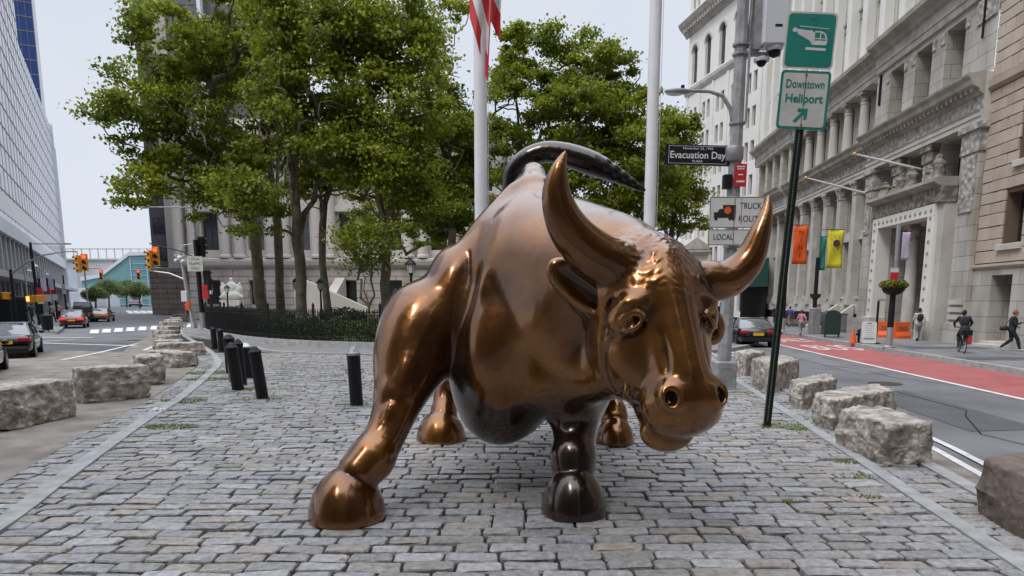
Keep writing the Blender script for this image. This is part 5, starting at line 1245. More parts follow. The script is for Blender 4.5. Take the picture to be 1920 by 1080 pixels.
# ------------------------------------------------------------------ granite blocks
def rock(c, dims, rz, seed, label, m='granite', rough=1.0, group='granite blocks along the kerbs', bevel=None, axes=None):
    n = 30; V = []; Fq = []; idx = {}; lx_, ly_, lz_ = dims; r = random.Random(seed); off = Vector((seed * 3.7, seed * 1.3, seed * 7.1))
    cut = [r.uniform(.88, 1.0) for _ in range(8)]
    def vid(i, j, k):
        if (i, j, k) in idx: return idx[(i, j, k)]
        q = Vector((i / n * 2 - 1, j / n * 2 - 1, k / n * 2 - 1)); e = 22.0
        d = (abs(q.x)**e + abs(q.y)**e + abs(q.z)**e)**(1 / e); q = q / d if d > 0 else q
        ci = (i > n/2) * 4 + (j > n/2) * 2 + (k > n/2); sh = 1 - (1 - cut[ci]) * abs(q.x * q.y * q.z)**.5
        P = Vector((q.x * lx_/2 * sh, q.y * ly_/2 * sh, q.z * lz_/2 * (.5 + .5*sh)))
        if bevel and q.z > 0: P.x -= (-1) * max(0, -q.x - .55) * q.z * lx_ * bevel
        s1 = mn.fractal((P + off) * 2.6, 1.0, 2.1, 5) ; s2 = mn.fractal((P + off) * 8.0, .8, 2.1, 5); s3 = mn.ridged_multi_fractal((P + off) * 3.4, 1.0, 2.2, 5, 1.0, 2.0) - .9
        flat = .38 if q.z > .97 else 1.0
        nv = Vector((q.x**15, q.y**15, q.z**15)).normalized() if q.length > 0 else q
        s4 = mn.noise((P + off) * 22.0)
        P += nv * (.030 * s1 + .034 * s2 + .010 * s3 + .008 * s4) * rough * flat
        idx[(i, j, k)] = len(V); V.append((P.x, P.y, P.z + lz_/2 - .05)); return idx[(i, j, k)]
    for a in range(n):
        for b in range(n):
            for (f, k) in ((0, 0), (0, n), (1, 0), (1, n), (2, 0), (2, n)):
                if f == 0: q = [(k, a, b), (k, a+1, b), (k, a+1, b+1), (k, a, b+1)]
                elif f == 1: q = [(a, k, b), (a, k, b+1), (a+1, k, b+1), (a+1, k, b)]
                else: q = [(a, b, k), (a+1, b, k), (a+1, b+1, k), (a, b+1, k)]
                if k == 0: q = q[::-1]
                Fq.append(tuple(vid(*z) for z in q))
    if axes:
        U, W_ = axes; V = [(x * U[0] + y * W_[0], x * U[1] + y * W_[1], z) for x, y, z in V]; rz = 0
    mb = MB(); mb.add(V, Fq); o = mb.build('granite_block', M[m], smooth='all', fix=False); o.data.set_sharp_from_angle(angle=R(32)) if hasattr(o.data, 'set_sharp_from_angle') else None
    o.location = (c[0], c[1], 0); o.rotation_euler = (0, 0, rz); tag(o, label, 'stone block', group); return o
def rock3(Cp, Ap, Bp, h_, seed, label, **k):
    # near corner and the two ends seen on the ground
    Cc, A, B = (Vector(G(*q)[:2]) if len(q) == 2 else Vector(q[:2]) for q in (Cp, Ap, Bp))
    c = (A + B) / 2; d = B - Cc; e_ = A - Cc; return rock((c.x, c.y), (d.length, e_.length, h_), 0, seed, label, axes=(d.normalized(), e_.normalized()), **k)
rock3((1655, 877), (1562, 833), (1749, 870), .50, 1, 'big rough granite block in front on the right, second from the frame edge')
rock3((1918, 1014), (1820, 957), (2040, 985), .50, 2, 'dark brown granite block with squared sides, cut by the right frame edge', m='brown_granite', rough=.5, bevel=.10)
rock3((1556, 810), (1517, 790), (1682, 782), .46, 3, 'long flat-topped granite block just behind the big right one')
rock3((1500, 770), (1475, 755), (1570, 752), .44, 4, 'small slab-topped granite block, third back on the right')
rock3((1444, 739), (1405, 720), (1498, 722), .58, 5, 'dark cracked granite block behind the leaning sign post')
rock3((1396, 706), (1372, 698), (1434, 700), .56, 6, 'pale granite block behind the lamp post base')
rock((-6.98, 9.76), (1.42, .62, .58), R(84), 7, 'long rough granite block at the left frame edge in front')
rock((-7.08, 12.2), (1.12, .60, .60), R(48), 8, 'pale granite block with a broken face, second from the front at left')
rock((-7.75, 14.75), (1.15, .50, .60), R(122), 9, 'granite block with a flat pale top, third at left')
rock((-9.15, 18.5), (1.5, .6, .40), R(150), 10, 'low granite block beside the white lane line, fourth at left')
rock((-10.15, 21.3), (1.3, .7, .46), R(30), 11, 'granite block fifth from the front in the left row')
rock((-6.6, 7.35), (1.0, .6, .40), R(80), 21, 'reddish brown granite block cut off by the left frame edge', m='brown_granite')
for i, (u, v, l_, h_) in enumerate(((316, 655, .95, .38), (318, 643, .95, .38), (311, 634, 1.0, .40), (316, 626, .95, .44), (320, 618, .95, .5), (326, 612, .9, .5), (331, 607, .9, .5), (338, 602, 1.1, .6))):
    g_ = G(u, v); q = rock((g_.x, g_.y), (l_, .7, h_), R((25, 140, 10, 155, 40, 0, 120, 5)[i]), 30 + i, ('granite block in the distant left row, %s from its far end' % ('eighth', 'seventh', 'sixth', 'fifth', 'fourth', 'third', 'second', 'first')[i]), m='brown_granite' if i == 7 else 'granite')
# crumpled tissue and a fallen leaf
g_ = G(295, 773); mb = MB(); r = random.Random(4)
mb.sphere((0, 0, 0), .10, 14, 9, sc3=(1.2, .7, .4)); mb.v = [(x + r.gauss(0, .014), y + r.gauss(0, .014), max(-.02, z + r.gauss(0, .012))) for x, y, z in mb.v]
o = mb.build('tissue', M['text_white']); o.location = (g_.x, g_.y, .02); tag(o, 'crumpled white tissue lying beside the left kerb', 'litter')
g_ = G(641, 1049); mb = MB(); mb.add([(-.03, 0, .02), (0, -.018, .026), (.035, 0, .02), (0, .018, .032)], [(0, 1, 2, 3)]); o = mb.build('fallen_leaf', M['tan_car']); o.location = (g_.x, g_.y, .0); tag(o, 'small dry orange leaf on the front cobbles', 'leaf')
# ------------------------------------------------------------------ park: railing, hedge, shrubs, lamps
fz = empty('fence', (FBs[10][0], FBs[10][1], .28), label='black iron picket railing curving round the park bed', cat='fence')
ofs = Vector(fz.location)
mb = MB(); acc = 0; fr = FBs; last = None
L_ = []
for a, b in zip(fr, fr[1:]):
    d = math.dist(a, b); k = int(d / .115) + 1
    for j in range(k): t = j / k; L_.append((a[0] + (b[0]-a[0])*t, a[1] + (b[1]-a[1])*t))
for i, (x, y) in enumerate(L_):
    X, Y = x - ofs.x, y - ofs.y
    mb.box(X - .011, X + .011, Y - .011, Y + .011, 0, 1.03); mb.add([(X-.02, Y-.02, 1.03), (X+.02, Y-.02, 1.03), (X+.02, Y+.02, 1.03), (X-.02, Y+.02, 1.03), (X, Y, 1.13)], [(0, 1, 4), (1, 2, 4), (2, 3, 4), (3, 0, 4)])
mb.build('picket', M['black_metal'], fz)['kind'] = 'stuff'
for z in (.12, .88, .98):
    A = offs(fr, -.014); B = offs(fr, .014); mb = MB()
    for i in range(len(fr) - 1):
        q = [A[i], A[i+1], B[i+1], B[i]]; mb.add([(p_[0]-ofs.x, p_[1]-ofs.y, z) for p_ in q] + [(p_[0]-ofs.x, p_[1]-ofs.y, z + .03) for p_ in q], [(4, 5, 6, 7), (3, 2, 1, 0), (0, 1, 5, 4), (2, 3, 7, 6)])
    mb.build('rail', M['black_metal'], fz)
pc = None
for i in range(0, len(L_), 26):
    X, Y = L_[i][0] - ofs.x, L_[i][1] - ofs.y
    if pc is None: mb = MB(); mb.box(-.04, .04, -.04, .04, -.2, 1.15); mb.lathe([(.03, 1.15), (.055, 1.2), (.04, 1.27), (.01, 1.32)], 10); pc = mb.build('fence_post', M['black_metal'], fz); q = pc
    else: q = copy_tree(pc, fz)
    q.location = (X, Y, 0)
def leafblob(ells, n, size, seed, gravity=0.0, shell=.45):
    # many small leaf faces filling a set of ellipsoids (x, y, z, rx, ry, rz)
    r = np.random.RandomState(seed); vol = np.array([e[3]*e[4]*e[5] for e in ells]); k = r.choice(len(ells), n, p=vol / vol.sum()); E_ = np.array(ells)[k]
    d = r.normal(size=(n, 3)); d /= np.linalg.norm(d, axis=1)[:, None]; rad = (shell + (1 - shell) * r.rand(n)**.7) if shell > 0 else r.rand(n)**.33
    return E_[:, :3] + d * rad[:, None] * E_[:, 3:6]
def leaves(P, size, seed, up=.6):
    n = len(P); r = np.random.RandomState(seed); nv = r.normal(size=(n, 3)); nv[:, 2] += up; nv /= np.linalg.norm(nv, axis=1)[:, None]
    a = r.normal(size=(n, 3)); a -= nv * (a * nv).sum(1)[:, None]; a /= np.linalg.norm(a, axis=1)[:, None]; b = np.cross(nv, a)
    s = (size * r.uniform(.6, 1.35, n))[:, None]; w_ = s * .42
    V = np.stack([P - a * s * .5, P + b * w_ + nv * s * .10, P + a * s * .5, P - b * w_ + nv * s * .10], 1).reshape(-1, 3)
    return V, np.arange(n * 4, dtype=np.int32).reshape(-1, 4)
def foliage(name, P, size, m, seed, parent=None, up=.6):
    V, Q = leaves(P, size, seed, up); return np_mesh(name, V, Q, M[m], parent, smooth=False)
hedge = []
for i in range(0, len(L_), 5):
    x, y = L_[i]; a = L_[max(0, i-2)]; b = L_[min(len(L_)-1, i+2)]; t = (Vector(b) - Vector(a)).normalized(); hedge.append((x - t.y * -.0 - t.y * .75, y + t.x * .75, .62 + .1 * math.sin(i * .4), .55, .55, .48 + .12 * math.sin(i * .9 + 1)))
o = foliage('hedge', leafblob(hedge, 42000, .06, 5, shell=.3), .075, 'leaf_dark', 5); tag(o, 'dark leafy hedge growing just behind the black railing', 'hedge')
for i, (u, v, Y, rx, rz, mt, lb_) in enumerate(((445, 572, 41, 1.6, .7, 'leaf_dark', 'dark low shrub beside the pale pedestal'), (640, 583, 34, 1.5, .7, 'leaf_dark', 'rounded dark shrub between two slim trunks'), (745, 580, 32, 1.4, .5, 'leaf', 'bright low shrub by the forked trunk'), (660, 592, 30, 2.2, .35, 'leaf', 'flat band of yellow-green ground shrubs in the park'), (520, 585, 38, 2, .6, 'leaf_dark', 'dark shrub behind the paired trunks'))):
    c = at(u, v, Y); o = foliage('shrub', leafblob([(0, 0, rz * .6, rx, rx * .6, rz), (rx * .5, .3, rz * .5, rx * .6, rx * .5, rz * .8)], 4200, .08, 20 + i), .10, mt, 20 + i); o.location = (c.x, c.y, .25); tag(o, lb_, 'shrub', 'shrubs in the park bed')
def park_lamp(u, vtop, Y, label, lit=True):
    c = at(u, vtop, Y); h_ = c.z - .2; b = empty('park_lamp', (c.x, c.y, .2), label=label, cat='park lamp', group='black lantern lamps in the park')
    k = 1.0
    mb = MB(); mb.lathe([(.14, 0), (.14, .12), (.08, .22), (.06, .4), (.045, h_ - .62), (.07, h_ - .58), (.09, h_ - .52)], 12); mb.build('post', M['black_metal'], b, smooth=True)
    mb = MB(); mb.lathe([(.10, h_ - .52), (.16, h_ - .22)], 6); mb.build('lantern_glass', M['lamp_glass'], b)
    mb = MB(); mb.lathe([(.20, h_ - .22), (.20, h_ - .19), (.10, h_ - .06), (.03, h_ - .02), (.01, h_ + .04)], 6)
    for j in range(6): a = j * math.pi / 3; mb.tube([(.104*math.cos(a), .104*math.sin(a), h_-.52), (.165*math.cos(a), .165*math.sin(a), h_-.22)], .008, 4)
    mb.build('lantern_frame', M['black_metal'], b)
park_lamp(770, 485, 26, 'black park lantern nearest the bull shoulder')
park_lamp(555, 520, 33, 'black park lantern left of the third trunk')
park_lamp(600, 522, 34, 'black park lantern right of the third trunk')
park_lamp(425, 534, 46, 'black park lantern in front of the pale pedestal')
park_lamp(395, 537, 48, 'black park lantern beside the traffic signal post')
park_lamp(742, 540, 45, 'pale distant park lantern between the forked trunk and the bull')
# pale carved monument before the hall
c = at(436, 575, 52); MS_ = .62; mo = empty('monument', (c.x, c.y, 0), label='white carved stone group on a tapering pedestal in front of the hall', cat='monument')
mb = MB(); mb.prism([(-1.6, 0), (-1.3, .7), (-1.1, 1.7), (-1.2, 2.6), (1.2, 2.6), (1.1, 1.7), (1.3, .7), (1.6, 0)], 'y', -.8, .8); mb.build('pedestal', M['beigeplain'], mo)
Sd = Sdf((-1.7, -1, 2.5), (1.7, 1, 5.4), .07)
Sd.ell((0, 0, 3.1), (1.3, .55, .55), k=.1); Sd.ell((0, 0, 3.9), (.6, .4, .8), k=.15); Sd.ell((0, 0, 4.85), (.2, .2, .25), k=.1)
for s in (-1, 1): Sd.ell((.95*s, 0, 3.7), (.38, .35, .6), k=.12); Sd.ell((1.0*s, -.05, 4.35), (.18, .18, .2), k=.08); Sd.cone((.5*s, 0, 4.3), (1.2*s, -.1, 4.0), .14, .1, .1); Sd.cone((.6*s, -.3, 3.2), (1.3*s, -.2, 2.9), .2, .15, .1)
V, Q = Sd.mesh(1); np_mesh('carving', V, Q, M['statue_stone'], mo); mo.scale = (MS_, MS_, MS_ * 1.05)
# ------------------------------------------------------------------ trees
def tree(name_label, u, v, Y, r0, fork, crown, seed, n_attr=240, leaves_n=26000, lsize=.15, leafm='leaf', lean=(0, 0), limbs=3, zb=.2, group='park trees', cat='tree'):
    b = at(u, v, Y); base = np.array((b.x, b.y, zb)); r = np.random.RandomState(seed)
    root = empty('plane_tree', tuple(base), label=name_label, cat=cat, group=group)
    E_ = []
    for (cu, cv, cY, ru, rv) in crown:
        c = at(cu, cv, cY); E_.append((c.x - base[0], c.y - base[1], c.z - base[2], ru / F * cY, max(ru, rv) / F * cY * .8, rv / F * cY))
    P = leafblob(E_, n_attr, 0, seed, shell=.25)
    P = P[P[:, 2] > fork * .55]
    # skeleton: trunk, then every crown point grows from the nearest branch already there
    top = np.array((lean[0], lean[1], fork)); N_ = [np.zeros(3)]; par = [-1]
    for t in (.2, .4, .6, .8, 1.0): N_.append(top * t + np.array((r.normal(0, .05), r.normal(0, .05), 0)) * (t < 1)); par.append(len(N_) - 2)
    ft = len(N_) - 1
    cen = np.average([e[:3] for e in E_], axis=0)
    for k in range(limbs):                                   # strong limbs out of the fork
        e = E_[k % len(E_)]; tgt = np.array(e[:3]) + r.normal(0, .3, 3) * np.array(e[3:]) + np.array((0, 0, e[5] * .2)); prev = ft; p0 = top
        st = 9
        for j in range(1, st + 1):
            t = j / st; q = p0 + (tgt - p0) * t; q[2] += .22 * np.linalg.norm(tgt - p0) * math.sin(math.pi * t) * .6; q += r.normal(0, .10, 3)
            N_.append(q); par.append(prev); prev = len(N_) - 1
    order = np.argsort(np.linalg.norm(P - top, axis=1)); tips = []
    for i in order:
        p = P[i]; A = np.array(N_[3:]); d = np.linalg.norm(A - p, axis=1) + .55 * np.maximum(0, A[:, 2] - p[2]); k = int(np.argmin(d)) + 3
        q0 = N_[k]; Ln = np.linalg.norm(p - q0); st = max(2, int(Ln / .55)); prev = k; pr = q0
        side = r.normal(0, .10 * Ln, 3)
        for j in range(1, st + 1):
            t = j / st; q = q0 + (p - q0) * t + side * math.sin(math.pi * t) + np.array((0, 0, .10 * Ln * math.sin(math.pi * t))) + (r.normal(0, .05, 3) if j < st else 0)
            N_.append(q); par.append(prev); prev = len(N_) - 1
        tips.append(prev)
    cnt = np.zeros(len(N_)); kids = [[] for _ in N_]
    for t in tips: cnt[t] += 1
    for i in range(len(N_) - 1, 0, -1): cnt[par[i]] += max(cnt[i], .3); kids[par[i]].append(i)
    rad = r0 * .93 * (np.maximum(cnt, .6) / cnt[1])**.47; rad = np.maximum(rad, .014); rad[0] = r0 * 1.35; rad[1] = r0 * 1.05
    mb = MB(); stack = [(0, [0])]; starts = [0]
    done = set()
    def walk(i, path):
        while True:
            ks = kids[i]
            if not ks: break
            ks = sorted(ks, key=lambda k: -cnt[k]); 
            for k in ks[1:]: starts2.append((i, k))
            i = ks[0]; path.append(i)
        return path
    starts2 = [(None, 0)]
    while starts2:
        a, k = starts2.pop(); path = walk(k, ([a] if a is not None else []) + [k])
        if len(path) < 2: continue
        rr = [rad[i] for i in path]
        if a is not None: rr[0] = min(rad[a], rad[path[1]] * 1.25)
        ns = 10 if rr[min(1, len(rr)-1)] > .12 else (6 if rr[min(1, len(rr)-1)] > .04 else 4)
        mb.tube([N_[i] for i in path], rr, ns)
    mb.build('trunk', M['bark'], root, smooth='all', fix=False)
    # leaf clumps round the outer twigs
    A = np.array(N_); tw = np.where(cnt < 3)[0]; tw = tw[A[tw, 2] > fork * .6]
    cl = A[r.choice(tw, 300)] + r.normal(0, .22, (300, 3)); k = r.randint(0, len(cl), leaves_n); wgt = r.uniform(.35, 1.0, len(cl))
    d = r.normal(0, 1, (leaves_n, 3)) * np.array((.40, .40, .17)) * wgt[k][:, None]
    LP = cl[k] + d; foliage('crown', LP, lsize, leafm, seed, root, up=.7)
    return root
TR = [
 ('tall plane tree at the left with thick pale trunk and limbs over the street', 492, 598, 32, .30, 4.6, [(300, 220, 30, 110, 90), (230, 225, 29, 80, 50), (265, 340, 29, 60, 45), (330, 90, 31, 120, 80), (400, 300, 31, 110, 90), (300, 360, 30, 90, 45), (460, 60, 31, 110, 110), (430, 420, 29, 70, 25)], 11, 340, 46000, (-.1, 0), 6),
 ('plane tree with a slim trunk tight against the thick left one', 526, 598, 33, .24, 5.0, [(470, 200, 35, 110, 150), (540, 40, 35, 100, 90)], 12, 200, 24000, (.1, 0), 4),
 ('plane tree third from the left with a long limb thrown right', 568, 604, 29, .27, 3.9, [(560, 190, 28, 110, 110), (650, 290, 29, 90, 70), (600, 60, 28, 120, 90), (480, 370, 28, 80, 40)], 13, 280, 34000, (-.1, .0), 5),
 ('slender straight plane tree just behind the right park lantern', 612, 592, 38, .24, 5.4, [(620, 300, 38, 90, 100), (680, 160, 38, 80, 100)], 14, 160, 20000, (.0, 0), 3),
 ('forked plane tree between the railing and the bull shoulder', 722, 602, 28, .24, 2.6, [(700, 300, 28, 90, 100), (780, 160, 29, 90, 110), (770, 370, 29, 60, 60), (720, 60, 29, 110, 80)], 15, 280, 34000, (.1, 0), 5),
 ('plane tree with dense foliage left of the striped flag', 850, 590, 36, .26, 5, [(830, 210, 37, 70, 110), (800, 330, 38, 90, 80), (850, 330, 37, 60, 110), (820, 60, 37, 70, 60), (840, 430, 37, 70, 50)], 16, 280, 44000, (0, 0), 4),
 ('plane tree rising between the two white flagpoles', 1010, 590, 37, .27, 4.5, [(1000, 210, 37, 80, 120), (1070, 120, 37, 80, 75), (1000, 370, 37, 100, 70), (1060, 300, 36, 90, 100), (950, 110, 37, 40, 70), (955, 260, 37, 45, 90), (1100, 200, 37, 60, 90)], 17, 400, 56000, (0, 0), 5),
 ('plane tree behind the bull tail and right flagpole', 1140, 590, 35, .25, 4.2, [(1140, 200, 35, 75, 110), (1150, 360, 35, 90, 70), (1090, 220, 35, 60, 90), (1195, 330, 35, 70, 120), (1180, 180, 35, 45, 60)], 18, 300, 42000, (0, 0), 4),
 ('plane tree at the right end of the park by the Evacuation Day sign', 1262, 588, 40, .24, 4.2, [(1260, 270, 40, 65, 60), (1270, 370, 40, 60, 80), (1225, 380, 40, 60, 80), (1240, 310, 40, 50, 60)], 19, 210, 32000, (0, 0), 4),
 ('distant plane tree filling the gap left of the flagpoles', 900, 585, 50, .3, 5, [(860, 300, 50, 100, 110), (760, 400, 50, 110, 80), (960, 380, 50, 60, 70), (700, 300, 50, 90, 80)], 20, 260, 44000, (0, 0), 4),
]
for (lb_, u, v, Y, r0, fork, cr, sd_, na, nl, ln_, lm_) in TR:
    tree(lb_, u, v, Y, r0 * .86, fork, cr, sd_, na, int(nl * .86), .155, 'leaf', ln_, lm_)
t_ = tree('small crooked young tree inside the railing beside the forked plane', 693, 604, 27, .07, 1.3, [(680, 470, 27, 55, 35), (720, 440, 27, 45, 30), (650, 440, 27, 40, 25)], 31, 60, 2600, .12, 'leaf', (.0, 0), 3); 
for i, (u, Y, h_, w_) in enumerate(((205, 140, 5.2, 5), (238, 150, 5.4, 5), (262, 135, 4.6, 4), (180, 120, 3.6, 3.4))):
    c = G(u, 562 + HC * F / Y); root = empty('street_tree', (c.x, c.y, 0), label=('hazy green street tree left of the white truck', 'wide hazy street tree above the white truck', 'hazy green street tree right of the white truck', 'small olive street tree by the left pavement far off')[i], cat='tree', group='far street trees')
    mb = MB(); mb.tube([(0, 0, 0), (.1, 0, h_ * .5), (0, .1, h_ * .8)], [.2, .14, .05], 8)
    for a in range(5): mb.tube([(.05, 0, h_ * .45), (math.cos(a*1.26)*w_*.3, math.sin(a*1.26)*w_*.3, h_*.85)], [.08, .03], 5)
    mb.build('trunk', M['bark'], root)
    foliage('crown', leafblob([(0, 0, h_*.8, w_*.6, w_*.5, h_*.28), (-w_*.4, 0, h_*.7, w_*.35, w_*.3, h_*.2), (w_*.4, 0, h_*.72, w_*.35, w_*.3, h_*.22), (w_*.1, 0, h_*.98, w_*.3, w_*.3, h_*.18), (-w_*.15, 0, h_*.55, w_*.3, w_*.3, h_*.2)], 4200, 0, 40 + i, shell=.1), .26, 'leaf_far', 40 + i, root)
# ------------------------------------------------------------------ vehicles (front toward local +y)
US = .74
def vehicle(kind, loc, head, paint, label, lit=False, S=US, L=4.8, W=1.82, H=1.42, cat='car', group='cars on the streets', plate_m='plate'):
    r = empty({'sedan': 'parked_car', 'suv': 'van'}.get(kind, kind), (loc[0], loc[1], -.055), head, label=label, cat=cat, group=group)
    if kind == 'sedan': prof = [(0, .50, .60, .86), (.012, .34, .80, .93), (.05, .27, .94, .98), (.17, .24, .97, 1), (.30, .22, .96, 1), (.5, .22, .93, 1), (.70, .22, .92, 1), (.80, .24, .86, .99), (.92, .26, .76, .95), (.985, .32, .62, .84), (1, .40, .52, .74)]; gl = [(.10, .93, 0), (.17, .93, .35), (.25, .93, .78), (.34, .92, .98), (.46, .92, 1), (.56, .92, .97), (.64, .92, .70), (.745, .90, 0)]
    else: prof = [(0, .50, .80, .90), (.01, .36, .98, .95), (.04, .28, 1.06, .99), (.17, .26, 1.08, 1), (.5, .25, 1.06, 1), (.70, .25, 1.05, 1), (.80, .26, .99, .99), (.93, .28, .88, .95), (.99, .34, .72, .86), (1, .42, .6, .78)]; gl = [(.005, 1.04, 0), (.02, 1.04, .5), (.05, 1.04, .96), (.2, 1.04, 1), (.5, 1.04, 1), (.62, 1.04, .96), (.70, 1.04, .55), (.79, 1.0, 0)]
    V = []; Fq = []; hw = W / 2
    for (t, zb, zt, wf) in prof:
        y = (t - .5) * L; w_ = hw * wf
        ring = [(0, zb), (w_*.88, zb), (w_*.98, zb + .10), (w_, zb + (zt - zb) * .55), (w_*.965, zt - .09), (w_*.88, zt - .012), (w_*.5, zt + .012), (0, zt + .018)]
        ring = ring + [(-x, z) for x, z in reversed(ring[1:-1])]
        V += [(x * S, y * S, z * S) for x, z in ring]
    n = 14; k = len(prof)
    Fq = [(i*n+j, i*n+(j+1) % n, (i+1)*n+(j+1) % n, (i+1)*n+j) for i in range(k-1) for j in range(n)] + [tuple(reversed(range(n))), tuple(range((k-1)*n, k*n))]
    mb = MB(); mb.add(V, Fq); body = mb.build('body', M[paint], r, smooth=True)
    def rf(zb, f): return zb + (H - zb) * f
    V = []; m_ = 8
    for (t, zb, f) in gl:
        y = (t - .5) * L; zt = rf(zb, f); a = hw * .90; b = hw * (.90 - .20 * f)
        for x, z in ((a, zb - .03), ((a + b) / 2 + .012 * f, zb + (zt - zb) * .5), (b, zt - .03 * f), (b * .8, zt), (-b * .8, zt), (-b, zt - .03 * f), (-(a + b) / 2 - .012 * f, zb + (zt - zb) * .5), (-a, zb - .03)): V.append((x * S, y * S, z * S))
    k = len(gl); Fq = [(i*m_+j, i*m_+j+1, (i+1)*m_+j+1, (i+1)*m_+j) for i in range(k-1) for j in range(m_-1)] + [tuple(reversed(range(m_))), tuple(range((k-1)*m_, k*m_))]
    mb = MB(); mb.add(V, Fq); mb.build('windows', M['car_glass'], r, smooth=True)
    # roof skin and pillars over the glass
    mb = MB(); top = [g for g in gl if g[2] > .9]; V = []
    y0, y1 = (top[0][0] - .5) * L - .12, (top[-1][0] - .5) * L + .10
    b = hw * .70
    mb.add([(x * S, y * S, z * S) for (y, z) in ((y0, H - .035), (y0 + .25, H + .006), (y1 - .25, H + .006), (y1, H - .03)) for x, z in ((-b - .012, z - .035), (-b * .8, z + .008), (b * .8, z + .008), (b + .012, z - .035))],
           [(i*4+j, i*4+j+1, (i+1)*4+j+1, (i+1)*4+j) for i in range(3) for j in range(3)]); mb.build('roof', M[paint], r, smooth=True)
    for s in (-1, 1):
        def P(t, f, e=.012): return (s * (hw * (.90 - .20 * f) + e) * S, (t - .5) * L * S, rf(.93 if kind == 'sedan' else 1.04, f) * S)
        ts = [g for g in gl]
        mb = MB()
        mb.tube([P(gl[0][0] + .02, .02), P(gl[2][0], gl[2][2] * .97), P(top[0][0], .96)], .032 * S, 6); mb.tube([P(gl[-1][0] - .01, .02), P(gl[-2][0], gl[-2][2] * .97), P(top[-1][0], .95)], .030 * S, 6)
        mb.tube([P(.46, .0), P(.45, .97)], .032 * S, 6); mb.tube([P(top[0][0], .97), P(.46, 1.0), P(top[-1][0], .96)], .026 * S, 6); mb.build('pillar', M[paint], r, smooth=True)
        mb = MB(); mb.sphere((s * (hw + .10) * S, .17 * L * S, .98 * S), .12 * S, 10, 6, sc3=(1, .5, .7)); mb.build('wing_mirror', M[paint], r, smooth='all')
        for ty in (.175, .82):
            y = (ty - .5) * L; wz = .335
            mb = MB(); mb.lathe([(.39, -.005), (.39, .006), (.30, .008)], 22, 0, M=Matrix.Translation((s * (hw + .001) * S, y * S, wz * S)) @ Matrix.Rotation(R(90), 4, 'Y') @ Matrix.Scale(S, 4)); mb.build('wheel_arch', M['tyre'], r)
            mb = MB(); mb.lathe([(.22, -.11), (.32, -.105), (.335, -.07), (.335, .07), (.32, .105), (.22, .11)], 24, 0, M=Matrix.Translation((s * (hw - .085) * S, y * S, wz * S)) @ Matrix.Rotation(R(90), 4, 'Y') @ Matrix.Scale(S, 4)); wh = mb.build('wheel', M['tyre'], r, smooth=True)
            mb = MB(); T = Matrix.Translation((s * (hw + .022) * S, y * S, wz * S)) @ Matrix.Rotation(R(90), 4, 'Y') @ Matrix.Scale(S, 4)
            mb.lathe([(.215, -.01), (.215, .008), (.19, .012), (.19, -.01)], 20, 0, M=T); mb.lathe([(.05, -.01), (.05, .012)], 10, 0, M=T)
            for q in range(5): mb.box(-.03, .03, .03, .20, -.006, .008, 0, T @ Matrix.Rotation(q * 1.2566, 4, 'Z'))
            mb.build('rim', M['rim'], wh)
        tz = .80 if kind == 'sedan' else .92
        mb = MB(); x0, x1 = sorted((s * hw * .48, s * hw * .955)); mb.cham(x0 * S, x1 * S, (-L/2 + (.0 if kind == 'sedan' else .005)) * S - .012, (-L/2 + .25) * S, (tz - .09) * S, (tz + .06) * S, .015); mb.build('tail_light', M['tail_lit' if lit else 'tail'], r)
        mb = MB(); x0, x1 = sorted((s * hw * .50, s * hw * .86)); mb.cham(x0 * S, x1 * S, (L/2 - .22) * S, (L/2 - .005) * S, .55 * S, .68 * S, .015); mb.build('headlight', M['lamp_glass'], r)
    mb = MB(); mb.box(-.26 * S, .26 * S, -L/2 * S - .014, -L/2 * S + .02, .60 * S, .75 * S); mb.build('number_plate', M[plate_m], r)
    mb = MB(); mb.cham(-hw * .80 * S, hw * .80 * S, (-L/2 - .03) * S, (-L/2 + .1) * S, .30 * S, .44 * S, .012); mb.build('bumper', M['black_metal'], r)
    mb = MB(); mb.box(-.48 * S, .48 * S, -L/2 * S - .010, -L/2 * S + .03, .79 * S, .81 * S); mb.build('trim', M['rim'], r)
    return r
hd = math.atan2(.4896, .8719)     # heading along the left street
def ahead(u, v, back, lat=0, h=hd):
    p = G(u, v, -.055); return (p.x + math.sin(-h) * back + math.cos(h) * lat, p.y + math.cos(h) * back + math.sin(h) * lat)
vehicle('sedan', ahead(66, 670, .17 * 4.8 * US + .73, -.67), hd, 'black_car', 'black saloon car at the left waiting behind the intersection, rear toward the camera')
vehicle('sedan', ahead(18, 690, -1.55, -.67), hd, 'black_car', 'black car cut off by the left frame edge, behind the black saloon')
vehicle('sedan', ahead(138, 616, 1.9), hd - .05, 'red_car', 'dark red saloon with glowing brake lights on the left street', lit=True, H=1.5)
vehicle('suv', ahead(146, 606, 4.0, .3), hd, 'black_car', 'tall black van in front of the dark red saloon', W=2.0, L=5.0, H=2.15, cat='van')
vehicle('sedan', ahead(192, 604, 1.9), hd - .15, 'tan_car', 'tan saloon taxi crossing the junction on the left street', lit=True)
vehicle('sedan', (9.25, 27.4), -RM, 'black_car', 'black car in the grey lane of the right street, rear toward the camera', L=4.7, W=1.85, H=1.45)
vehicle('suv', ahead(218, 573, 2), hd, 'white_car', 'white van far down the left street, left of the mail truck', W=2.2, L=5.4, H=2.3, S=1.15, cat='van')
vehicle('suv', ahead(186, 573, 2, -2), hd, 'white_car', 'white van farthest to the left beyond the tan taxi', W=2.2, L=5.4, H=2.3, S=1.0, cat='van')
vehicle('sedan', ahead(322, 588, 2), hd + .9, 'grey_car', 'grey saloon standing across the far left junction', S=.9)
mt = empty('mail_truck', (*ahead(255, 576, 3), -.05), hd, label='white box truck with a round blue emblem far down the left street', cat='truck')
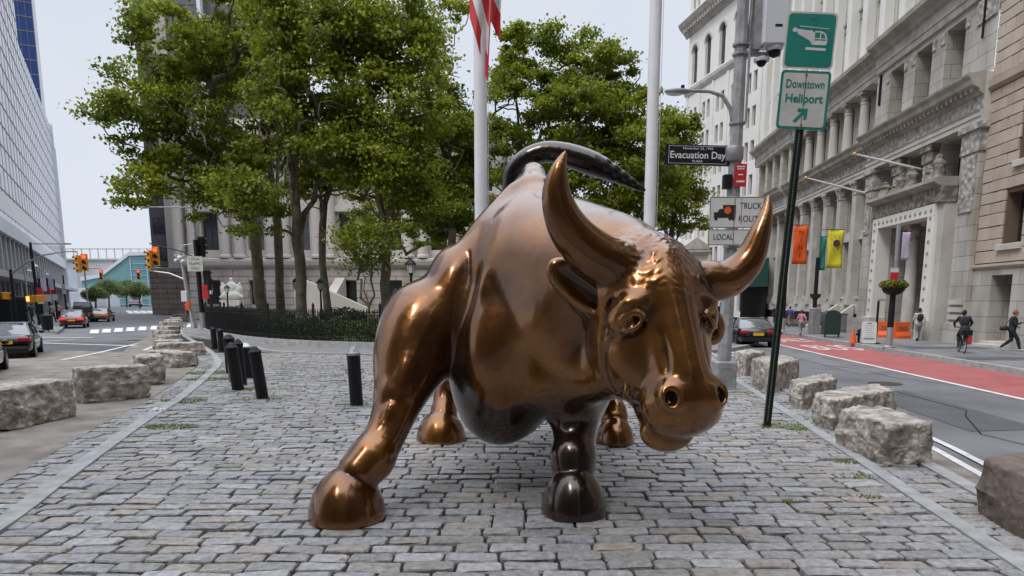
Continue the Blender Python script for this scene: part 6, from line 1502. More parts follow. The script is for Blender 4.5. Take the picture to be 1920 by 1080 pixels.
mb = MB(); mb.cham(-1.45, 1.45, -3, 2.2, .7, 3.3, .08); mb.build('box_body', M['white_car'], mt); mb = MB(); mb.cham(-1.25, 1.25, 2.21, 3.6, .6, 2.4, .15); mb.build('cab', M['white_car'], mt)
mb = MB(); mb.lathe([(.42, -.01), (.42, .01)], 20, 0, M=Matrix.Translation((0, -3.02, 2.45)) @ Matrix.Rotation(R(90), 4, 'X') @ Matrix.Diagonal((1.3, .8, 1, 1))); mb.build('emblem', M['blue'], mt)
mb = MB(); mb.box(-1.3, 1.3, -3.05, -2.7, .45, .75); mb.build('bumper', M['black_metal'], mt); mb = MB(); mb.box(-1.42, 1.42, -3.02, -3.001, 1.0, 1.35); mb.build('stripe', M['cloth_pink'], mt)
for sx_ in (-1, 1):
    for y in (-2, 2.3): mb = MB(); mb.lathe([(.3, -.15), (.45, -.14), (.45, .14), (.3, .15)], 16, 0, M=Matrix.Translation((sx_*1.2, y, .4)) @ Matrix.Rotation(R(90), 4, 'Y')); mb.build('wheel', M['tyre'], mt)
# ------------------------------------------------------------------ signals and posts at the left
def signal(parent, x, y, z, rz, n=3, lit=0, s=1.0, lm='lamp_orange', hm='signal_yellow'):
    T = Matrix.Translation((x, y, z)) @ Matrix.Rotation(rz, 4, 'Z') @ Matrix.Scale(s, 4)
    mb = MB(); mb.cham(-.17, .17, -.09, .12, -.18 * n * 2 / 2, .18 * n, .02, 0, T)
    hz_ = .36 * n
    b = mb.build('signal_head', M[hm], parent)
    for i in range(n):
        zc = .18 * n - .18 - .36 * i
        mb = MB(); mb.lathe([(.12, -.01), (.12, .01)], 14, 0, M=T @ Matrix.Translation((0, -.10, zc)) @ Matrix.Rotation(R(90), 4, 'X')); mb.build('lens', M[lm if i == lit else 'lamp_off'], b)
        mb = MB(); V = []
        for k in range(9):
            a = R(180 * k / 8); 
            for yy in (-.09, -.27): V.append(T @ Vector((.14 * math.cos(a), yy, zc + .14 * math.sin(a))))
        mb.add(V, [(2*k, 2*k+1, 2*k+3, 2*k+2) for k in range(8)]); mb.build('visor', M[hm], b, fix=False)
    return b
# left mast over the near corner
p = at(30, 600, 45); ms = empty('signal_mast', (p.x, p.y, 0), label='black signal mast at the left corner with curved arm and two amber signal heads', cat='traffic light')
mb = MB(); mb.tube([(0, 0, 0), (0, 0, 3.6)], [.11, .09], 10); mb.build('post', M['black_metal'], ms, smooth=True)
mb = MB(); mb.tube([(.1, 0, 3.35), (.9, 0, 3.95), (2.2, 0, 4.5), (3.6, 0, 4.72), (4.35, 0, 4.72)], [.07, .06, .05, .04, .04], 8); mb.tube([(4.35, 0, 4.72), (4.35, 0, 4.45)], .03, 6); mb.build('mast_arm', M['galv'], ms, smooth=True)
signal(ms, 4.35, 0, 3.95, R(-35), 3, 9); signal(ms, 4.68, .15, 4.05, R(15), 3, 0, lm='lamp_red', hm='signal_yellow')
for (x, z, rz, lt, lab) in ((-.35, 1.95, R(60), 9, ''), (1.2, 1.75, R(-10), 0, ''), (1.75, 1.78, R(70), 9, '')):
    T = Matrix.Translation((x, -.1, z)) @ Matrix.Rotation(rz, 4, 'Z'); mb = MB(); mb.cham(-.30, .30, -.12, .12, -.22, .22, .03, 0, T); b_ = mb.build('pedestrian_signal', M['signal_yellow'], ms)
    if lt == 0: mb = MB(); mb.box(-.26, -.02, -.135, -.121, -.16, .16, 0, T); mb.build('lens', M['lamp_orange'], b_)
mb = MB(); mb.tube([(1.45, 0, 0), (1.45, 0, 2.4)], .07, 8); mb.tube([(0, 0, 1.95), (-.3, -.05, 1.95)], .04, 6); mb.tube([(1.2, -.05, 1.75), (1.75, -.05, 1.75)], .04, 6); mb.build('signal_post', M['black_metal'], ms)
# twin street lamp at the left
p = at(75, 590, 47); sl_ = empty('street_lamp', (p.x, p.y, .05), label='dark street lamp with a long flat arm over the left street', cat='street lamp')
mb = MB(); mb.tube([(0, 0, 0), (-.15, 0, 5.4)], [.13, .08], 10); mb.build('pole', M['black_metal'], sl_, smooth=True)
mb = MB(); mb.tube([(-.15, 0, 5.3), (2.1, .2, 5.32)], .035, 6); mb.sphere((2.2, .2, 5.32), .3, 10, 6, sc3=(1, .4, .2)); mb.build('lamp_arm', M['galv'], sl_)
def shepherd(u, v, Y, label):
    p = at(u, v, Y); b = empty('street_lamp', (p.x, p.y, .07), label=label, cat='street lamp', group='silver crook lamps along the left pavement'); h_ = 4.4
    mb = MB(); mb.tube([(0, 0, 0), (0, 0, h_ - .6), (.05, 0, h_ - .2), (.35, 0, h_), (.7, 0, h_ - .1), (.8, 0, h_ - .3)], [.07, .05, .045, .04, .035, .03], 8); mb.build('pole', M['silver'], b, smooth=True)
    mb = MB(); mb.lathe([(.03, h_ - .3), (.2, h_ - .42), (.2, h_ - .46)], 10, 0, (.8, 0, 0)); mb.build('lamp_shade', M['white_plastic'], b, smooth=True)
shepherd(46, 596, 58, 'silver crook lamp nearest along the dark colonnade'); shepherd(80, 590, 66, 'silver crook lamp farther along the dark colonnade'); shepherd(56, 600, 50, 'short silver crook lamp by the left corner')
# red and white signs on the far left pavement
for i, (u, v, Y, hz) in enumerate(((82, 612, 46, 3.0), (96, 605, 52, 3.2), (108, 600, 58, 3.3), (125, 588, 75, 4.2))):
    p = at(u, v, Y); b = empty('sign_post', (p.x, p.y, .07), label=('dark post with red and white parking signs at the left corner', 'second dark post with red and white signs on the left pavement', 'third dark sign post with white notice on the left pavement', 'tall dark post far along the left pavement')[i], cat='sign post', group='sign posts on the left pavement')
    mb = MB(); mb.tube([(0, 0, 0), (0, 0, hz)], .08, 8); mb.build('post', M['black_metal'], b)
    mb = MB(); plate(mb, .42, .5, .03, -.12, -.10, 0, hz * .72); mb.build('sign_panel', M['red' if i != 3 else 'white_plastic'], b)
    mb = MB(); plate(mb, .42, .5, .03, -.12, -.10, .05, hz * .72 - .55); mb.build('sign_panel', M['white_plastic'], b)
    if i < 2: mb = MB(); plate(mb, .36, .8, .03, -.05, -.03, .3, hz * .86); mb.build('banner', M['lilac'], b)
def bin_(u, v, label, s=1.0, m='black_metal'):
    p = G(u, v); b = empty('litter_bin', (p.x, p.y, .06), label=label, cat='litter bin')
    mb = MB(); mb.lathe([(.24*s, 0), (.27*s, .05), (.30*s, .72*s), (.32*s, .75*s)], 16); mb.build('basket', M[m], b, smooth=True); mb = MB(); mb.lathe([(.33*s, .751*s), (.33*s, .80*s), (.2*s, .86*s)], 16); mb.build('lid', M['black_metal'], b, smooth=True)
bin_(90, 621, 'black litter bin at the left street corner')
p = G(27, 608); o_ = empty('newspaper_box', (p.x, p.y, .06), R(30), label='dark green cabinet on the pavement before the colonnade', cat='cabinet')
mb = MB(); mb.cham(-.9, .9, -.5, .5, 0, 1.9, .05); mb.build('body', M['mail_green'], o_); mb = MB(); mb.cham(-.8, -.05, -.53, -.501, .2, 1.7, .02); mb.cham(.05, .8, -.53, -.501, .2, 1.7, .02); mb.build('door', M['black_metal'], o_)
# right-hand signal pole of the left street, with its lamp arm and signs
p = at(383, 620, 38.5); sp = empty('signal_post', (p.x, p.y, 0), label='tall post with black signals and a LOCAL TRAFFIC ONLY sign by the park corner', cat='traffic light')
mb = MB(); mb.tube([(0, 0, 0), (-.05, 0, 1.0)], .17, 12); mb.lathe([(.26, 0), (.26, .1), (.18, .14)], 12); mb.build('base', M['galv'], sp, smooth=True)
mb = MB(); mb.tube([(-.05, 0, 1.0), (-.14, 0, 4.9)], .13, 12); mb.build('post', M['black_metal'], sp, smooth=True)
mb = MB(); mb.tube([(-.14, 0, 4.9), (-.28, 0, 9.5)], [.11, .08], 10); mb.tube([(-.2, 0, 6.6), (-2.6, 0, 6.62)], [.045, .03], 6); mb.sphere((-2.75, 0, 6.6), .32, 10, 6, sc3=(1, .4, .2)); mb.build('lamp_arm', M['grey_paint'], sp, smooth=True)
mb = MB(); plate(mb, .84, .80, .03, -.18, -.16, -.18, 3.62); s_ = mb.build('sign_panel', M['sign_cream'], sp)
for z, t_, w_ in ((3.87, 'LOCAL', .55), (3.62, 'TRAFFIC', .66), (3.37, 'ONLY', .45)): text('lettering', t_, .2, 'text_black', s_, (-.18, -.182, z), w_)
signal(sp, .10, .2, 4.55, R(150), 3, 9, hm='black_metal'); signal(sp, .30, .15, 2.75, R(170), 3, 9, hm='black_metal')
mb = MB(); mb.lathe([(.14, -.01), (.14, .01)], 14, 0, M=Matrix.Translation((.25, -.15, 2.35)) @ Matrix.Rotation(R(90), 4, 'X')); mb.box(.08, .40, -.14, .05, 1.75, 2.5); mb.build('red_sign', M['red'], sp)
mb = MB(); mb.tube([(-.1, 0, 3.9), (-1.0, .3, 4.3), (-2.9, .5, 4.75)], .035, 6); mb.build('mast_arm', M['black_metal'], sp)
# pale camera pole beside it with a mast arm and two amber heads
p = at(364, 612, 40.5); cp_ = empty('camera_pole', (p.x, p.y, 0), label='pale grey pole with cameras and a mast arm holding amber signals over the left street', cat='traffic light')
mb = MB(); mb.tube([(0, 0, 0), (-.35, 0, 2.9), (-.5, 0, 4.4)], [.12, .09, .07], 10); mb.lathe([(.2, 0), (.2, .08), (.15, .4)], 10); mb.build('pole', M['silver'], cp_, smooth=True)
mb = MB(); mb.tube([(-.35, 0, 2.85), (-1.2, 0, 3.2), (-2.3, 0, 3.35)], [.05, .04, .035], 8); mb.build('mast_arm', M['silver'], cp_, smooth=True)
signal(cp_, -2.25, 0, 3.95, R(-40), 3, 9); signal(cp_, -1.95, .1, 4.15, R(10), 3, 0, lm='lamp_red')
mb = MB(); mb.tube([(-.5, 0, 4.35), (-.35, 0, 4.75), (0.2, 0, 4.85)], .03, 6); mb.sphere((-.5, -.1, 4.05), .15, 10, 6); mb.sphere((-.35, -.1, 3.85), .13, 10, 6); mb.sphere((-.72, -.1, 3.9), .12, 10, 6); mb.cham(-.55, -.2, -.2, .05, 1.6, 2.2, .03); mb.each('camera', M['white_plastic'], cp_, smooth=True)
mb = MB(); mb.cham(-.35, -.1, -.17, -.12, 1.1, 1.7, .02); mb.build('orange_sign', M['orange'], cp_)
# two far hanging signals
for i, (u, v, Y) in enumerate(((190, 515, 95), (260, 515, 95))):
    p = at(u, v, Y); b = empty('hanging_signal', (p.x + (2.2 if i else -2.2), p.y, 0), label=('far amber traffic signal left, above the hazy trees' if i == 0 else 'far red-lit traffic signal right, above the white truck'), cat='traffic light', group='far signals down the left street')
    dx = -2.2 if i else 2.2; mb = MB(); mb.tube([(0, 0, 0), (0, 0, p.z + .9)], .09, 6); mb.tube([(0, 0, p.z + .8), (dx, 0, p.z + .8)], .04, 6); mb.build('post', M['galv'], b)
    signal(b, dx, 0, p.z, R(10), 3, 0, lm='lamp_red', s=1.2)
# ------------------------------------------------------------------ things on the right pavement
def rp(u, v): q = G(u, v, .082); return q
def banner_pole(u, v, hz, label): 
    q = rp(u, v); b = empty('street_light_pole', (q.x, q.y, .075), label=label, cat='street pole', group='black poles along the right kerb')
    mb = MB(); mb.lathe([(.19, 0), (.19, .05), (.12, .09)], 14); mb.tube([(0, 0, .08), (0, 0, .70)], .105, 14); mb.build('base', M['silver'], b, smooth=True)
    mb = MB(); mb.tube([(0, 0, .70), (0, 0, hz)], [.10, .085], 12); mb.build('pole', M['black_metal'], b, smooth=True); return b
def hang(parent, x, y, z, w_, h_, m, label=None, curl=.04):
    mb = MB(); V = []; n = 8; k = 6
    for i in range(n + 1):
        for j in range(k + 1): V.append((x + (j / k - .5) * w_, y + curl * math.sin(i * .9 + j * .7), z - i / n * h_))
    mb.add(V, [(i*(k+1)+j, i*(k+1)+j+1, (i+1)*(k+1)+j+1, (i+1)*(k+1)+j) for i in range(n) for j in range(k)]); o = mb.build('banner', M[m], parent, smooth='all', fix=False); md = o.modifiers.new('t', 'SOLIDIFY'); md.thickness = .008
    if label: o['label'] = label
    mb = MB(); mb.tube([(x - w_/2 - .05, y, z + .02), (x + w_/2 + .05, y, z + .02)], .014, 6); mb.tube([(0, 0, z + .02), (x, y, z + .02)], .014, 6); mb.build('banner_arm', M['black_metal'], parent); return o
b1 = banner_pole(1666, 652, 2.55, 'black pole wrapped in silver at the foot, carrying a flower bowl')
mb = MB(); mb.sphere((0, 0, 2.02), .36, 16, 10, sc3=(1, 1, .72)); mb.v = [(x, y, min(z, 2.06)) for x, y, z in mb.v]; bw_ = mb.build('flower_bowl', M['black_metal'], b1, smooth=True)
foliage('flowers', leafblob([(0, 0, 2.12, .46, .44, .17)], 2600, 0, 77, shell=0), .075, 'flower', 77, bw_)
mb = MB(); plate(mb, .26, .34, .02, -.14, -.12, -.08, 2.36); mb.build('red_sign', M['red'], b1); mb = MB(); plate(mb, .26, .14, .02, -.14, -.12, -.08, 2.60); q_ = mb.build('white_sign', M['sign_white'], b1)
mb = MB(); mb.tube([(0.02, 0, 2.5), (.0, 0, 4.1)], .07, 10); mb.build('upper_pole', M['galv'], b1); hang(b1, .28, 0, 3.85, .26, .92, 'lilac', curl=.01)
b2 = banner_pole(1524, 626, 3.6, 'black pole farther up the right kerb with teal and yellow banners')
mb = MB(); mb.tube([(0, 0, 3.6), (0, 0, 5.2)], .07, 10); mb.build('upper_pole', M['galv'], b2)
ye = hang(b2, .78, 0, 4.85, .72, 1.75, 'yellow_cloth', 'yellow banner with a dark round badge'); te = hang(b2, .16, .06, 4.55, .42, 1.55, 'green_cloth', 'teal banner with white lettering')
mb = MB(); mb.lathe([(.16, -.01), (.16, .01)], 18, 0, M=Matrix.Translation((.80, -.075, 4.25)) @ Matrix.Rotation(R(90), 4, 'X')); mb.build('badge', M['purple'], ye)
mb = MB()
for a in range(8): t = R(a * 45 + 15); mb.tube([(.80 + .22 * math.cos(t), -.07, 4.25 + .26 * math.sin(t)), (.80 + .31 * math.cos(t), -.07, 4.25 + .38 * math.sin(t))], .008, 4)
mb.build('ray', M['purple'], ye)
mb = MB(); mb.lathe([(.02, 1.55), (.22, 1.75), (.26, 1.9)], 12, 0, (.0, 0, 0)); mb.build('planter_basket', M['leather'], b2)
b3 = banner_pole(1467, 622, 3.3, 'black pole with an orange banner half hidden by the leaning sign post')
mb = MB(); mb.tube([(0, 0, 3.3), (0, 0, 5.2)], .07, 10); mb.build('upper_pole', M['galv'], b3)
og = hang(b3, .62, 0, 5.3, .72, 1.9, 'orange', 'orange banner with dark upright lettering')
for k, ch in enumerate('NINE'): text('lettering', ch, .30, 'red_car', og, (.62, -.085, 4.95 - k * .38))
q = rp(1641, 644); b = empty('bus_stop_post', (q.x, q.y, .075), label='slim black post on a round foot beside the flower-bowl pole', cat='post')
mb = MB(); mb.lathe([(.17, 0), (.17, .03), (.05, .06)], 14); mb.build('base', M['black_metal'], b); mb = MB(); mb.box(-.035, .035, -.02, .02, .06, 1.58); mb.build('post', M['black_metal'], b); mb = MB(); mb.box(-.05, .22, -.03, .03, 1.58, 1.66); mb.build('cap', M['grey_paint'], b)
# folding board
q = rp(1627, 644); b = empty('sandwich_board', (q.x, q.y, .078), R(-14), label='white folding board with faint printed lines on the pavement', cat='sign board')
for s, nm in ((-1, 'front'), (1, 'back')):
    T = Matrix.Translation((0, s * .14, 0)) @ Matrix.Rotation(R(9) * s, 4, 'X'); mb = MB(); mb.prism([(p_[0], p_[1] + .42) for p_ in rrect(.50, .80, .05)], 'y', -.015, .015, 0, T); pn = mb.build('panel', M['sign_white'], b)
    if s < 0:
        for k, (w_, h_) in enumerate(((.16, .03), (.34, .02), (.30, .02), (.22, .02), (.32, .012), (.28, .012), (.30, .012), (.38, .035))):
            z = .74 - k * .082; mb = MB(); mb.box(-w_/2, w_/2, -.0185, -.0155, z, z + h_, 0, T); mb.build('printed_line', M['cloth_grey'] if k not in (0, 7) else M['text_black'], pn)
# cone and standpipe
q = rp(1599, 643); b = empty('traffic_cone', (q.x, q.y, .078), label='small orange traffic cone beside the white folding board', cat='traffic cone')
mb = MB(); mb.cham(-.15, .15, -.15, .15, 0, .03, .01); mb.build('base', M['orange'], b); mb = MB(); mb.lathe([(.12, .03), (.028, .52)], 16); mb.build('cone', M['orange'], b, smooth=True)
q = rp(1608, 643); b = empty('standpipe', (q.x + .05, q.y, .078), label='short black standpipe between the cone and the folding board', cat='standpipe')
mb = MB(); mb.lathe([(.09, 0), (.09, .03), (.065, .05), (.065, .40), (.09, .42), (.085, .5), (.03, .54)], 14); mb.build('barrel', M['black_metal'], b, smooth=True)
for s in (-1, 1): mb = MB(); mb.tube([(0, 0, .33), (s * .13, -.05, .33)], [.04, .05], 10); mb.build('outlet', M['black_metal'], b)
# orange water barriers
for i, (u, v) in enumerate(((1660, 632), (1688, 634))):
    q = rp(u, v); b = empty('barrier', (q.x, q.y, .078), R(-20 + 25 * i), label=('orange plastic barrier left of the flower-bowl pole' if i == 0 else 'orange plastic barrier between the flower-bowl pole and the portal column'), cat='barrier', group='orange barriers by the portal')
    mb = MB(); mb.prism([(-.24, 0), (-.24, .10), (-.12, .28), (-.09, .68), (.09, .68), (.12, .28), (.24, .10), (.24, 0)], 'x', -.32, .32); mb.build('body', M['orange'], b)
    mb = MB(); mb.prism([(-.125, .30), (-.115, .50), (-.10, .50), (-.11, .30)], 'x', -.2, .2); mb.build('recess', M['rust'], b)
# dark green relay box
q = rp(1556, 632); b = empty('mail_box', (q.x, q.y, .078), R(-8), label='dark green round-topped mail storage box beside the banner pole', cat='mail box')
mb = MB(); P = [(-.33, .12), (-.33, .95)] + [(.33 * -math.cos(R(t)), .95 + .22 * math.sin(R(t))) for t in range(15, 180, 15)] + [(.33, .95), (.33, .12)]; mb.prism(P, 'y', -.28, .28); mb.build('body', M['mail_green'], b, smooth=True)
for sx_ in (-1, 1): mb = MB(); mb.box(sx_ * .28 - .03, sx_ * .28 + .03, -.25, -.19, 0, .12); mb.build('leg', M['mail_green'], b)
q = rp(1545, 628); mb = MB(); mb.cham(-.22, .22, -.2, .2, 0, 1.25, .05); o = mb.build('newspaper_box', M['galv']); o.location = (q.x - .1, q.y + .9, .078); tag(o, 'pale grey newspaper box peeping out behind the dark green mail box', 'news box')
# area railing in front of the basement
b = place(empty('area_railing', label='black iron area railing before the basement windows of the limestone building', cat='railing'), 14.6, RM, 45.0); b.location.z = .078
mb = MB(); 
for k in range(90): mb.box(k * .12, k * .12 + .02, -1.3, -1.28, 0, .95)
mb.build('picket', M['black_metal'], b); mb = MB(); mb.box(0, 10.8, -1.31, -1.27, .88, .92); mb.build('rail', M['black_metal'], b); mb = MB(); mb.box(0, 10.8, -1.308, -1.272, .1, .14); mb.build('rail', M['black_metal'], b)
# green awnings farther up
b = place(empty('awning', label='dark green awning over a shop entrance far up the right street', cat='awning'), 14.6, RM, 62.0); mb = MB(); mb.prism([(-3.2, 2.7), (-3.2, 3.1), (0, 4.9), (0, 2.7)], 'x', 0, 8); mb.build('cover', M['awning'], b); mb = MB(); mb.box(.2, 7.8, -.2, .0, 0, 2.69); mb.build('shop_front', M['void'], b)
# sidewalk cellar doors
for i, (u, v) in enumerate(((1770, 652), (1890, 672))):
    q = rp(u, v); mb = MB(); mb.box(-1.3, 1.3, -.55, .55, 0, .008); o = mb.build('cellar_hatch', M['dark_asphalt']); o.location = (q.x, q.y, .076); o.rotation_euler = (0, 0, -RM); tag(o, ('dark metal cellar hatch in the pavement beneath the cyclist', 'dark metal cellar hatch in the pavement at the right frame edge')[i], 'hatch', 'cellar hatches')
# ------------------------------------------------------------------ people
def person(loc, head, pose, top, legs, hair, label, skin='skin', shoe='shoe', S=US, z0=.078, sleeves=True, hairlen=0):
    j = pose; m = .40 if False else 0
    lo, hi = (-.55, -.65, -.02), (.55, .75, 1.85)
    root = empty('person', (loc[0], loc[1], z0), head, label=label, cat='person', group='people on the pavement')
    def finish(Sd, name, mt_, par):
        V, Q = Sd.mesh(1); return np_mesh(name, V * S, Q, M[mt_], par)
    def torso(Sd, e):
        Sd.ell(j['pelvis'], (.165 + e, .115 + e, .12 + e), k=.06); Sd.cone(j['pelvis'], j['chest'], .125 + e, .135 + e, .08); Sd.ell(j['chest'], (.175 + e, .115 + e, .17 + e), k=.07)
        for s in ('L', 'R'): Sd.cone(j['chest'], j['sh' + s], .08 + e, .062 + e, .05)
    def arms(Sd, e, end=1.0):
        for s in ('L', 'R'):
            Sd.cone(j['sh' + s], j['el' + s], .052 + e, .040 + e, .03); a, b_ = np.array(j['el' + s]), np.array(j['ha' + s]); Sd.cone(a, a + (b_ - a) * end, .040 + e, .028 + e, .02)
    def legsf(Sd, e, end=1.0):
        for s in ('L', 'R'):
            h = np.array(j['pelvis']) + np.array(((-.09 if s == 'L' else .09), 0, -.04)); Sd.cone(h, j['kn' + s], .088 + e, .057 + e, .05); a, b_ = np.array(j['kn' + s]), np.array(j['an' + s]); Sd.cone(a, a + (b_ - a) * .4, .055 + e, .052 + e, .03); Sd.cone(a + (b_ - a) * .35, a + (b_ - a) * end, .052 + e, .036 + e, .03)
    hd_ = np.array(j['head']); fw = np.array(j.get('face', (0, 1, 0)), float)
    Sd = Sdf(lo, hi, .018); torso(Sd, -.012); arms(Sd, -.008); legsf(Sd, -.008); Sd.cone(j['chest'], hd_ - np.array((0, 0, .08)), .06, .052, .04)
    Sd.ell(hd_, (.075, .095, .115), k=.02); Sd.ell(hd_ + fw * .05 - np.array((0, 0, .055)), (.05, .055, .055), k=.03); Sd.ell(hd_ + fw * .105 - np.array((0, 0, .015)), (.013, .02, .022), k=.012)
    for s in (-1, 1): Sd.ell(hd_ + np.array((fw[1], -fw[0], 0)) * s * .078 - np.array((0, 0, .01)), (.014, .024, .034), k=.01)
    for s in ('L', 'R'):
        a, b_ = np.array(j['el' + s]), np.array(j['ha' + s]); d = (b_ - a) / np.linalg.norm(b_ - a); side = np.cross(d, (1, 0, 0)); side = side / (np.linalg.norm(side) + 1e-6); Sd.ell(b_ + d * .045, (.030, .036, .046), k=.02)
        for q in range(4): o_ = side * (q - 1.5) * .019; Sd.cone(b_ + d * .07 + o_, b_ + d * (.12 + .012 * (1.5 - abs(q - 1.3))) + o_ + np.array((.012 if s == 'L' else -.012, 0, 0)), .0095, .0085, .006)
        Sd.cone(b_ + d * .03 + side * .03, b_ + d * .075 + side * .055, .011, .010, .008)
        an = np.array(j['an' + s]); ft = np.array(j.get('toe' + s, an + np.array((0, .17, -.05)))); Sd.cone(an, ft, .038, .03, .03)
    body = finish(Sd, 'body', skin, root)
    Sd = Sdf(lo, hi, .018); torso(Sd, .014); arms(Sd, .012, .95 if sleeves else .05); finish(Sd, 'jacket' if sleeves else 'shirt', top, root)
    Sd = Sdf(lo, hi, .018); Sd.ell(j['pelvis'], (.172, .122, .125), k=.05); legsf(Sd, .014, .97); finish(Sd, 'trousers', legs, root)
    Sd = Sdf(lo, hi, .016)
    for s in ('L', 'R'): an = np.array(j['an' + s]); ft = np.array(j.get('toe' + s, an + np.array((0, .17, -.05)))); Sd.cone(an - np.array((0, .02, .025)), ft, .048, .042, .03)
    finish(Sd, 'shoes', shoe, root)
    Sd = Sdf(lo, hi, .014); Sd.ell(hd_ - fw * .022 + np.array((0, 0, .025)), (.092, .105, .115), k=.02); Sd.ell(hd_ + fw * .085 - np.array((0, 0, .045)), (.075, .07, .085), k=.015, sub=True)
    if hairlen: Sd.ell(hd_ - fw * .06 - np.array((0, 0, .10)), (.085, .05, .13), k=.03)
    finish(Sd, 'hair', hair, root); return root
def pose_walk(st=1.0, phone=False):
    d = dict(pelvis=(0, 0, .93), chest=(0, .03, 1.29), head=(0, .06, 1.635), shL=(-.175, .02, 1.42), shR=(.175, .02, 1.42), knR=(.08, .22*st, .52), anR=(.08, .34*st, .09), knL=(-.08, .03, .49), anL=(-.08, -.34*st, .15), toeL=(-.08, -.22*st, .04),
             elL=(-.24, .10, 1.16), haL=(-.22, .30, 1.00), elR=(.25, -.14, 1.16), haR=(.25, -.10, .90))
    if phone: d.update(elR=(.22, .06, 1.14), haR=(.08, .30, 1.22), elL=(-.22, .05, 1.14), haL=(-.12, .20, 1.05), head=(0, .08, 1.63))
    return d
def bag(name, parent_loc, head, off, dims, m, label, S=US, z0=.078, strap=None):
    c, s = math.cos(head), math.sin(head); x = parent_loc[0] + (off[0]*c - off[1]*s) * S; y = parent_loc[1] + (off[0]*s + off[1]*c) * S
    o = empty(name, (x, y, z0 + off[2] * S), head, label=label, cat='bag')
    mb = MB(); mb.sphere((0, 0, 0), .5 * S, 14, 10, sc3=dims); mb.v = [(max(-dims[0]*.42*S, min(dims[0]*.42*S, p_[0])), p_[1], max(-dims[2]*.44*S, min(dims[2]*.44*S, p_[2]))) for p_ in mb.v]; mb.build('pouch', M[m], o, smooth='all')
    if strap: mb = MB(); mb.tube([Vector(q_) * S for q_ in strap], .014 * S, 6); mb.build('strap', M[m], o, smooth=True)
    return o
h1_ = R(-115); q = rp(1893, 658); L1 = (q.x, q.y)
person(L1, h1_, pose_walk(1.0, True), 'cloth_black', 'cloth_black', 'hair_red', 'red-haired person in black walking right while looking at a phone', shoe='shoe_white')
c_, s_ = math.cos(h1_), math.sin(h1_); mb = MB(); mb.cham(-.035*US, .035*US, -.006, .006, -.07*US, .07*US, .004); o = mb.build('phone', M['black_metal']); o.location = (L1[0] + (.06*c_ - .40*s_)*US, L1[1] + (.06*s_ + .40*c_)*US, .078 + 1.26*US); o.rotation_euler = (R(-30), 0, h1_); tag(o, 'small black phone held by the red-haired walker', 'phone')
bag('shoulder_bag', L1, h1_, (.05, -.30, .98), (.22, .34, .26), 'leather', 'black shoulder bag hanging behind the red-haired walker', strap=[(-.05, .05, .1), (-.10, .2, .42), (-.1, .36, .46)])
q = rp(1720, 639); L2_ = (q.x, q.y)
person(L2_, R(-18), pose_walk(.7), 'cloth_light', 'cloth_grey', 'hair_black', 'dark-haired person in light clothes walking away past the portal columns', shoe='shoe', sleeves=True)
bag('backpack', L2_, R(-18), (0, -.20, 1.25), (.34, .24, .46), 'cloth_black', 'black backpack worn by the walker near the portal')
q = rp(1480, 613); person((q.x, q.y), R(10), pose_walk(.5), 'cloth_purple', 'cloth_khaki', 'hair_brown', 'person in purple top and khaki trousers far up the right pavement', S=.70)
q = rp(1501, 628); person((q.x, q.y), R(0), pose_walk(.6), 'cloth_pink', 'cloth_grey', 'hair_brown', 'person in pink top and grey trousers walking away by the green box', S=.66)
q = rp(1452, 606); person((q.x, q.y), R(180), pose_walk(.2), 'cloth_black', 'cloth_black', 'hair_black', 'person in black standing beyond the black car on the right', S=.70)
for i, (u, v, tp, lg, lb_) in enumerate(((333, 586, 'cloth_pink', 'cloth_navy', 'distant person in pink top near the far junction posts'), (349, 590, 'cloth_pink', 'cloth_pink', 'distant person in rose clothes beside the camera pole'), (368, 592, 'cloth_navy', 'cloth_black', 'distant person in navy between the signal posts'), (302, 580, 'yellow_cloth', 'cloth_khaki', 'distant person in yellow vest at the far corner'), (318, 582, 'cloth_light', 'cloth_grey', 'distant person in pale clothes at the far corner'))):
    q = G(u, v); person((q.x, q.y), R(30 * i), pose_walk(.6), tp, lg, 'hair_black', lb_, z0=-.05, S=.85)
for i, (u, v, tp, lb_) in enumerate(((100, 604, 'cloth_grey', 'person in grey walking by the signs on the left pavement'), (112, 598, 'cloth_pink', 'person in pink near the third sign post on the left pavement'), (62, 607, 'cloth_navy', 'person in navy beside the dark cabinet on the left pavement'), (128, 586, 'cloth_light', 'pale-clothed person far down the left pavement'))):
    q = G(u, v, .08); person((q.x, q.y), R(40 * i), pose_walk(.7), tp, 'cloth_black', 'hair_brown', lb_, z0=.075, S=.80)
# cyclist seen from behind, on the pavement
q = rp(1806, 661); BL = (q.x, q.y + .1); bh2 = R(-22)
bk = empty('bicycle', (BL[0], BL[1], .078), bh2, label='black bicycle with red rear bag ridden along the pavement', cat='bicycle')
def ringm(c, r_, t, n=26):
    mb = MB(); pts = [(c[0], c[1] + r_ * math.cos(2*math.pi*i/n), c[2] + r_ * math.sin(2*math.pi*i/n)) for i in range(n + 1)]; mb.tube(pts, t, 6, cap=False); return mb
Sx = US
for y in (-.50, .52):
    wh = ringm((0, y*Sx, .34*Sx), .33*Sx, .022*Sx).build('wheel', M['tyre'], bk, smooth='all')
    mb = ringm((0, y*Sx, .34*Sx), .30*Sx, .010*Sx)
    for k in range(12): a = k * math.pi / 6; mb.tube([(0, y*Sx, .34*Sx), (0, (y + .3*math.cos(a))*Sx, (.34 + .3*math.sin(a))*Sx)], .003, 3)
    mb.build('rim', M['rim'], wh)
mb = MB()
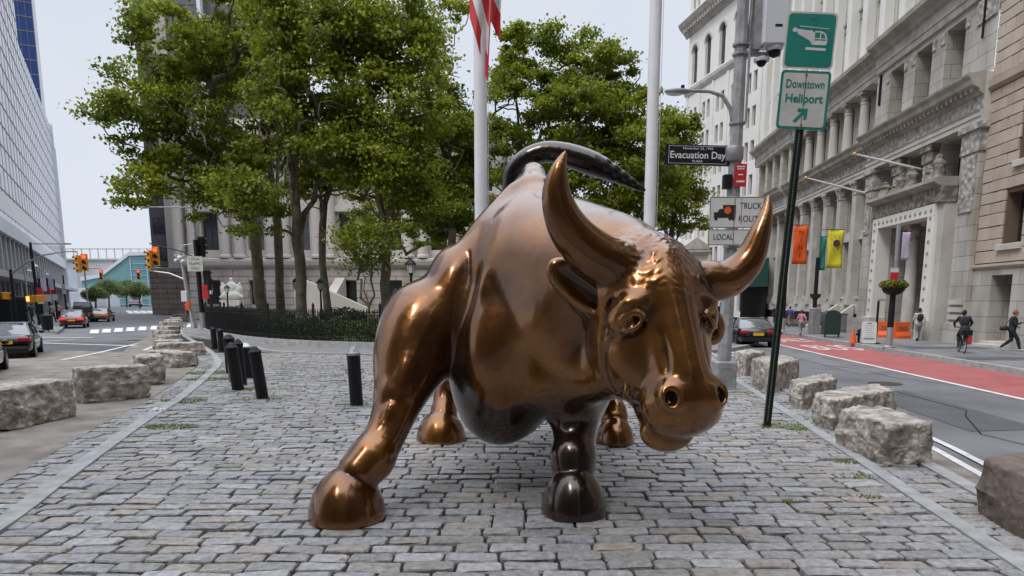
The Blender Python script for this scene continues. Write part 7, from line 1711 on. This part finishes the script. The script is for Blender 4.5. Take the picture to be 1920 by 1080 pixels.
for a, b_, r_ in (((0, -.50, .34), (0, -.08, .30), .014), ((0, -.50, .34), (0, -.20, .80), .012), ((0, -.08, .30), (0, -.22, .90), .018), ((0, -.08, .30), (0, .36, .74), .020), ((0, -.19, .78), (0, .34, .84), .018), ((0, .32, .98), (0, .52, .34), .018)): mb.tube([Vector(a)*Sx, Vector(b_)*Sx], r_*Sx*1.2, 8)
mb.build('frame', M['black_metal'], bk, smooth=True)
mb = MB(); mb.tube([Vector(t)*Sx for t in ((-.30, .30, 1.06), (-.1, .34, 1.04), (.1, .34, 1.04), (.30, .30, 1.06))], .014*Sx*1.3, 8); mb.tube([Vector((0, .32, .96))*Sx, Vector((0, .33, 1.05))*Sx], .02*Sx, 6); mb.build('handlebar', M['black_metal'], bk)
mb = MB(); mb.sphere((0, -.25*Sx, .93*Sx), .13*Sx, 12, 6, sc3=(.8, 1.1, .4)); mb.build('saddle', M['leather'], bk, smooth='all')
mb = MB(); mb.cham(-.20*Sx, .20*Sx, -.75*Sx, -.40*Sx, .74*Sx, .98*Sx, .02); mb.build('rear_box', M['black_metal'], bk)
mb = MB(); mb.cham(.06*Sx, .20*Sx, -.72*Sx, -.42*Sx, .38*Sx, .72*Sx, .02); mb.build('pannier', M['red'], bk)
for s, zf in ((-1, .22), (1, .46)): mb = MB(); mb.tube([Vector((0, -.08, .30))*Sx, Vector((s*.09, -.08 + s*.06, (.30 + zf)/2 - .02))*Sx], .012*Sx, 6); mb.box((s*.14 - .05)*Sx, (s*.14 + .05)*Sx, -.12*Sx, 0, (zf - .06)*Sx, (zf - .04)*Sx); mb.build('pedal', M['black_metal'], bk)
pr = dict(pelvis=(0, -.24, 1.0), chest=(0, .0, 1.32), head=(0, .14, 1.64), shL=(-.18, .02, 1.44), shR=(.18, .02, 1.44), elL=(-.32, .16, 1.24), haL=(-.28, .26, 1.10), elR=(.32, .16, 1.24), haR=(.28, .26, 1.10), knL=(-.13, .16, .72), anL=(-.13, -.06, .28), toeL=(-.13, .08, .24), knR=(.14, .20, .88), anR=(.13, .02, .52), toeR=(.13, .16, .48))
person(BL, bh2, pr, 'cloth_navy', 'cloth_black', 'hair_black', 'dark-clothed cyclist seen from behind riding the black bicycle', skin='skin_dark')
bag('backpack', BL, bh2, (0, -.22, 1.27), (.36, .26, .48), 'cloth_black', 'dark backpack worn by the cyclist')
# small roadside posts far left
for i, (u, v) in enumerate(((300, 583), (308, 584), (320, 584), (330, 586), (214, 573), (292, 580))):
    q = G(u, v); mb = MB(); mb.tube([(0, 0, 0), (0, 0, 1.3)], .09, 8); o = mb.build('marker_post', M['white_plastic']); o.location = (q.x, q.y, -.05); tag(o, 'white flexible marker post in the far left junction', 'marker post', 'white marker posts at the far junction')
p = G(310, 576); b = empty('yellow_barrier', (p.x, p.y, -.05), label='yellow barrel barrier at the far corner of the left street', cat='barrier'); mb = MB(); mb.lathe([(.9, 0), (.8, 2.2), (.7, 2.3)], 12); mb.build('barrel', M['signal_yellow'], b); mb = MB(); mb.lathe([(.87, 1.0), (.87, 1.3)], 12); mb.build('band', M['white_plastic'], b)
